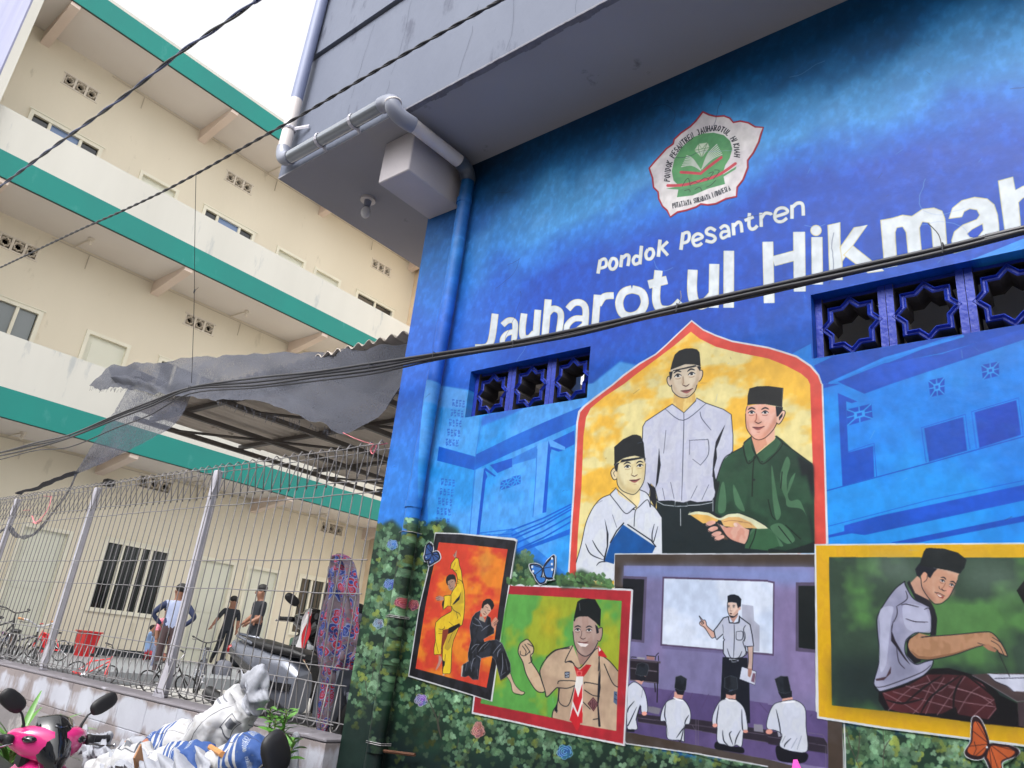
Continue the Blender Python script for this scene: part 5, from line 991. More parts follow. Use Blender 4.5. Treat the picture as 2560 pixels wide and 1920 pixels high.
# ---------------------------------------------------------------- low wall, ledge and rolled-top wire fence
FW = thing('fence_wall', 'low concrete wall with peeling whitewash under the wire fence', 'wall', (-8, 2.8, GZ))
zt = -.44
def course_wall(x0, x1, top):
    bl = random.Random(int(-x0*10)); z = top; row = 0
    build('wall_cap', MB().cbox((x0, 2.702, top-.02), (x1, 2.93, top), .006), mat('stained_cement_cap', (120,116,122), .9, (98,94,100), 3, 1, .3, 14, col3=(168,168,178), ns3=4, k3=.62), FW)
    z = top-.0205
    while z > GZ+.05:
        h = min(.2, z-GZ); x = x0+(0 if row % 2 else .2)-.4; xs = []
        while x < x1:
            a, b = max(x, x0), min(x+.398, x1)
            if b-a > .03:
                o = bl.uniform(0, .002); build('wall_block', MB().cbox((a+.001, 2.705+o, z-h+.001), (b-.001, 2.925, z-.001), .0035), M['peel'], FW)
            x += .4
        z -= h; row += 1
course_wall(-8.63, XL_-.004, zt); course_wall(-12.6, -8.634, zt-.14)
lg = MB(); lg.add([(-12.6,2.59,-.595),(-3.34,2.60,-.785),(-3.34,2.698,-.78),(-12.6,2.698,-.59),(-12.6,2.58,GZ),(-3.34,2.59,GZ),(-3.34,2.698,GZ),(-12.6,2.698,GZ)], [(0,1,2,3),(0,4,5,1),(1,5,6,2),(3,7,4,0),(2,6,7,3)])
tag(build('concrete_ledge', lg, M['conc']), 'sloping grey concrete ledge along the foot of the fence wall', 'ledge')
F = thing('wire_fence', 'galvanised wire fence with looped top and bottom on a low wall', 'fence', (-8, 2.8, zt))
FY = 2.79
posts = [-9.45, -7.41, -5.3]
pm = MB().cbox((-.03,-.025,0), (.03,.025,1.60), .006).mesh('post'); pm.materials.append(M['steel'])
for x in posts: inst('post', pm, (x, FY+.045, zt-.14*(x < -8.6)-.0), F, scale=(1,1,1 if x > -8.6 else 1.09))
build('post_foot', MB().prism([(-5.38,FY+.01,zt),(-5.22,FY+.01,zt),(-5.25,FY+.01,zt+.2),(-5.3,FY+.01,zt+.22)], (0,.004,0)), M['steel'], F)
def wire_mesh(zb):
    # upright with triangular rolls at both ends
    z1, z2, z3, z4 = .93, 1.165, -.19, -.41+zb; d = .055
    y0 = 0; pts = [(0,d*.2,z1),(0,-d*.9,z2-.02),(0,-d*.55,z2+.012),(0,0,z2+.016),(0,d*.6,z2+.012),(0,d*.9,z2-.02),(0,0,z1-.01),(0,0,z3+.01),(0,d*.9,z4+.03),(0,d*.6,z4),(0,-d*.6,z4),(0,-d*.9,z4+.03),(0,-d*.2,z3)]
    # slant so that front and back legs cross when seen from the side, as rolled mesh does
    pts = [(p[0]+(.028 if i in (1,2) else (-.02 if i in (4,5) else (.03 if i in (10,11) else (-.02 if i in (8,9) else 0)))), p[1], p[2]) for i, p in enumerate(pts)]
    m = MB(); m.tube(pts, .0038, 5); me = m.mesh('wire', smooth=True); me.materials.append(M['wire']); return me
wr, wl_ = wire_mesh(0), wire_mesh(-.14)
rnd = random.Random(3)
for i in range(0, 99):
    x = XL_-.06-i*.0985
    if x < -12.6: break
    inst('wire', wr if x > -8.63 else wl_, (x+rnd.uniform(-.004,.004), FY, 0), F, rot=(rnd.uniform(-.004,.004), rnd.uniform(-.006,.006), rnd.uniform(-.05,.05)))
def rail(x0, x1, z, y, wob=.004, r=.0035):
    n = 10; rr = random.Random(int(z*1000)); return build('rail', MB().tube([(x0+(x1-x0)*i/n, y+rr.uniform(-.002,.002), z+rr.uniform(-wob,wob)) for i in range(n+1)], r, 6), M['wire'], F, smooth=True)
for a, b, lo in ((-12.6,-9.45,1),(-9.45,-7.41,1),(-7.41,-5.3,0),(-5.3,XL_-.01,0)):
    for z in (.945, .867, .478, .287, -.104, -.19): rail(a, b, z, FY-.006)
    d = .055
    for y, z in ((-d*.9,1.145),(d*.9,1.145)): rail(a, b, z, FY+y)
    a2 = a; zz = -.38-.14*(b < -8 and a < -9)
    if a == -9.45:
        for y in (-d*.9, d*.9): rail(-8.63, b, -.38, FY+y); rail(a, -8.64, -.52, FY+y)
    else:
        for y in (-d*.9, d*.9): rail(a, b, -.38 if a > -9 else -.52, FY+y)
# ---------------------------------------------------------------- cables
def smooth3(pts, n=8):
    P = [Vector(p) for p in pts]; out = []
    for i in range(len(P)-1):
        a, b, c, d = P[max(i-1,0)], P[i], P[i+1], P[min(i+2,len(P)-1)]
        for k in range(n):
            t = k/n; out.append(.5*((2*b)+(-a+c)*t+(2*a-5*b+4*c-d)*t*t+(-a+3*b-3*c+d)*t**3))
    out.append(P[-1]); return out
def resample(P, step):
    out = [P[0]]; acc = 0
    for a, b in zip(P, P[1:]):
        l = (b-a).length; t = step-acc
        while t <= l: out.append(a.lerp(b, t/l)); t += step
        acc = (acc+l) % step
    out.append(P[-1]); return out
def twisted(name, label, pts, r, pitch, mt, n_=2):
    P = resample(smooth3(pts, 10), .02); T = thing(name, label, 'cable', P[0]); s = 0; str_ = [[] for _ in range(n_)]
    for i, p in enumerate(P):
        t = (P[min(i+1,len(P)-1)]-P[max(i-1,0)]).normalized(); a = t.cross(Vector((0,0,1))).normalized(); b = t.cross(a)
        ph = 2*math.pi*i*.02/pitch
        for k in range(n_): str_[k].append(p+(a*math.cos(ph+2*math.pi*k/n_)+b*math.sin(ph+2*math.pi*k/n_))*r)
    for k in range(n_): build('strand', MB().tube(str_[k], r, 7), mt if not isinstance(mt, list) else mt[k], T, smooth=True)
    return T
def ext(P): P = [Vector(p) for p in P]; return [P[0]+(P[0]-P[1]).normalized()*3]+P+[P[-1]+(P[-1]-P[-2]).normalized()*3]
c1 = [onY(x, y, 1.5) for x, y in ((-60,508),(0,466),(130,370),(252,283),(341,217),(448,133),(545,68),(640,2),(700,-40))]
twisted('power_cable', 'thickest twisted cable crossing the top left corner of the view', ext(c1), .0078, .7, [M['cable'], M['cable_blue']])
c2 = [onY(x, y, 1.9) for x, y in ((-60,696),(0,669),(185,581),(304,528),(405,480),(492,434),(640,351),(770,278),(900,200),(1045,116),(1175,43),(1253,0),(1330,-42))]
twisted('service_cable', 'thin twisted black cable crossing in front of the grey overhang', ext(c2), .0052, .26, M['cable'])
def bundle(offs, pts): return [Vector(p)+Vector(o) for p, o in zip(pts, offs)]
px3 = [(-90,1152),(0,1136),(87,1116),(174,1093),(289,1047),(376,1012),(477,973),(640,958),(780,942),(929,921),(1088,892),(1280,862),(1440,832),(1610,792),(1760,759),(1920,724),(2140,676),(2354,628),(2560,577),(2700,542)]
CB = thing('cable_bundle', 'bundle of black cables slung across the shade net and the front of the mural', 'cable', onY(929, 921, 2.6))
rnd = random.Random(8)
for k in range(4):
    pts = []
    for i, (x, y) in enumerate(px3):
        spread = (9 if 600 < x < 1000 else 5) if x < 1300 else 5.5
        pts.append(onY(x, y+(k-1.5)*spread*.9+rnd.uniform(-2.2,2.2)+(5 if k == 3 and x < 480 else 0)+(14 if k == 3 and 100 < x < 420 else 0), 2.6+.008*(k % 2)))
    build('cable_strand', MB().tube(smooth3(ext(pts), 6), .0085 if k < 3 else .0055, 7), mat('worn_black_cable', (30,30,36), .38, (60,60,66), 5, .9) if k == 0 else M['cable'], CB, smooth=True)
for x, y in ((477,973),(929,921),(1088,892),(1696,775),(2358,628),(1288,865)):
    p = onY(x, y, 2.6); m = MB(); m.tube([p+Vector((0,-.022,-.018)), p+Vector((.004,-.024,.02)), p+Vector((.004,.02,.02))], .0025, 5)
    if x in (929, 1696, 2358): build('wire_tie', m, M['cable'], CB); m = MB(); q = onY(x-(-5 if x == 1696 else (38 if x == 2358 else 18)), y-(70 if x == 2358 else 48), 2.6); m.tube(smooth3([p+Vector((0,-.02,0)), (p+q)/2+Vector((.012,-.01,0)), q], 4), .0018, 5)
    build('wire_tie', m, M['cable'], CB)
v = MB(); v.tube(smooth3([onY(490,437,1.9), onY(487,600,2.1), onY(486,728,2.25), onY(483,840,2.4), onY(479,957,2.58)], 6), .0022, 5); k_ = onY(486,728,2.25); v.tube([k_, k_+Vector((.05,0,.02))], .0016, 4); v.ellipsoid(k_, (.006,.006,.02), 6, 5)
tag(build('hanging_wire', v, M['cable']), 'thin upright wire dropping from the twisted cable to the bundle', 'wire')
# ---------------------------------------------------------------- shade net
def net_mat():
    m = bpy.data.materials.new('black_shade_net'); m.use_nodes = True; t = m.node_tree; N = t.nodes; Lk = t.links; b = N['Principled BSDF']; b.inputs['Roughness'].default_value = .8
    tc = N.new('ShaderNodeTexCoord'); mp = N.new('ShaderNodeMapping'); mp.inputs['Scale'].default_value = (80,80,24); mp.inputs['Rotation'].default_value = (.3,.5,.2); Lk.new(tc.outputs['Object'], mp.inputs[0])
    n = N.new('ShaderNodeTexNoise'); n.inputs['Scale'].default_value = 1.6; n.inputs['Detail'].default_value = 4; Lk.new(mp.outputs[0], n.inputs['Vector'])
    n2 = N.new('ShaderNodeTexNoise'); n2.inputs['Scale'].default_value = 1.7; n2.inputs['Detail'].default_value = 4; Lk.new(tc.outputs['Object'], n2.inputs['Vector'])
    mx = N.new('ShaderNodeMix'); mx.data_type = 'RGBA'; mx.inputs[6].default_value = lin((42,44,54))+(1,); mx.inputs[7].default_value = lin((70,73,86))+(1,); Lk.new(n.outputs[0], mx.inputs[0]); Lk.new(mx.outputs[2], b.inputs['Base Color'])
    a = N.new('ShaderNodeMath'); a.operation = 'MULTIPLY_ADD'; a.inputs[1].default_value = .7; a.inputs[2].default_value = 0; Lk.new(n.outputs[0], a.inputs[0])
    a2 = N.new('ShaderNodeMath'); a2.operation = 'MULTIPLY_ADD'; a2.inputs[1].default_value = .5; Lk.new(n2.outputs[0], a2.inputs[0]); Lk.new(a.outputs[0], a2.inputs[2])
    r = N.new('ShaderNodeMapRange'); r.inputs[1].default_value = .52; r.inputs[2].default_value = .68; r.inputs[3].default_value = .98; r.inputs[4].default_value = .74; Lk.new(a2.outputs[0], r.inputs[0]); Lk.new(r.outputs[0], b.inputs['Alpha'])
    bp = N.new('ShaderNodeBump'); bp.inputs['Strength'].default_value = .7; bp.inputs['Distance'].default_value = .012; Lk.new(n.outputs[0], bp.inputs['Height']); Lk.new(bp.outputs[0], b.inputs['Normal'])
    return m
M['net'] = net_mat()
NT = thing('shade_net', 'torn grey black shade net draped over the canopy edge and tied to the fence', 'net', onY(640, 920, 3.2))
def arc(P, n):                                   # polyline resampled by length, n+1 points
    P = smooth3(P, 6); d = [0]
    for a, b in zip(P, P[1:]): d.append(d[-1]+(b-a).length)
    out = []; j = 0
    for i in range(n+1):
        t = d[-1]*i/n
        while j < len(P)-2 and d[j+1] < t: j += 1
        out.append(P[j].lerp(P[j+1], min(max((t-d[j])/(d[j+1]-d[j]+1e-9), 0), 1)))
    return out
def cloth(name, top, bot, n=46, m_=20, amp=.03, sag=.06, ragged=0, seed=1, mt=None, parent=None, thick=.0):
    A, Bt = arc(top, n), arc(bot, n); rr = random.Random(seed); mbx = MB(); vs = []
    for j in range(m_+1):
        t = j/m_
        for i in range(n+1):
            p = A[i].lerp(Bt[i], t); e = math.sin(math.pi*t)
            q = noise.noise(Vector((i/n*7+seed, t*2.2, seed)))*amp*(.1+e)+noise.noise(Vector((i/n*22, t*3+seed, 0)))*amp*.35
            p = p+Vector((0, -q*1.2, q-sag*e))
            if ragged and j == m_: p = p+Vector((rr.uniform(-.01,.01), 0, rr.uniform(-ragged, ragged)))
            vs.append(p)
    fs = [(j*(n+1)+i, j*(n+1)+i+1, (j+1)*(n+1)+i+1, (j+1)*(n+1)+i) for j in range(m_) for i in range(n)]
    mbx.add(vs, fs); return build(name, mbx, mt or M['net'], parent or NT, smooth=True, fix=False)
cloth('net_sheet', [onY(x,y,d) for x,y,d in ((272,917,3.12),(345,908,3.18),(414,905,3.2),(474,893,3.25),(560,889,3.28),(640,886,3.3),(760,880,3.32),(857,877,3.32),(940,868,3.32),(1026,858,3.3))],
      [onY(x,y,d) for x,y,d in ((300,966,3.08),(400,985,3.0),(521,996,2.95),(580,1000,2.95),(640,1000,2.95),(700,1020,2.92),(764,1044,2.9),(814,1063,2.88),(855,1084,2.86),(909,1064,2.9),(952,1038,2.95),(1010,955,3.0))], 72, 30, .085, .05, .004, 1)
cloth('net_flap', [onY(x,y,3.1) for x,y in ((272,917),(300,918),(345,925),(390,945))], [onY(x,y,3.06) for x,y in ((222,966),(255,974),(290,966),(320,975))], 16, 8, .02, 0, .014, 5)
M['net_thin'] = M['net'].copy(); M['net_thin'].name = 'thin_shade_net'
for n_ in M['net_thin'].node_tree.nodes:
    if n_.bl_idname == 'ShaderNodeMapRange': n_.inputs[3].default_value = .85; n_.inputs[4].default_value = .45
    if n_.bl_idname == 'ShaderNodeMix': n_.inputs[6].default_value = lin((34,36,48))+(1,); n_.inputs[7].default_value = lin((62,66,82))+(1,)
cloth('net_tail', [onY(x,y,d) for x,y,d in ((345,925,3.1),(304,998,3.02),(260,1070,2.95),(231,1113,2.92),(191,1178,2.88))], [onY(x,y,d) for x,y,d in ((480,985,3.06),(440,1058,3.0),(362,1105,2.95),(252,1160,2.9),(192,1184,2.88))], 30, 12, .02, 0, 0, 9, M['net_thin'])
def strand(pts, w, Yd, flat=.25, mt=None):
    P = smooth3([onY(x,y,Yd) for x, y in pts], 6); m = len(P); rr = [w*(.75+.5*noise.noise(Vector((i*.35, w*50, 0)))) for i in range(m)]
    build('net_strand', MB().tube(P, rr, 8, flat=flat), mt or M['net'], NT, smooth=True)
strand([(191,1180),(165,1190),(125,1205),(90,1222),(58,1228),(46,1234)], .045, 2.86)
strand([(190,1185),(178,1215),(160,1245),(130,1284),(110,1310),(85,1335),(60,1343),(40,1338),(29,1325),(20,1318),(0,1330),(-20,1345)], .032, 2.84, mt=M['net_thin'])
M['red_string'] = mat('red_plastic_string', (206,84,96), .5, (226,150,158), 20, .9)
rs_ = MB()
for pts in (((858,1082),(885,1095),(915,1106),(945,1112),(968,1108)),((935,1112),(927,1125),(932,1135),(940,1122),(942,1110)),((128,1240),(124,1262),(112,1285),(92,1305),(82,1306)),((58,1276),(75,1275)),((110,1240),(130,1243)),((80,1290),(90,1310),(104,1300))):
    build('tie_string', MB().tube(smooth3([onY(x,y,2.76) for x,y in pts], 5), .006, 5, flat=.4), M['red_string'], NT)

fr = MB(); rr = random.Random(4)
for i in range(70):
    t = rr.random(); x = 540+t*310; y = 1000+t*78+rr.uniform(-4,6); p = onY(x, y, 2.9); fr.tube([p, p+Vector((rr.uniform(-.03,.03), 0, -rr.uniform(.02,.07)))], .0012, 3)
for i in range(40):
    x = 225+rr.random()*95; p = onY(x, 968+rr.uniform(-3,5), 3.06); fr.tube([p, p+Vector((rr.uniform(-.04,.01), 0, -rr.uniform(.01,.05)))], .0014, 3)
build('frayed_threads', fr, M['net'], NT, fix=False, kind='stuff')
# ---------------------------------------------------------------- printed cloth and sack images (flat print, painted here)
def small_canvas(n, fn):
    global CW, CH
    old = CW, CH; CW = CH = n; V.a = np.zeros((n, n, 3), np.float32); fn(n); CW, CH = old; return np.clip(V.a/255, 0, 1)
def blob(cx, cy, r, k, rnd, sq=1.0): return smooth([(cx+math.cos(t)*r*rnd.uniform(.6,1.1), cy+sq*math.sin(t)*r*rnd.uniform(.6,1.1)) for t in np.linspace(0, 6.283*(k-1)/k, k)], True, 3)
def batik(n):
    V.a[:] = (116,100,112); rnd = random.Random(6); LBn = (136,150,200)
    for i in range(150): fillc(blob(rnd.uniform(0,n), rnd.uniform(0,n), rnd.uniform(5,14), 7, rnd), rnd.choice([(96,84,100),(134,112,120),(70,74,130),(150,60,84)]), amp=0, al=.8)
    for i in range(75):
        cx, cy, r = rnd.uniform(0,n), rnd.uniform(0,n), rnd.uniform(14,30); outer, inner = rnd.choice([((172,28,60),(22,52,140)),((22,52,140),(60,80,170)),((172,28,60),(196,70,96)),((30,50,130),(172,28,60))])
        q = blob(cx, cy, r, 8, rnd, 1.3); fillc(cx+(q-[cx,cy])*1.16 if False else np.array([cx,cy])+(q-[cx,cy])*1.16, LBn, amp=0); fillc(q, outer, amp=0); fillc(np.array([cx,cy])+(q-[cx,cy])*.5, LBn, amp=0); fillc(np.array([cx,cy])+(q-[cx,cy])*.4, inner, amp=0)
    for i in range(160):
        x, y, a, l = rnd.uniform(0,n), rnd.uniform(0,n), rnd.uniform(0,6.3), rnd.uniform(12,40); p = smooth([(x, y), (x+math.cos(a)*l, y+math.sin(a)*l), (x+math.cos(a+.8)*l*1.6, y+math.sin(a+.8)*l*1.6)], False, 5)
        A_2, B_2, _, _ = ribbon(p, 2.6); fillc(np.concatenate([A_2, B_2[::-1]]), rnd.choice([LBn,(30,50,130),(170,40,70)]), amp=0)
M['batik'] = image_mat('batik_print', small_canvas(512, batik), .85, .3, 14, .5, ext='REPEAT')
def sack_img(kind):
    def f(n):
        V.a[:] = (226,226,230); rnd = random.Random(kind)
        def rect(a, b, c, d, col): fillc([(a*n,b*n),(c*n,b*n),(c*n,d*n),(a*n,d*n)], col, amp=0)
        if kind == 1:
            rect(0,.0,1,.45,(58,98,172))
            for k in range(3): rect(0,.47+k*.045,1,.495+k*.045,(58,98,172))
        else:
            rect(.1,.2,.34,.215,(90,92,104)); rect(.1,.385,.34,.4,(90,92,104)); rect(.1,.2,.115,.4,(90,92,104)); rect(.325,.2,.34,.4,(90,92,104)); rect(.145,.26,.3,.34,(120,122,132)); rect(.6,.18,.9,.2,(150,152,162)); rect(.6,.24,.86,.26,(150,152,162))
        rect(.5,0,.507,1,(60,60,70))
        def word(t, x0, y0, w_, h_, col):
            for i, ch in enumerate(t):
                if ch not in GLY: continue
                for st in GLY[ch].split('/'):
                    p = [((x0+(i+float(q.split(',')[0])*.7)*w_)*n, (y0+(1-float(q.split(',')[1]))*h_)*n) for q in st.split()]
                    A_2, B_2, _, _ = ribbon(np.array(p, float), .006*n); fillc(np.concatenate([A_2, B_2[::-1]]), col, amp=0)
        if kind == 1: [word('BROTHERS', x_, .3, .024, .055, (226,230,238)) for x_ in (.05,.3,.55,.8)]
        else: word('PT', .6, .55, .06, .1, (130,134,150)); 
        for i in range(60):
            x, y = rnd.uniform(0,n), rnd.uniform(0,n); fillc(blob(x, y, rnd.uniform(3,16), 6, rnd), (176,168,160), al=.25, amp=0)
    return f
M['sack_blue'] = image_mat('blue_banded_sack', small_canvas(384, sack_img(1)), .75, .5, 7, .56, bs2=26, ext='REPEAT')
M['sack_white'] = image_mat('white_woven_sack', small_canvas(384, sack_img(2)), .75, .5, 7, .56, bs2=26, ext='REPEAT')
M['sack_clear'] = mat('thin_white_plastic', (156,158,166), .7, (138,141,152), 9, .9, .5, 18)
def foot(x, y, z): p = onZ(x, y, z); return (p.x, p.y, z)
# ---------------------------------------------------------------- batik cloth
BT = thing('batik_cloth', 'red and blue batik cloth hanging behind the fence beside the mural', 'cloth', onY(845, 1385, 2.98))
def hanging(rows, n=36, seed=2):
    mbx = MB(); vs = []; rr = random.Random(seed); Rws = []
    for i in range(len(rows)-1):
        for k in range(8):
            t = k/8; Rws.append([rows[i][j]*(1-t)+rows[i+1][j]*t for j in range(3)])
    Rws.append(list(rows[-1])); m_ = len(Rws)
    for j, (y, xa, xb) in enumerate(Rws):
        for i in range(n+1):
            u = i/n; p = onY(xa+(xb-xa)*u, y, 2.98); f = math.sin(u*19+math.sin(j*.12)*1.2)*.5+math.sin(u*33+1)*.3; p.y += .055*f*min(1, j/6+.2)+.02*noise.noise(Vector((u*4, j*.2, seed))); vs.append(p)
    mbx.add(vs, [(j*(n+1)+i, j*(n+1)+i+1, (j+1)*(n+1)+i+1, (j+1)*(n+1)+i) for j in range(m_-1) for i in range(n)])
    o = build('cloth_panel', mbx, M['batik'], BT, smooth=True, fix=False); me = o.data; Lr = me.uv_layers.new(name='UVMap')
    for lp in me.loops: i, j = lp.vertex_index % (n+1), lp.vertex_index//(n+1); Lr.data[lp.index].uv = (i/n*1.25, 1-j/(m_-1)*1.9)
    return o
hanging([(1384,840,856),(1392,832,868),(1420,822,880),(1470,812,892),(1540,804,900),(1600,796,903),(1650,794,898),(1676,796,890)]); 
hanging([(1500,806,838),(1600,790,832),(1700,802,828),(1780,796,820),(1832,792,816)], 12, 5)
# ---------------------------------------------------------------- scooters
M['pink'] = mat('pink_gloss_paint', (208,46,124), .2, (194,38,112), 2, .5, coat=.6); M['black_gloss'] = mat('black_gloss_plastic', (16,18,22), .1, (24,26,30), 2, .5, coat=.7)
M['black_matt'] = mat('black_matt_plastic', (24,24,28), .55); M['rubber'] = mat('tyre_rubber', (28,28,30), .85); M['chrome'] = mat('chrome', (200,200,206), .12, metal=1); M['silver'] = mat('silver_paint', (108,112,124), .25, (92,96,108), 2, .5, coat=.5, metal=.3)
M['navy'] = mat('navy_plastic', (26,44,86), .3, coat=.3); M['seatv'] = mat('vinyl_seat', (30,30,32), .5); M['lens'] = mat('clear_lens', (196,200,206), .08, spec=.9); M['redlens'] = mat('red_lens', (150,20,26), .15)
def wheel(parent, c, r, w_, spoke=5):
    mbx = MB(); lo = []
    for k in range(24):
        a = 2*math.pi*k/24; lo.append([(c[0]+math.cos(a)*(r-w_*.5+w_*.5*math.cos(b)), c[1]+w_*.5*math.sin(b), c[2]+math.sin(a)*(r-w_*.5+w_*.5*math.cos(b))) for b in [i*2*math.pi/8 for i in range(8)]])
    mbx.loft(lo+[lo[0]], cap=False); W = build('wheel', mbx, M['rubber'], parent, smooth=True, off=False)
    rb = MB(); rb.tube([(c[0], c[1]-.04, c[2]), (c[0], c[1]+.04, c[2])], .04, 10)
    for k in range(spoke): a = 2*math.pi*k/spoke; rb.tube([c, (c[0]+math.cos(a)*(r-w_), c[1], c[2]+math.sin(a)*(r-w_))], .016 if spoke < 8 else .003, 6)
    build('rim', rb, M['silver'], W, off=False)
def scooter(label, body, visor=True, mirrors=(1,-1), cat='scooter', name='parked_scooter', mats=None, cover=True, group=None, ms=1.0):
    T = thing(name, label, cat, (0,0,0), 0, group)
    def b(nm, mb, mt, sm=True, par=T, **kw): return build(nm, mb, mt, par, smooth=sm, off=False, **kw)
    HX, HZ = .42, .97
    if cover:
        m = MB(); loops = []
        for y, sx, sz, dx, dz in ((-.2,.03,.025,-.05,.0),(-.185,.055,.045,-.03,.0),(-.13,.085,.075,0,-.01),(-.06,.11,.09,.02,-.02),(0,.118,.095,.03,-.025),(.06,.11,.09,.02,-.02),(.13,.085,.075,0,-.01),(.185,.055,.045,-.03,.0),(.2,.03,.025,-.05,.0)):
            loops.append([(HX+dx+sx*math.copysign(abs(math.cos(a))**.8, math.cos(a))*(1 if math.cos(a) > 0 else .6), y, HZ+dz+sz*math.copysign(abs(math.sin(a))**.8, math.sin(a))) for a in [i*2*math.pi/16 for i in range(16)]])
        m.loft(loops); b('handlebar_cover', m, body)
        m = MB(); m.cbox((HX-.09, -.12, HZ-.17), (HX+.02, .12, HZ-.05), .02); m.cbox((HX-.1, -.1, HZ+.0), (HX-.02, .1, HZ+.055), .015); b('instrument_panel', m, M['black_matt'], False)
        for s in (-1, 1): m = MB(); m.ellipsoid((HX+.055, s*.125, HZ+.005), (.05,.042,.022), 10, 6); b('indicator', m, M['black_gloss'])
    if visor:
        m = MB(); lo = []
        for z, hw, x, bul in ((HZ+.125,.085,.44,.012),(HZ+.118,.096,.455,.016),(HZ+.06,.105,.50,.03),(HZ+.0,.104,.53,.045),(HZ-.07,.088,.555,.045),(HZ-.13,.055,.57,.035),(HZ-.17,.018,.565,.02)):
            lo.append([(x+bul*(1-(v/1.0)**2)-.035*v*v, hw*v, z-.02*(v*v)*(z > HZ+.05)) for v in [i/5-1 for i in range(11)]])
        back = [[(p[0]-.014, p[1]*.985, p[2]) for p in reversed(l)] for l in lo]
        m.loft([l+bk for l, bk in zip(lo, back)]); b('visor', m, M['black_gloss'])
        e = MB(); e.tube([(.512,-.03,HZ+.075),(.522,-.01,HZ+.07),(.522,.01,HZ+.07),(.512,.03,HZ+.075)], .005, 6, flat=.8); b('visor_badge', e, M['chrome'])
    hb = MB(); hb.tube([(HX-.03,-.33,HZ-.005),(HX,-.2,HZ),(HX,.2,HZ),(HX-.03,.33,HZ-.005)], .012, 8); b('handlebar', hb, M['chrome'])
    for s in (-1, 1):
        g = MB(); g.tube([(HX-.005,s*.2,HZ),(HX-.03,s*.33,HZ-.005),(HX-.031,s*.338,HZ-.005)], [.02,.019,.022], 10); g.cbox((HX-.04, min(s*.19,s*.235), HZ-.03), (HX+.03, max(s*.19,s*.235), HZ+.02), .008); b('grip', g, M['black_matt'])
        l = MB(); l.tube([(HX+.035,s*.2,HZ-.02),(HX+.06,s*.26,HZ-.03),(HX+.04,s*.345,HZ-.03)], [.008,.009,.008], 6, flat=.6); l.ellipsoid((HX+.04,s*.348,HZ-.03), (.011,.011,.011), 6, 5); b('brake_lever', l, M['chrome'])
    for s in mirrors:
        st = MB(); st.tube([(HX-.01,s*.15,HZ+.03),(HX-.01,s*.152,HZ+.07),(HX-.015,s*.175,HZ+.12),(HX-.01,s*.215,HZ+.155),(HX-.0,s*.225,HZ+.16)], [.014,.008,.006,.006,.007], 8); Mi = b('mirror', st, M['black_matt'])
        mh = MB(); R = Matrix.Rotation(.55*s, 3, 'X') @ Matrix.Rotation(.15, 3, 'Z'); lo = []
        for d, k in ((-.016,.55),(-.01,.86),(0,.98),(.009,1.0),(.014,.96)):
            lo.append([Vector((HX-d, s*.245, HZ+.185))+R @ Vector((0, (.084 if ms == 1 else .052)*ms*k*math.copysign(abs(math.cos(a))**.75, math.cos(a)), .046*ms*(1.45 if ms > 1 else 1)*k*math.copysign(abs(math.sin(a))**.75, math.sin(a)))) for a in [i*2*math.pi/20 for i in range(20)]])
        m = MB(); m.loft(lo); b('mirror_head', m, M['black_matt'], True, Mi)
        m = MB(); m.prism([Vector((HX-.0145, s*.245, HZ+.185))+R @ Vector((0, (.072 if ms == 1 else .045)*ms*math.copysign(abs(math.cos(a))**.8, math.cos(a)), .039*ms*(1.45 if ms > 1 else 1)*math.copysign(abs(math.sin(a))**.8, math.sin(a)))) for a in [i*2*math.pi/16 for i in range(16)]], (-.002,0,0)); b('mirror_glass', m, M['glass'], False, Mi)
    # apron, leg shield, floor, body, seat, wheels
    def lp(z, x0, x1, hw): return [(x0,-hw,z),(x1,-hw*.8,z),(x1+.03,0,z),(x1,hw*.8,z),(x0,hw,z),(x0-.03,0,z)]
    m = MB(); m.loft([lp(HZ-.1,.36,.46,.09),lp(.8,.38,.52,.16),lp(.62,.38,.52,.2),lp(.42,.36,.48,.19),lp(.3,.32,.42,.14)]); b('front_apron', m, body)
    m = MB(); m.cbox((-.02,-.17,.26),(.38,.17,.31),.015); b('floor_board', m, M['black_matt'], False)
    m = MB(); lo = []
    for x, z0, z1, hw in ((.02,.3,.6,.09),(-.1,.3,.69,.12),(-.35,.42,.72,.14),(-.6,.54,.75,.115),(-.82,.64,.76,.05)): lo.append([(x, hw*math.copysign(abs(math.cos(a))**.7, math.cos(a)), (z0+z1)/2+(z1-z0)/2*math.copysign(abs(math.sin(a))**.7, math.sin(a))) for a in [i*2*math.pi/14 for i in range(14)]])
    m.loft(lo); b('rear_body', m, body)
    m = MB(); m.loft([[(x, s_*(hw+.012), z+dz) for dz in (-.05,.0)]+[(x, s_*(hw-.03), z+dz) for dz in (.0,-.05)] for s_ in (1,) for x, z, hw in ((.0,.5,.1),(-.15,.5,.13),(-.35,.56,.145),(-.6,.64,.12),(-.8,.7,.06))]); m.loft([[(x, -(hw+.012), z+dz) for dz in (-.05,.0)]+[(x, -(hw-.03), z+dz) for dz in (.0,-.05)] for x, z, hw in ((.0,.5,.1),(-.15,.5,.13),(-.35,.56,.145),(-.6,.64,.12),(-.8,.7,.06))]); b('side_trim', m, M['black_gloss'])
    m = MB(); m.cbox((-.5,-.1,.25),(-.05,.1,.5),.03); b('engine_cover', m, M['black_matt'], False)
    m = MB(); lo = []
    for x, z, hw, h in ((.06,.69,.07,.02),(-.05,.71,.11,.035),(-.3,.725,.12,.035),(-.5,.75,.11,.035),(-.66,.755,.06,.025)): lo.append([(x, hw*math.copysign(abs(math.cos(a))**.6, math.cos(a)), z+h*math.copysign(abs(math.sin(a))**.6, math.sin(a))) for a in [i*2*math.pi/14 for i in range(14)]])
    m.loft(lo); b('seat', m, M['seatv'])
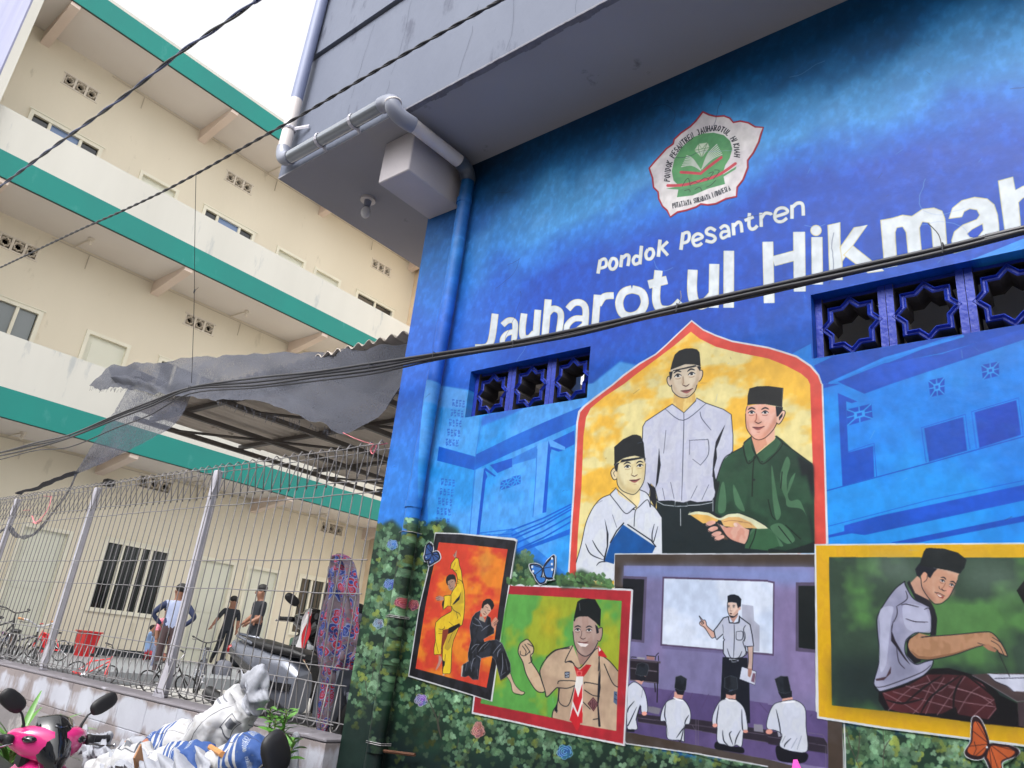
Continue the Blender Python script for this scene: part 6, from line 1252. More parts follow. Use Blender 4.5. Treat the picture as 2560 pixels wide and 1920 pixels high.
    m = MB(); m.tube([(-.5,.1,.74),(-.7,.1,.785),(-.82,0,.8),(-.7,-.1,.785),(-.5,-.1,.74)], .013, 8); b('grab_rail', m, body if body is M['silver'] else M['black_matt'])
    m = MB(); m.ellipsoid((-.82,0,.68),(.04,.08,.05),10,6); b('tail_light', m, M['redlens']); m = MB(); m.ellipsoid((.515,0,.72),(.04,.1,.06),12,7); b('headlight', m, M['lens'])
    m = MB(); m.tube([(.42,0,.86),(.62,0,.28)], .03, 8); m.tube([(.55,-.07,.5),(.66,-.07,.25)], .018, 8); m.tube([(.55,.07,.5),(.66,.07,.25)], .018, 8); b('fork', m, M['silver'])
    m = MB(); m.loft([[(.66+math.cos(a)*r_, y, .25+math.sin(a)*r_) for y, r_ in ((-.06,.27),(-.03,.295),(.03,.295),(.06,.27))] for a in [math.radians(t) for t in range(30,171,14)]], closed=False, cap=False); b('front_mudguard', m, body)
    wheel(T, (.66,0,.25), .25, .09); wheel(T, (-.55,0,.25), .25, .09)
    m = MB(); m.tube([(-.2,-.14,.3),(-.45,-.17,.27),(-.8,-.18,.36)], [.02,.045,.05], 10); b('exhaust', m, M['black_matt'])
    return T
pk = scooter('pink scooter with a black visor and two black mirrors, parked by the ledge', M['pink']); pk.location = (-5.2, 1.965, GZ-.0); pk.rotation_euler = (0, 0, math.radians(1))
bk = scooter('black motorcycle showing only its mirror in front of the leafy plant', M['black_matt'], visor=False, mirrors=(1,), cat='motorcycle', name='parked_motorcycle', cover=False, ms=1.25)
mc = onY(692, 1884, 1.9); bk.location = (mc.x-.42, 1.9-.245, mc.z-1.155)
sv = scooter('large silver scooter parked behind the fence beside the batik cloth', M['silver'], visor=True, cat='scooter', group='scooters parked in the courtyard'); sv.location = (-4.85, 3.62, -.78); sv.rotation_euler = (0,0,math.radians(6))
dk = scooter('dark scooter parked behind the silver one, under the small flag', M['black_gloss'], visor=True, cat='scooter', group='scooters parked in the courtyard'); dk.location = (-6.75, 5.15, -.75); dk.rotation_euler = (0,0,math.radians(-50))
# ---------------------------------------------------------------- sacks of rubbish
def sack(name, label, path, mt, flat=.8, crumple=.03, seed=1, n=52, uvs=(2,1), group='sacks heaped beside the fence wall', uoff=0):
    P = [onY(x, y, d) for x, y, d, r in path]; R_ = [r for *_, r in path]; Pp = smooth3(P, 11); k = len(Pp); rr = [np.interp(i/(k-1)*(len(R_)-1), range(len(R_)), R_) for i in range(k)]
    T = Pp[k//2]; mbx = MB(); up = Vector((0,1,0)); lo = []
    for i, p in enumerate(Pp):
        t = (Pp[min(i+1,k-1)]-Pp[max(i-1,0)]).normalized(); a = t.cross(up).normalized(); b_ = a.cross(t).normalized(); l = []
        for j in range(n):
            an = 2*math.pi*j/n; d = a*math.cos(an)+b_*math.sin(an)*flat; q = p+d*rr[i]
            s1 = Vector((seed*3.1, seed*1.7, seed)); f = noise.noise(q*5+s1)*1.5-abs(noise.noise(q*9+s1))*2.0-abs(noise.noise(Vector((q.x*30,q.y*14,q.z*14))+s1))*.6+.6
            l.append(q+(d+t*noise.noise(q*13+s1)*.6)*f*crumple*min(1.2, rr[i]/.07))
        lo.append(l)
    mbx.loft(lo); rt = thing(name, label, 'sack', T, 0, group)
    o = build('sack_skin', mbx, mt, rt, smooth=True, fix=False); me = o.data; Lr = me.uv_layers.new(name='UVMap')
    for pl in me.polygons:
        js = [v % n for v in pl.vertices]; wrap = max(js)-min(js) > n/2
        for li, v in zip(pl.loop_indices, pl.vertices):
            i, j = v//n, v % n; jj = j+n if wrap and j < n/2 else j; Lr.data[li].uv = ((jj/n+uoff)*uvs[0], i/(k-1)*uvs[1])
    return rt
sack('rubbish_sack', 'tallest white sack leaning on the fence, its clear plastic mouth standing open', [(415,1945,2.2,.07),(460,1910,2.25,.125),(515,1860,2.3,.14),(562,1812,2.34,.125),(595,1775,2.37,.095),(612,1757,2.38,.08)], M['sack_white'], .75, .035, 1)
mt = sack('plastic_liner', 'thin clear white plastic bag sticking up from the mouth of the tallest sack', [(606,1780,2.37,.05),(620,1755,2.38,.07),(640,1735,2.38,.105),(640,1722,2.38,.1),(622,1702,2.38,.055),(609,1688,2.39,.03),(602,1674,2.4,.008)], M['sack_clear'], .45, .045, 6)
mt['category'] = 'plastic bag'
sack('rubbish_sack', 'blue and white sack torn open at its top, lying left of the tallest sack', [(505,1850,2.34,.02),(470,1852,2.34,.06),(425,1868,2.32,.085),(380,1884,2.3,.09),(350,1890,2.28,.06)], M['sack_blue'], .8, .035, 2, uoff=.1)
sack('rubbish_sack', 'blue banded sack in front of the leafy plant at the right of the heap', [(500,1955,2.1,.05),(550,1932,2.1,.08),(610,1912,2.12,.09),(655,1898,2.15,.075),(690,1892,2.18,.025)], M['sack_blue'], .8, .035, 3, uoff=.35)
sack('rubbish_sack', 'crumpled white sack with two pointed corners beside the pink scooter', [(235,1925,2.3,.05),(240,1890,2.3,.10),(255,1865,2.32,.085),(268,1842,2.33,.05),(275,1828,2.34,.012)], M['sack_clear'], .5, .05, 4)
sack('rubbish_sack', 'thin upright white plastic corner beside the mirror of the pink scooter', [(205,1880,2.36,.05),(208,1850,2.36,.05),(212,1825,2.36,.03),(214,1811,2.36,.006)], M['sack_clear'], .4, .03, 9)
sack('rubbish_sack', 'white sack spilling cardboard in the middle front of the heap', [(225,1935,2.05,.05),(270,1922,2.07,.085),(330,1912,2.1,.09),(380,1912,2.12,.05)], M['sack_white'], .7, .045, 5, uoff=.2)
sack('rubbish_sack', 'white and blue sack folded over at the bottom of the heap', [(365,1955,2.0,.05),(410,1930,2.05,.1),(470,1920,2.1,.1),(520,1925,2.12,.06)], M['sack_blue'], .8, .04, 7, uoff=.6)
sack('rubbish_sack', 'white sack with a wide open mouth behind the spilling one', [(285,1895,2.36,.04),(300,1882,2.36,.06),(330,1874,2.36,.065),(360,1878,2.35,.04)], M['sack_clear'], .7, .05, 8)
sack('rubbish_sack', 'small white plastic bag behind the leaves of the plant', [(725,1935,2.52,.05),(728,1895,2.52,.07),(735,1855,2.53,.05),(738,1832,2.54,.015)], M['sack_clear'], .5, .04, 10)
for i, (x, y, s) in enumerate(((-4.5,2.15,0),(-4.05,2.0,1),(-3.6,2.05,2),(-4.3,1.8,3),(-3.75,1.75,4),(-4.2,2.1,5))):    # fuller sacks the heap rests on
    rt = thing('filled_sack', 'filled white sack under the heap, '+('at its left end by the scooter','in the middle of its back row','at its right end by the potted plant','at its front left','at its front right','lying on top of the others')[i], 'sack', (x, y, GZ+.26), 0, 'filled sacks under the heap')
    m = MB(); m.ellipsoid((x, y, GZ+.24+.2*(i > 3)), (.3,.24,.27), 20, 14, p=.75); m.v = [tuple(Vector(v)+Vector(v).normalized()*.0+Vector((noise.noise(Vector(v)*6)*.05,)*3)) for v in m.v]; build('sack_skin', m, M['sack_clear'], rt, smooth=True)
M['card'] = mat('brown_cardboard', (168,124,88), .85, (150,108,76), 8, .9); M['wood'] = mat('pale_wood', (198,140,84), .7, (176,118,68), 12, .9, stretch=(1,1,4))
def flatbox(name, label, cat, c, s, rot, mt):
    m = MB(); R = Matrix.Rotation(rot[2],3,'Z') @ Matrix.Rotation(rot[1],3,'Y') @ Matrix.Rotation(rot[0],3,'X'); m.cbox((-s[0],-s[1],-s[2]), (s[0],s[1],s[2]), min(s)*.3); m.v = [tuple(R @ Vector(v)+Vector(c)) for v in m.v]
    c_ = Vector(c); o = build(name, m, mt); o.data.transform(Matrix.Translation(-c_)); o.location = c_; return tag(o, label, cat)
flatbox('cardboard_piece', 'brown cardboard flap standing in the front of the rubbish heap', 'cardboard', onY(348,1912,1.98), (.06,.004,.07), (.3,.4,-.6), M['card'])
flatbox('cardboard_piece', 'torn brown cardboard showing inside the open white sack', 'cardboard', onY(322,1870,2.3), (.05,.004,.03), (.8,.2,-.3), M['card'])
flatbox('cardboard_piece', 'red and brown scrap inside the torn blue sack', 'cardboard', onY(365,1862,2.2), (.03,.02,.02), (.8,.2,-.3), mat('rusty_scrap', (140,70,56), .8, (170,130,100), 30, 1))
def sheet(label, top, bot, mt, seed, amp=.05):
    c = onY(*top[0]); T = thing('plastic_sheet', label, 'plastic sheet', c, 0, 'loose plastic on the rubbish heap')
    cloth('sheet', [onY(*p) for p in top], [onY(*p) for p in bot], 26, 18, amp, -.01, .006, seed, mt, T)
sheet('white plastic sheet standing in a point right behind the pink scooter', [(214,1812,2.38),(226,1838,2.36),(246,1834,2.34),(271,1829,2.33)], [(205,1895,2.3),(222,1890,2.24),(243,1893,2.2),(258,1888,2.2)], M['sack_clear'], 21, .05)
sheet('crumpled white sheet over cardboard scraps in the middle of the heap', [(262,1884,2.3),(300,1866,2.3),(345,1862,2.3),(372,1872,2.28)], [(250,1925,2.0),(300,1915,1.96),(345,1925,1.95),(385,1915,1.98)], M['sack_clear'], 23, .07)
sheet('torn blue printed sheet across the front of the heap', [(372,1885,2.1),(420,1872,2.12),(470,1880,2.12),(512,1876,2.12)], [(350,1940,1.9),(420,1945,1.88),(480,1940,1.9),(530,1935,1.94)], M['sack_clear'], 25, .08)
M['litter'] = mat('mixed_litter', (150,128,108), .85, (188,182,178), 30, 1.2)
rl = random.Random(31); lt = MB()
for i in range(160):
    p = onY(rl.uniform(225,680), rl.uniform(1880,1940), rl.uniform(1.85,2.2)); p.z = min(p.z, -.72); s = rl.uniform(.012,.04); q = Vector((rl.uniform(-1,1),rl.uniform(-1,1),rl.uniform(-.4,.4))).normalized()*s; r_ = q.cross(Vector((rl.random(),.3,1))).normalized()*s*.6; lt.prism([p-q-r_, p+q-r_, p+q+r_, p-q+r_], (0,0,.003))
build('small_litter', lt, M['litter'], kind='stuff')
o = build('wooden_stick', MB().tube([onY(526,1868,2.1), onY(556,1886,2.02)], .013, 8), M['wood'], smooth=False); tag(o, 'short pale wooden stick lying across the white sack', 'stick')
# ---------------------------------------------------------------- plants
M['leaf'] = mat('fresh_green_leaf', (96,148,62), .4, (64,110,44), 6, .9, spec=.6); M['leaf2'] = mat('strap_leaf_green', (104,156,70), .4, (62,108,46), 5, .9, spec=.6); M['stem'] = mat('plant_stem', (104,112,66), .7); M['pot'] = mat('clay_pot', (120,78,60), .8)
def leaf_mesh(nm, l, w_, mt, bend=.3, n=7):
    m = MB(); a = []
    for i in range(n+1):
        t = i/n; ww = w_*math.sin(math.pi*min(t*.9+.07,1))**.8; z = -bend*l*t*t; x = l*t; a.append([(x,-ww,z+ww*.35),(x,0,z),(x,ww,z+ww*.35)])
    m.loft(a, closed=False, cap=False); me = m.mesh(nm, smooth=True); me.materials.append(mt); return me
strap = [leaf_mesh('leaf', .42, .016, M['leaf2'], b_, 10) for b_ in (.25,.6,1.0)]; oval = [leaf_mesh('leaf', .075, .0125, M['leaf'], b_, 5) for b_ in (0,.3)]
rp = random.Random(12); base = onY(28, 1895, 2.18)
SP = thing('strap_leaf_plant', 'potted plant with long strap leaves behind the pink scooter mirror', 'plant', (base.x, base.y, GZ))
build('pot', MB().tube([(base.x,base.y,GZ),(base.x,base.y,GZ+.28),(base.x,base.y,GZ+.3)], [.12,.16,.17], 16), M['pot'], SP)
build('stem', MB().tube([(base.x,base.y,GZ+.28),(base.x,base.y,base.z+.06)], [.03,.02], 8), M['stem'], SP)
for i in range(46):
    az = rp.uniform(0, 6.28); inst('leaf', rp.choice(strap), (base.x+rp.uniform(-.03,.03), base.y+rp.uniform(-.03,.03), base.z-.14+rp.random()*.22), SP, rot=(rp.uniform(-.4,.4), -rp.uniform(.3,1.35), az), scale=(rp.uniform(.5,.95),1.1,1))
b2 = onY(700, 1925, 2.42); LP = thing('leafy_plant', 'young plant with small pointed green leaves before the fence wall', 'plant', (b2.x, b2.y, GZ))
build('pot', MB().tube([(b2.x,b2.y,GZ),(b2.x,b2.y,GZ+.3)], [.11,.15], 16), M['pot'], LP)
for tip in ((676,1772),(717,1775),(700,1830),(655,1890),(735,1850),(690,1800)):
    tp = onY(tip[0], tip[1], 2.40+rp.uniform(-.03,.03)); st = smooth3([(b2.x,b2.y,GZ+.28), (b2.x+(tp.x-b2.x)*.3,b2.y,b2.z+.0), (b2.x+(tp.x-b2.x)*.8,tp.y,tp.z-.1), tp], 6); build('stem', MB().tube(st, .004, 6), M['stem'], LP)
    for k in range(13):
        t = len(st)-1-int(k*.8); p = st[max(t,8)] if t < len(st)-1 else st[-1]
        p = Vector(tp)+(Vector(st[-7])-Vector(tp))*(k/13*1.0); az = k*2.4+rp.uniform(-.3,.3); inst('leaf', rp.choice(oval), p, LP, rot=(rp.uniform(-.5,.5), -rp.uniform(.1,.9), az), scale=(rp.uniform(.7,1.15),)*3)
wp = onY(150, 1806, 2.47); WD = thing('ledge_weed', 'tiny yellow green weed growing on the ledge face', 'plant', wp)
for k in range(5): inst('leaf', oval[0], wp, WD, rot=(0,-.6-.15*k,k*1.25+.4), scale=(.8,.9,.8))
# ---------------------------------------------------------------- bicycles
def bicycle(label, fc, loc, rz, s=1.0, hbar=None, lean=0, name='bicycle', grip=None, group='bicycles in the courtyard'):
    T = thing(name, label, 'bicycle', loc, rz, group); T.rotation_euler = (lean, 0, rz)
    def b(nm, m, mt, sm=True, par=T): m.v = [tuple(Vector(v)*s) for v in m.v]; return build(nm, m, mt, par, smooth=sm, off=False)
    for x in (.5, -.5):
        m = MB(); lo = []
        for k in range(28): a = 2*math.pi*k/28; lo.append([(x+math.cos(a)*(.3+.018*math.cos(q)), .018*math.sin(q), .32+math.sin(a)*(.3+.018*math.cos(q))) for q in [i*math.pi/3 for i in range(6)]])
        m.loft(lo+[lo[0]], cap=False); W = b('wheel', m, M['rubber']); m = MB()
        for k in range(14): a = 2*math.pi*k/14; m.tube([(x,.02*(1 if k % 2 else -1),.32), (x+math.cos(a)*.285, 0, .32+math.sin(a)*.285)], .0028, 4)
        m.tube([(x,-.04,.32),(x,.04,.32)], .02, 8); b('spokes', m, M['chrome'], par=W)
    m = MB(); r = .017
    for q in (((-.13,0,.3),(-.22,0,.78)),((-.13,0,.3),(.34,0,.72)),((-.2,0,.66),(.33,0,.8)),((.32,0,.86),(.38,0,.66)),((-.5,.04,.32),(-.13,.03,.3)),((-.5,-.04,.32),(-.13,-.03,.3)),((-.5,.04,.32),(-.2,.0,.66)),((.38,0,.66),(.5,.05,.32)),((.38,0,.66),(.5,-.05,.32))): m.tube(q, r, 7)
    b('frame', m, fc); m = MB(); m.tube([(.32,0,.84),(.31,0,.96)], .014, 7); m.tube(smooth3([(.22,-.28,1.04),(.34,-.24,1.03),(.33,-.06,.96),(.33,.06,.96),(.34,.24,1.03),(.22,.28,1.04)], 4), .012, 7); b('handlebar', m, hbar or M['chrome'])
    for sy in (-1, 1): m = MB(); m.tube([(.27,sy*.265,1.037),(.16,sy*.3,1.045)], .019, 8); b('grip', m, grip or M['black_matt']); m = MB(); m.tube([(.33,sy*.2,1.0),(.3,sy*.27,.99),(.2,sy*.3,1.0)], .006, 5); b('brake_lever', m, M['black_matt'])
    m = MB(); m.ellipsoid((-.24,0,.83),(.13,.075,.035),12,6); b('saddle', m, M['black_matt']); m = MB(); m.tube([(-.13,-.05,.3),(-.13,.05,.3)], .06, 12); m.tube([(-.13,.06,.3),(-.05,.06,.2)], .01, 5); m.cbox((-.09,.05,.18),(-.0,.13,.2),.004); m.tube([(-.13,-.06,.3),(-.21,-.06,.4)], .01, 5); m.cbox((-.26,-.13,.39),(-.17,-.05,.41),.004); b('pedals', m, M['chrome'])
    return T
M['redp'] = mat('red_plastic', (206,34,40), .35, (184,26,34), 4, .8); M['whitep'] = mat('white_paint', (214,216,222), .35); M['beige'] = mat('beige_paint', (176,168,146), .5); M['tan'] = mat('tan_rubber', (176,124,74), .6); M['blackp'] = mat('black_paint', (30,30,34), .4); M['purple'] = mat('purple_cotton', (150,62,150), .8)
FZ = -.75; TZ = -.6
bicycle('bicycle with a white handlebar and tan grips behind the left fence panel', M['blackp'], (-9.95, 3.5, FZ), math.radians(15), .66, M['whitep'], grip=M['tan'])
bicycle('bicycle with a black raised handlebar at the left edge of the view', M['blackp'], (-11.3, 3.7, TZ), math.radians(10), .62, M['blackp'])
bicycle("small red child's bicycle with red grips beside the red crate", M['redp'], (-12.5, 4.75, TZ), math.radians(-150), .46, M['beige'], grip=M['redp'])
bicycle('silver bicycle standing beside the man with his hands on his hips', M['silver'], (-10.0, 5.8, FZ), math.radians(-35), .66, M['blackp'])
bicycle('bicycle parked low beside the middle fence post', M['blackp'], (-9.0, 4.9, FZ), math.radians(25), .5, M['chrome'], .5)
bicycle('small dark bicycle leaning near the left fence panel', M['redp'], (-10.0, 4.3, FZ), math.radians(25), .48, M['blackp'], -.5)
def bucket(name, label, c, r, h, sq=False):
    T = thing(name, label, 'bucket' if not sq else 'crate', c); c = Vector(c)
    if sq:
        m = MB(); w0, w1, d0, d1, t = r*.72, r, r*.5, r*.66, .012; lo = []
        def rc(w_, d_, z): return [(c.x-w_,c.y-d_,z),(c.x+w_,c.y-d_,z),(c.x+w_,c.y+d_,z),(c.x-w_,c.y+d_,z)]
        m.loft([rc(w0,d0,c.z), rc(w1,d1,c.z+h), rc(w1+.02,d1+.02,c.z+h), rc(w1+.02,d1+.02,c.z+h+.02), rc(w1-t,d1-t,c.z+h+.02), rc(w0-t,d0-t,c.z+.02)]); build('tub', m, M['redp'], T)
    else:
        m = MB(); m.tube([c, c+Vector((0,0,h)), c+Vector((0,0,h)), c+Vector((0,0,h+.015))], [r*.75, r, r+.015, r+.015], 20); build('tub', m, M['redp'], T); m = MB(); m.tube([c+Vector((0,0,h+.016)), c+Vector((0,0,h+.017))], r*.93, 20); build('inside', m, M['blackp'], T)
    return T
bucket('red_crate', 'big red plastic crate standing on the step by the wall', foot(206,1640,-.6), .2, .4, True); bucket('red_bucket', 'red bucket behind the second fence post from the left', foot(110,1632,-.6), .11, .3)
# ---------------------------------------------------------------- people
M['skin'] = mat('brown_skin', (134,94,74), .6, (120,82,64), 9, .7); M['hair'] = mat('black_hair', (20,18,20), .7); M['c_black'] = mat('black_cotton', (24,28,36), .85); M['c_navy'] = mat('navy_cotton', (30,40,72), .85); M['c_white'] = mat('white_cotton', (150,158,184), .8, (126,136,166), 8, .9); M['c_brown'] = mat('dark_brown_trousers', (66,50,52), .85); M['c_check'] = mat('red_check_cotton', (196,60,84), .8, (214,170,184), 24, 1.2); M['c_blue'] = mat('light_blue_cotton', (150,178,218), .8, (128,156,200), 6, .8); M['c_red'] = mat('dark_red_cotton', (150,40,48), .8); M['c_grey'] = mat('grey_cotton', (110,116,140), .85); M['c_green'] = mat('dark_green_cotton', (44,70,54), .85); M['eye'] = mat('dark_eye', (16,12,12), .3); M['sandal'] = mat('dark_sandal', (40,34,34), .7)
def person(label, loc, rz, H, J, top, sleeve, fore, thigh, shin, neckm=None, hair=True):
    T = thing('person', label, 'person', loc, rz)
    D_ = dict(pel=(0,0,.53), bel=(0,.0,.62), che=(0,0,.74), nec=(0,.0,.812), chin=(0,.015,.875), hed=(0,.008,.93),
              sL=(-.105,0,.79), eL=(-.13,-.01,.63), wL=(-.135,.03,.49), sR=(.105,0,.79), eR=(.13,-.01,.63), wR=(.135,.03,.49),
              hL=(-.052,0,.5), kL=(-.055,.01,.28), aL=(-.055,-.01,.05), tL=(-.06,.075,.02), hR=(.052,0,.5), kR=(.055,.01,.28), aR=(.055,-.01,.05), tR=(.06,.075,.02))
    D_.update({k: v for k, v in J.items() if k != 'face'}); Rd = dict(pel=.075,bel=.068,che=.078,nec=.03,chin=.042,hed=.056,sL=.036,eL=.026,wL=.018,sR=.036,eR=.026,wR=.018,hL=.055,kL=.038,aL=.024,tL=.018,hR=.055,kR=.038,aR=.024,tR=.018)
    names = list(D_); idx = {k: i for i, k in enumerate(names)}
    E_ = [('pel','bel'),('bel','che'),('che','nec'),('nec','chin'),('chin','hed'),('che','sL'),('sL','eL'),('eL','wL'),('che','sR'),('sR','eR'),('eR','wR'),('pel','hL'),('hL','kL'),('kL','aL'),('aL','tL'),('pel','hR'),('hR','kR'),('kR','aR'),('aR','tR')]
    me = bpy.data.meshes.new('body'); me.from_pydata([Vector(D_[k])*H for k in names], [(idx[a], idx[b]) for a, b in E_], []); o = bpy.data.objects.new('body', me); C.objects.link(o)
    sk = o.modifiers.new('s', 'SKIN'); sk.use_smooth_shade = True; sk.branch_smoothing = .4
    for k in names: v = me.skin_vertices[0].data[idx[k]]; v.radius = (Rd[k]*H*(1.34 if k in ('che','bel','pel') else 1.15), Rd[k]*H*(.95 if k in ('che','bel','pel') else 1.15)); v.use_root = (k == 'pel')
    sb = o.modifiers.new('d', 'SUBSURF'); sb.levels = 2; sb.render_levels = 2
    dg = bpy.context.evaluated_depsgraph_get(); nm = bpy.data.meshes.new_from_object(o.evaluated_get(dg)); o.modifiers.clear(); o.data = nm; nm.name = 'body'
    segm = {('pel','bel'):thigh if False else top,('bel','che'):top,('che','nec'):top,('nec','chin'):M['skin'],('chin','hed'):M['skin'],('che','sL'):top,('sL','eL'):sleeve,('eL','wL'):fore,('che','sR'):top,('sR','eR'):sleeve,('eR','wR'):fore,('pel','hL'):thigh,('hL','kL'):thigh,('kL','aL'):shin,('aL','tL'):M['sandal'],('pel','hR'):thigh,('hR','kR'):thigh,('kR','aR'):shin,('aR','tR'):M['sandal']}
    ms = []; [ms.append(x) for x in segm.values() if x not in ms]; nm.materials.clear(); [nm.materials.append(x) for x in ms]
    segs = [(Vector(D_[a])*H, Vector(D_[b])*H, ms.index(segm[(a,b)])) for a, b in E_]
    for pl in nm.polygons:
        c = pl.center; best = 9; bi = 0
        for a, b, k in segs:
            ab = b-a; t = min(max((c-a).dot(ab)/ab.length_squared, 0), 1); d = (c-a-ab*t).length
            if d < best: best = d; bi = k
        pl.material_index = bi
    o.parent = T
    h = Vector(D_['hed'])*H; f = Vector(D_['chin'])*H; upv = (h-f).normalized(); fd = Vector(J.get('face', (0,1,0))).normalized(); sd = fd.cross(Vector((0,0,1))).normalized()
    if hair:
        m = MB(); m.ellipsoid(h+Vector((0,0,.026*H))-fd*.013*H, (.061*H,.061*H,.05*H), 14, 8); build('hair', m, M['hair'], T, smooth=True, off=False)
    m = MB()
    for s in (-1, 1): m.ellipsoid(h+fd*.052*H+sd*s*.022*H-Vector((0,0,.012*H)), (.008*H,.008*H,.005*H), 6, 5)
    build('eyes', m, M['eye'], T, off=False)
    m = MB(); m.ellipsoid(h+fd*.058*H-Vector((0,0,.028*H)), (.008*H,.012*H,.014*H), 6, 5)
    for s in (-1, 1): m.ellipsoid(h+sd*s*.056*H-Vector((0,0,.018*H)), (.008*H,.012*H,.018*H), 6, 5)
    build('nose_and_ears', m, M['skin'], T, smooth=True, off=False)
    for a, b in (('eL','wL'),('eR','wR')):
        w_ = Vector(D_[b])*H; d = (w_-Vector(D_[a])*H).normalized(); sdv = d.orthogonal().normalized(); s2 = d.cross(sdv); m = MB(); m.tube([w_-d*.012*H, w_+d*.02*H, w_+d*.045*H], [.016*H,.02*H,.017*H], 8, flat=.6, up=sdv)
        for q, l in ((-1.5,.030),(-.5,.036),(.5,.034),(1.5,.026)): p = w_+d*.042*H+s2*q*.0085*H; m.tube([p, p+d*l*.55*H, p+d*l*H-sdv*.01*H], [.0048*H,.0045*H,.0035*H], 5)
        p = w_+d*.015*H+s2*.015*H; m.tube([p, p+d*.02*H+s2*.015*H, p+d*.038*H+s2*.016*H], [.006*H,.005*H,.004*H], 5); build('hand', m, M['skin'], T, smooth=True, off=False)
    return T
SK = M['skin']
def face_to(p, ang=0): return math.atan2(-p[1], -p[0])-math.pi/2+ang
p1 = foot(548, 1664, -.6)
person('boy in a black polo shirt walking with one arm held out, before the pale door', p1, face_to(p1, .15), 1.40, dict(sL=(-.1,0,.79), eL=(-.13,.0,.65), wL=(-.13,.02,.52), sR=(.1,0,.79), eR=(.17,.02,.66), wR=(.235,.05,.54), hL=(-.05,0,.5), kL=(-.03,.05,.28), aL=(.0,.06,.05), tL=(.0,.12,.02), hR=(.05,0,.5), kR=(.07,-.02,.28), aR=(.12,-.07,.08), tR=(.13,-.0,.03)), M['c_black'], M['c_black'], SK, M['c_black'], M['c_black'])
p2 = foot(612, 1686, -.6)
person('boy in a black T-shirt looking sideways, behind the silver scooter', p2, face_to(p2, -1.1), 1.52, dict(eL=(-.11,-.0,.64), wL=(-.06,.12,.55), eR=(.11,-.0,.64), wR=(.06,.13,.54), face=(.1,1,-.1), hed=(0,.02,.93)), M['c_black'], M['c_black'], SK, M['c_black'], M['c_black'])
p3 = foot(394, 1704, FZ)
person('man seen from behind in a white vest with navy sleeves, hands on his hips', p3, face_to(p3, math.pi-.1), 1.43, dict(eL=(-.215,-.03,.66), wL=(-.11,.0,.56), eR=(.215,-.03,.66), wR=(.11,0,.56), face=(-.6,.8,0)), M['c_white'], M['c_navy'], M['c_navy'], M['c_brown'], M['c_brown'])
p4 = foot(379, 1688, FZ)
person('child in a red checked shirt standing behind the man in the vest', p4, face_to(p4, .9), 1.12, dict(), M['c_check'], M['c_check'], SK, M['c_grey'], M['c_grey'])
p5 = foot(366, 1652, -.6)
person('child in a light blue shirt sitting with one arm raised to his head', p5, face_to(p5, 1.2), 1.2, dict(pel=(0,0,.07), bel=(0,-.01,.16), che=(0,-.02,.28), nec=(0,-.01,.37), chin=(0,.0,.41), hed=(0,-.01,.465), sL=(-.1,-.02,.33), eL=(-.13,.08,.2), wL=(-.1,.16,.1), sR=(.1,-.02,.33), eR=(.19,.03,.42), wR=(.08,.03,.5), hL=(-.05,.0,.06), kL=(-.09,.22,.1), aL=(-.06,.34,.03), tL=(-.06,.41,.02), hR=(.05,0,.06), kR=(.1,.2,.16), aR=(.08,.3,.03), tR=(.08,.37,.02)), M['c_blue'], M['c_blue'], SK, M['c_red'], SK)
p6 = foot(-14, 1616, TZ)
person('child in a purple top sitting behind the bicycles at the left edge', p6, face_to(p6, 1.3), 1.05, dict(pel=(0,0,.07), bel=(0,.01,.16), che=(0,.02,.28), nec=(0,.04,.37), chin=(0,.06,.41), hed=(0,.065,.465), sL=(-.1,.02,.33), eL=(-.13,.1,.22), wL=(-.08,.2,.2), sR=(.1,.02,.33), eR=(.13,.1,.22), wR=(.08,.2,.2), hL=(-.05,.0,.06), kL=(-.09,.22,.14), aL=(-.06,.34,.03), tL=(-.06,.41,.02), hR=(.05,0,.06), kR=(.1,.2,.16), aR=(.08,.3,.03), tR=(.08,.37,.02)), M['purple'], M['purple'], SK, M['c_grey'], SK)
p7 = foot(712, 1735, FZ)
person('person in dark green stooping behind the silver scooter, beside the small flag', p7, face_to(p7, .7), 1.22, dict(nec=(0,.1,.68), che=(0,.06,.62), bel=(0,.02,.56), pel=(0,-.02,.48), chin=(0,.13,.71), hed=(0,.15,.76), sL=(-.1,.06,.65), eL=(-.12,.12,.5), wL=(-.1,.2,.4), sR=(.1,.06,.65), eR=(.12,.12,.5), wR=(.1,.2,.4)), M['c_green'], M['c_green'], SK, M['c_black'], M['c_black'])
# ---------------------------------------------------------------- small flag, bags, far odds and ends
fp = onY(772, 1545, 4.2); FL = thing('small_flag', 'small red and white flag on a thin stick behind the silver scooter', 'flag', fp)
build('flag_stick', MB().tube([fp+Vector((.0,.01,.06)), (fp.x+.03,fp.y+.01,-.1)], .008, 6), M['blackp'], FL)
def flagp(xa, xb, col, nm):
    m = MB(); vs = []
    for j in range(11):
        for i in range(7): u = xa+(xb-xa)*i/6; t = j/10; vs.append(fp+Vector((.0-.15*(t**.7)*u*(1-.5*t*t)+.02*math.sin(j*.9+u*3), .015*math.sin(u*9+j*.4), .05-.42*t+.03*u)))
    m.add(vs, [(j*7+i, j*7+i+1, j*7+i+8, j*7+i+7) for j in range(10) for i in range(6)]); build(nm, m, mat('flag_'+nm, col, .7), FL, smooth=True, fix=False)
flagp(-.55, .25, (196,30,44), 'red_half'); flagp(.25, 1.1, (222,220,222), 'white_half')
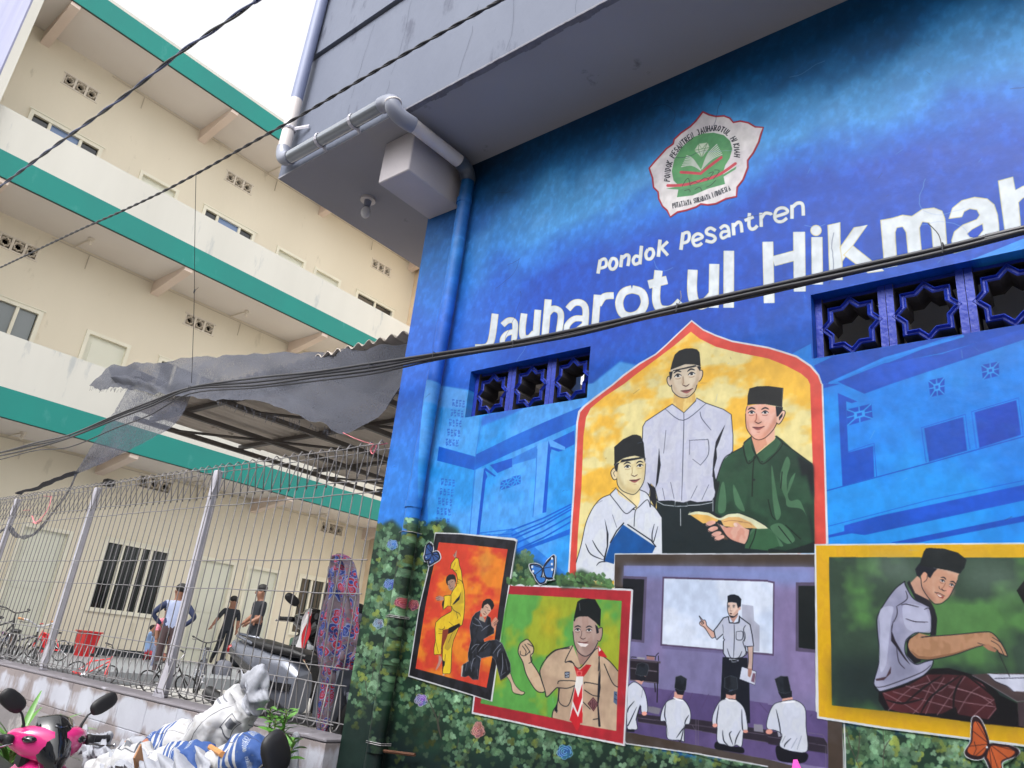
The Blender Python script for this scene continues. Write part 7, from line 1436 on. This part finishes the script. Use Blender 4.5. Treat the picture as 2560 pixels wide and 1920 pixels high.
for i, (px, py, s, lb) in enumerate(((592,1668,.2,'black rucksack standing on the step beside the walking boy'),(548,1712,.17,'grey bag on the courtyard floor left of the tall white sack'))):
    z = -.6 if i == 0 else FZ; q = foot(px, py, z); T = thing('rucksack', lb, 'bag', q); m = MB(); m.ellipsoid((q[0], q[1], z+s*1.1), (s, s*.7, s*1.1), 16, 12, p=.7); build('bag_body', m, M['c_black'] if i == 0 else mat('grey_nylon', (96,98,108), .6), T, smooth=True)
    m = MB(); m.tube(smooth3([(q[0]-.05,q[1]-s*.6,z+s*2),(q[0]-.06,q[1]-s*.8,z+s*1.4),(q[0]-.05,q[1]-s*.7,z+s*.5)], 4), .012, 5); m.tube([(q[0]-.04,q[1],z+s*2.15),(q[0],q[1],z+s*2.3),(q[0]+.04,q[1],z+s*2.15)], .01, 5); build('strap', m, M['blackp'], T)
T = thing('security_camera', 'small dark camera fixed to the wall above the fence, left of the vent blocks', 'camera', onX(268, 1208, -15.3)); q = T.location; build('camera_body', MB().cbox((q.x-.02,q.y-.09,q.z-.07),(q.x+.16,q.y+.09,q.z+.07),.02), M['blackp'], T); build('bracket', MB().box((XW,q.y-.02,q.z-.02),(q.x-.02,q.y+.02,q.z+.02)), M['pvc_grey'], T)
pt = onY(1989, 1908, 2.3); T = thing('pink_ribbon', 'tiny bright pink ribbon tip at the bottom edge before the mural', 'ribbon', (pt.x, pt.y, GZ))
build('ribbon', MB().prism([(pt.x-.012,pt.y,pt.z-.02),(pt.x+.018,pt.y,pt.z-.02),(pt.x+.003,pt.y,pt.z+.01),(pt.x-.006,pt.y,pt.z+.008)], (0,.006,0)), mat('pink_plastic', (240,90,190), .4), T); build('stick', MB().tube([(pt.x,pt.y+.006,GZ),(pt.x,pt.y+.006,pt.z-.02)], .006, 6), M['wood'], T)
# far side of the alley: plain house fronts behind the viewer, so the alley is as closed in as it looks
for i, (x0, x1, h, c_) in enumerate(((-14,-5,5.2,(196,188,174)),(-4.9,4,6.0,(178,176,170)),(4.1,13,5.0,(190,184,176)))):
    T = thing('alley_house', ('cream','grey','beige')[i]+' house front on the near side of the alley, behind the viewer', 'house', ((x0+x1)/2, -4.2, GZ)); m = MB(); ops = [(x0+1.2+k*2.6, x0+2.3+k*2.6, GZ+1.0, GZ+2.2) for k in range(3)]
    open_wall(m, lambda u, z, d: (u, -4.2-d, z), (x0, x1), (GZ, GZ+h), ops, .15); build('house_wall', m, mat('house_render_%d' % i, c_, .85), T)
    for a, b, c, d in ops: build('window', MB().box((a, -4.36, c), (b, -4.34, d)), M['glass'], T)
    build('roof', MB().box((x0, -8, GZ+h), (x1, -4.0, GZ+h+.15)), M['asbestos'], T)
sc.render.film_transparent = False
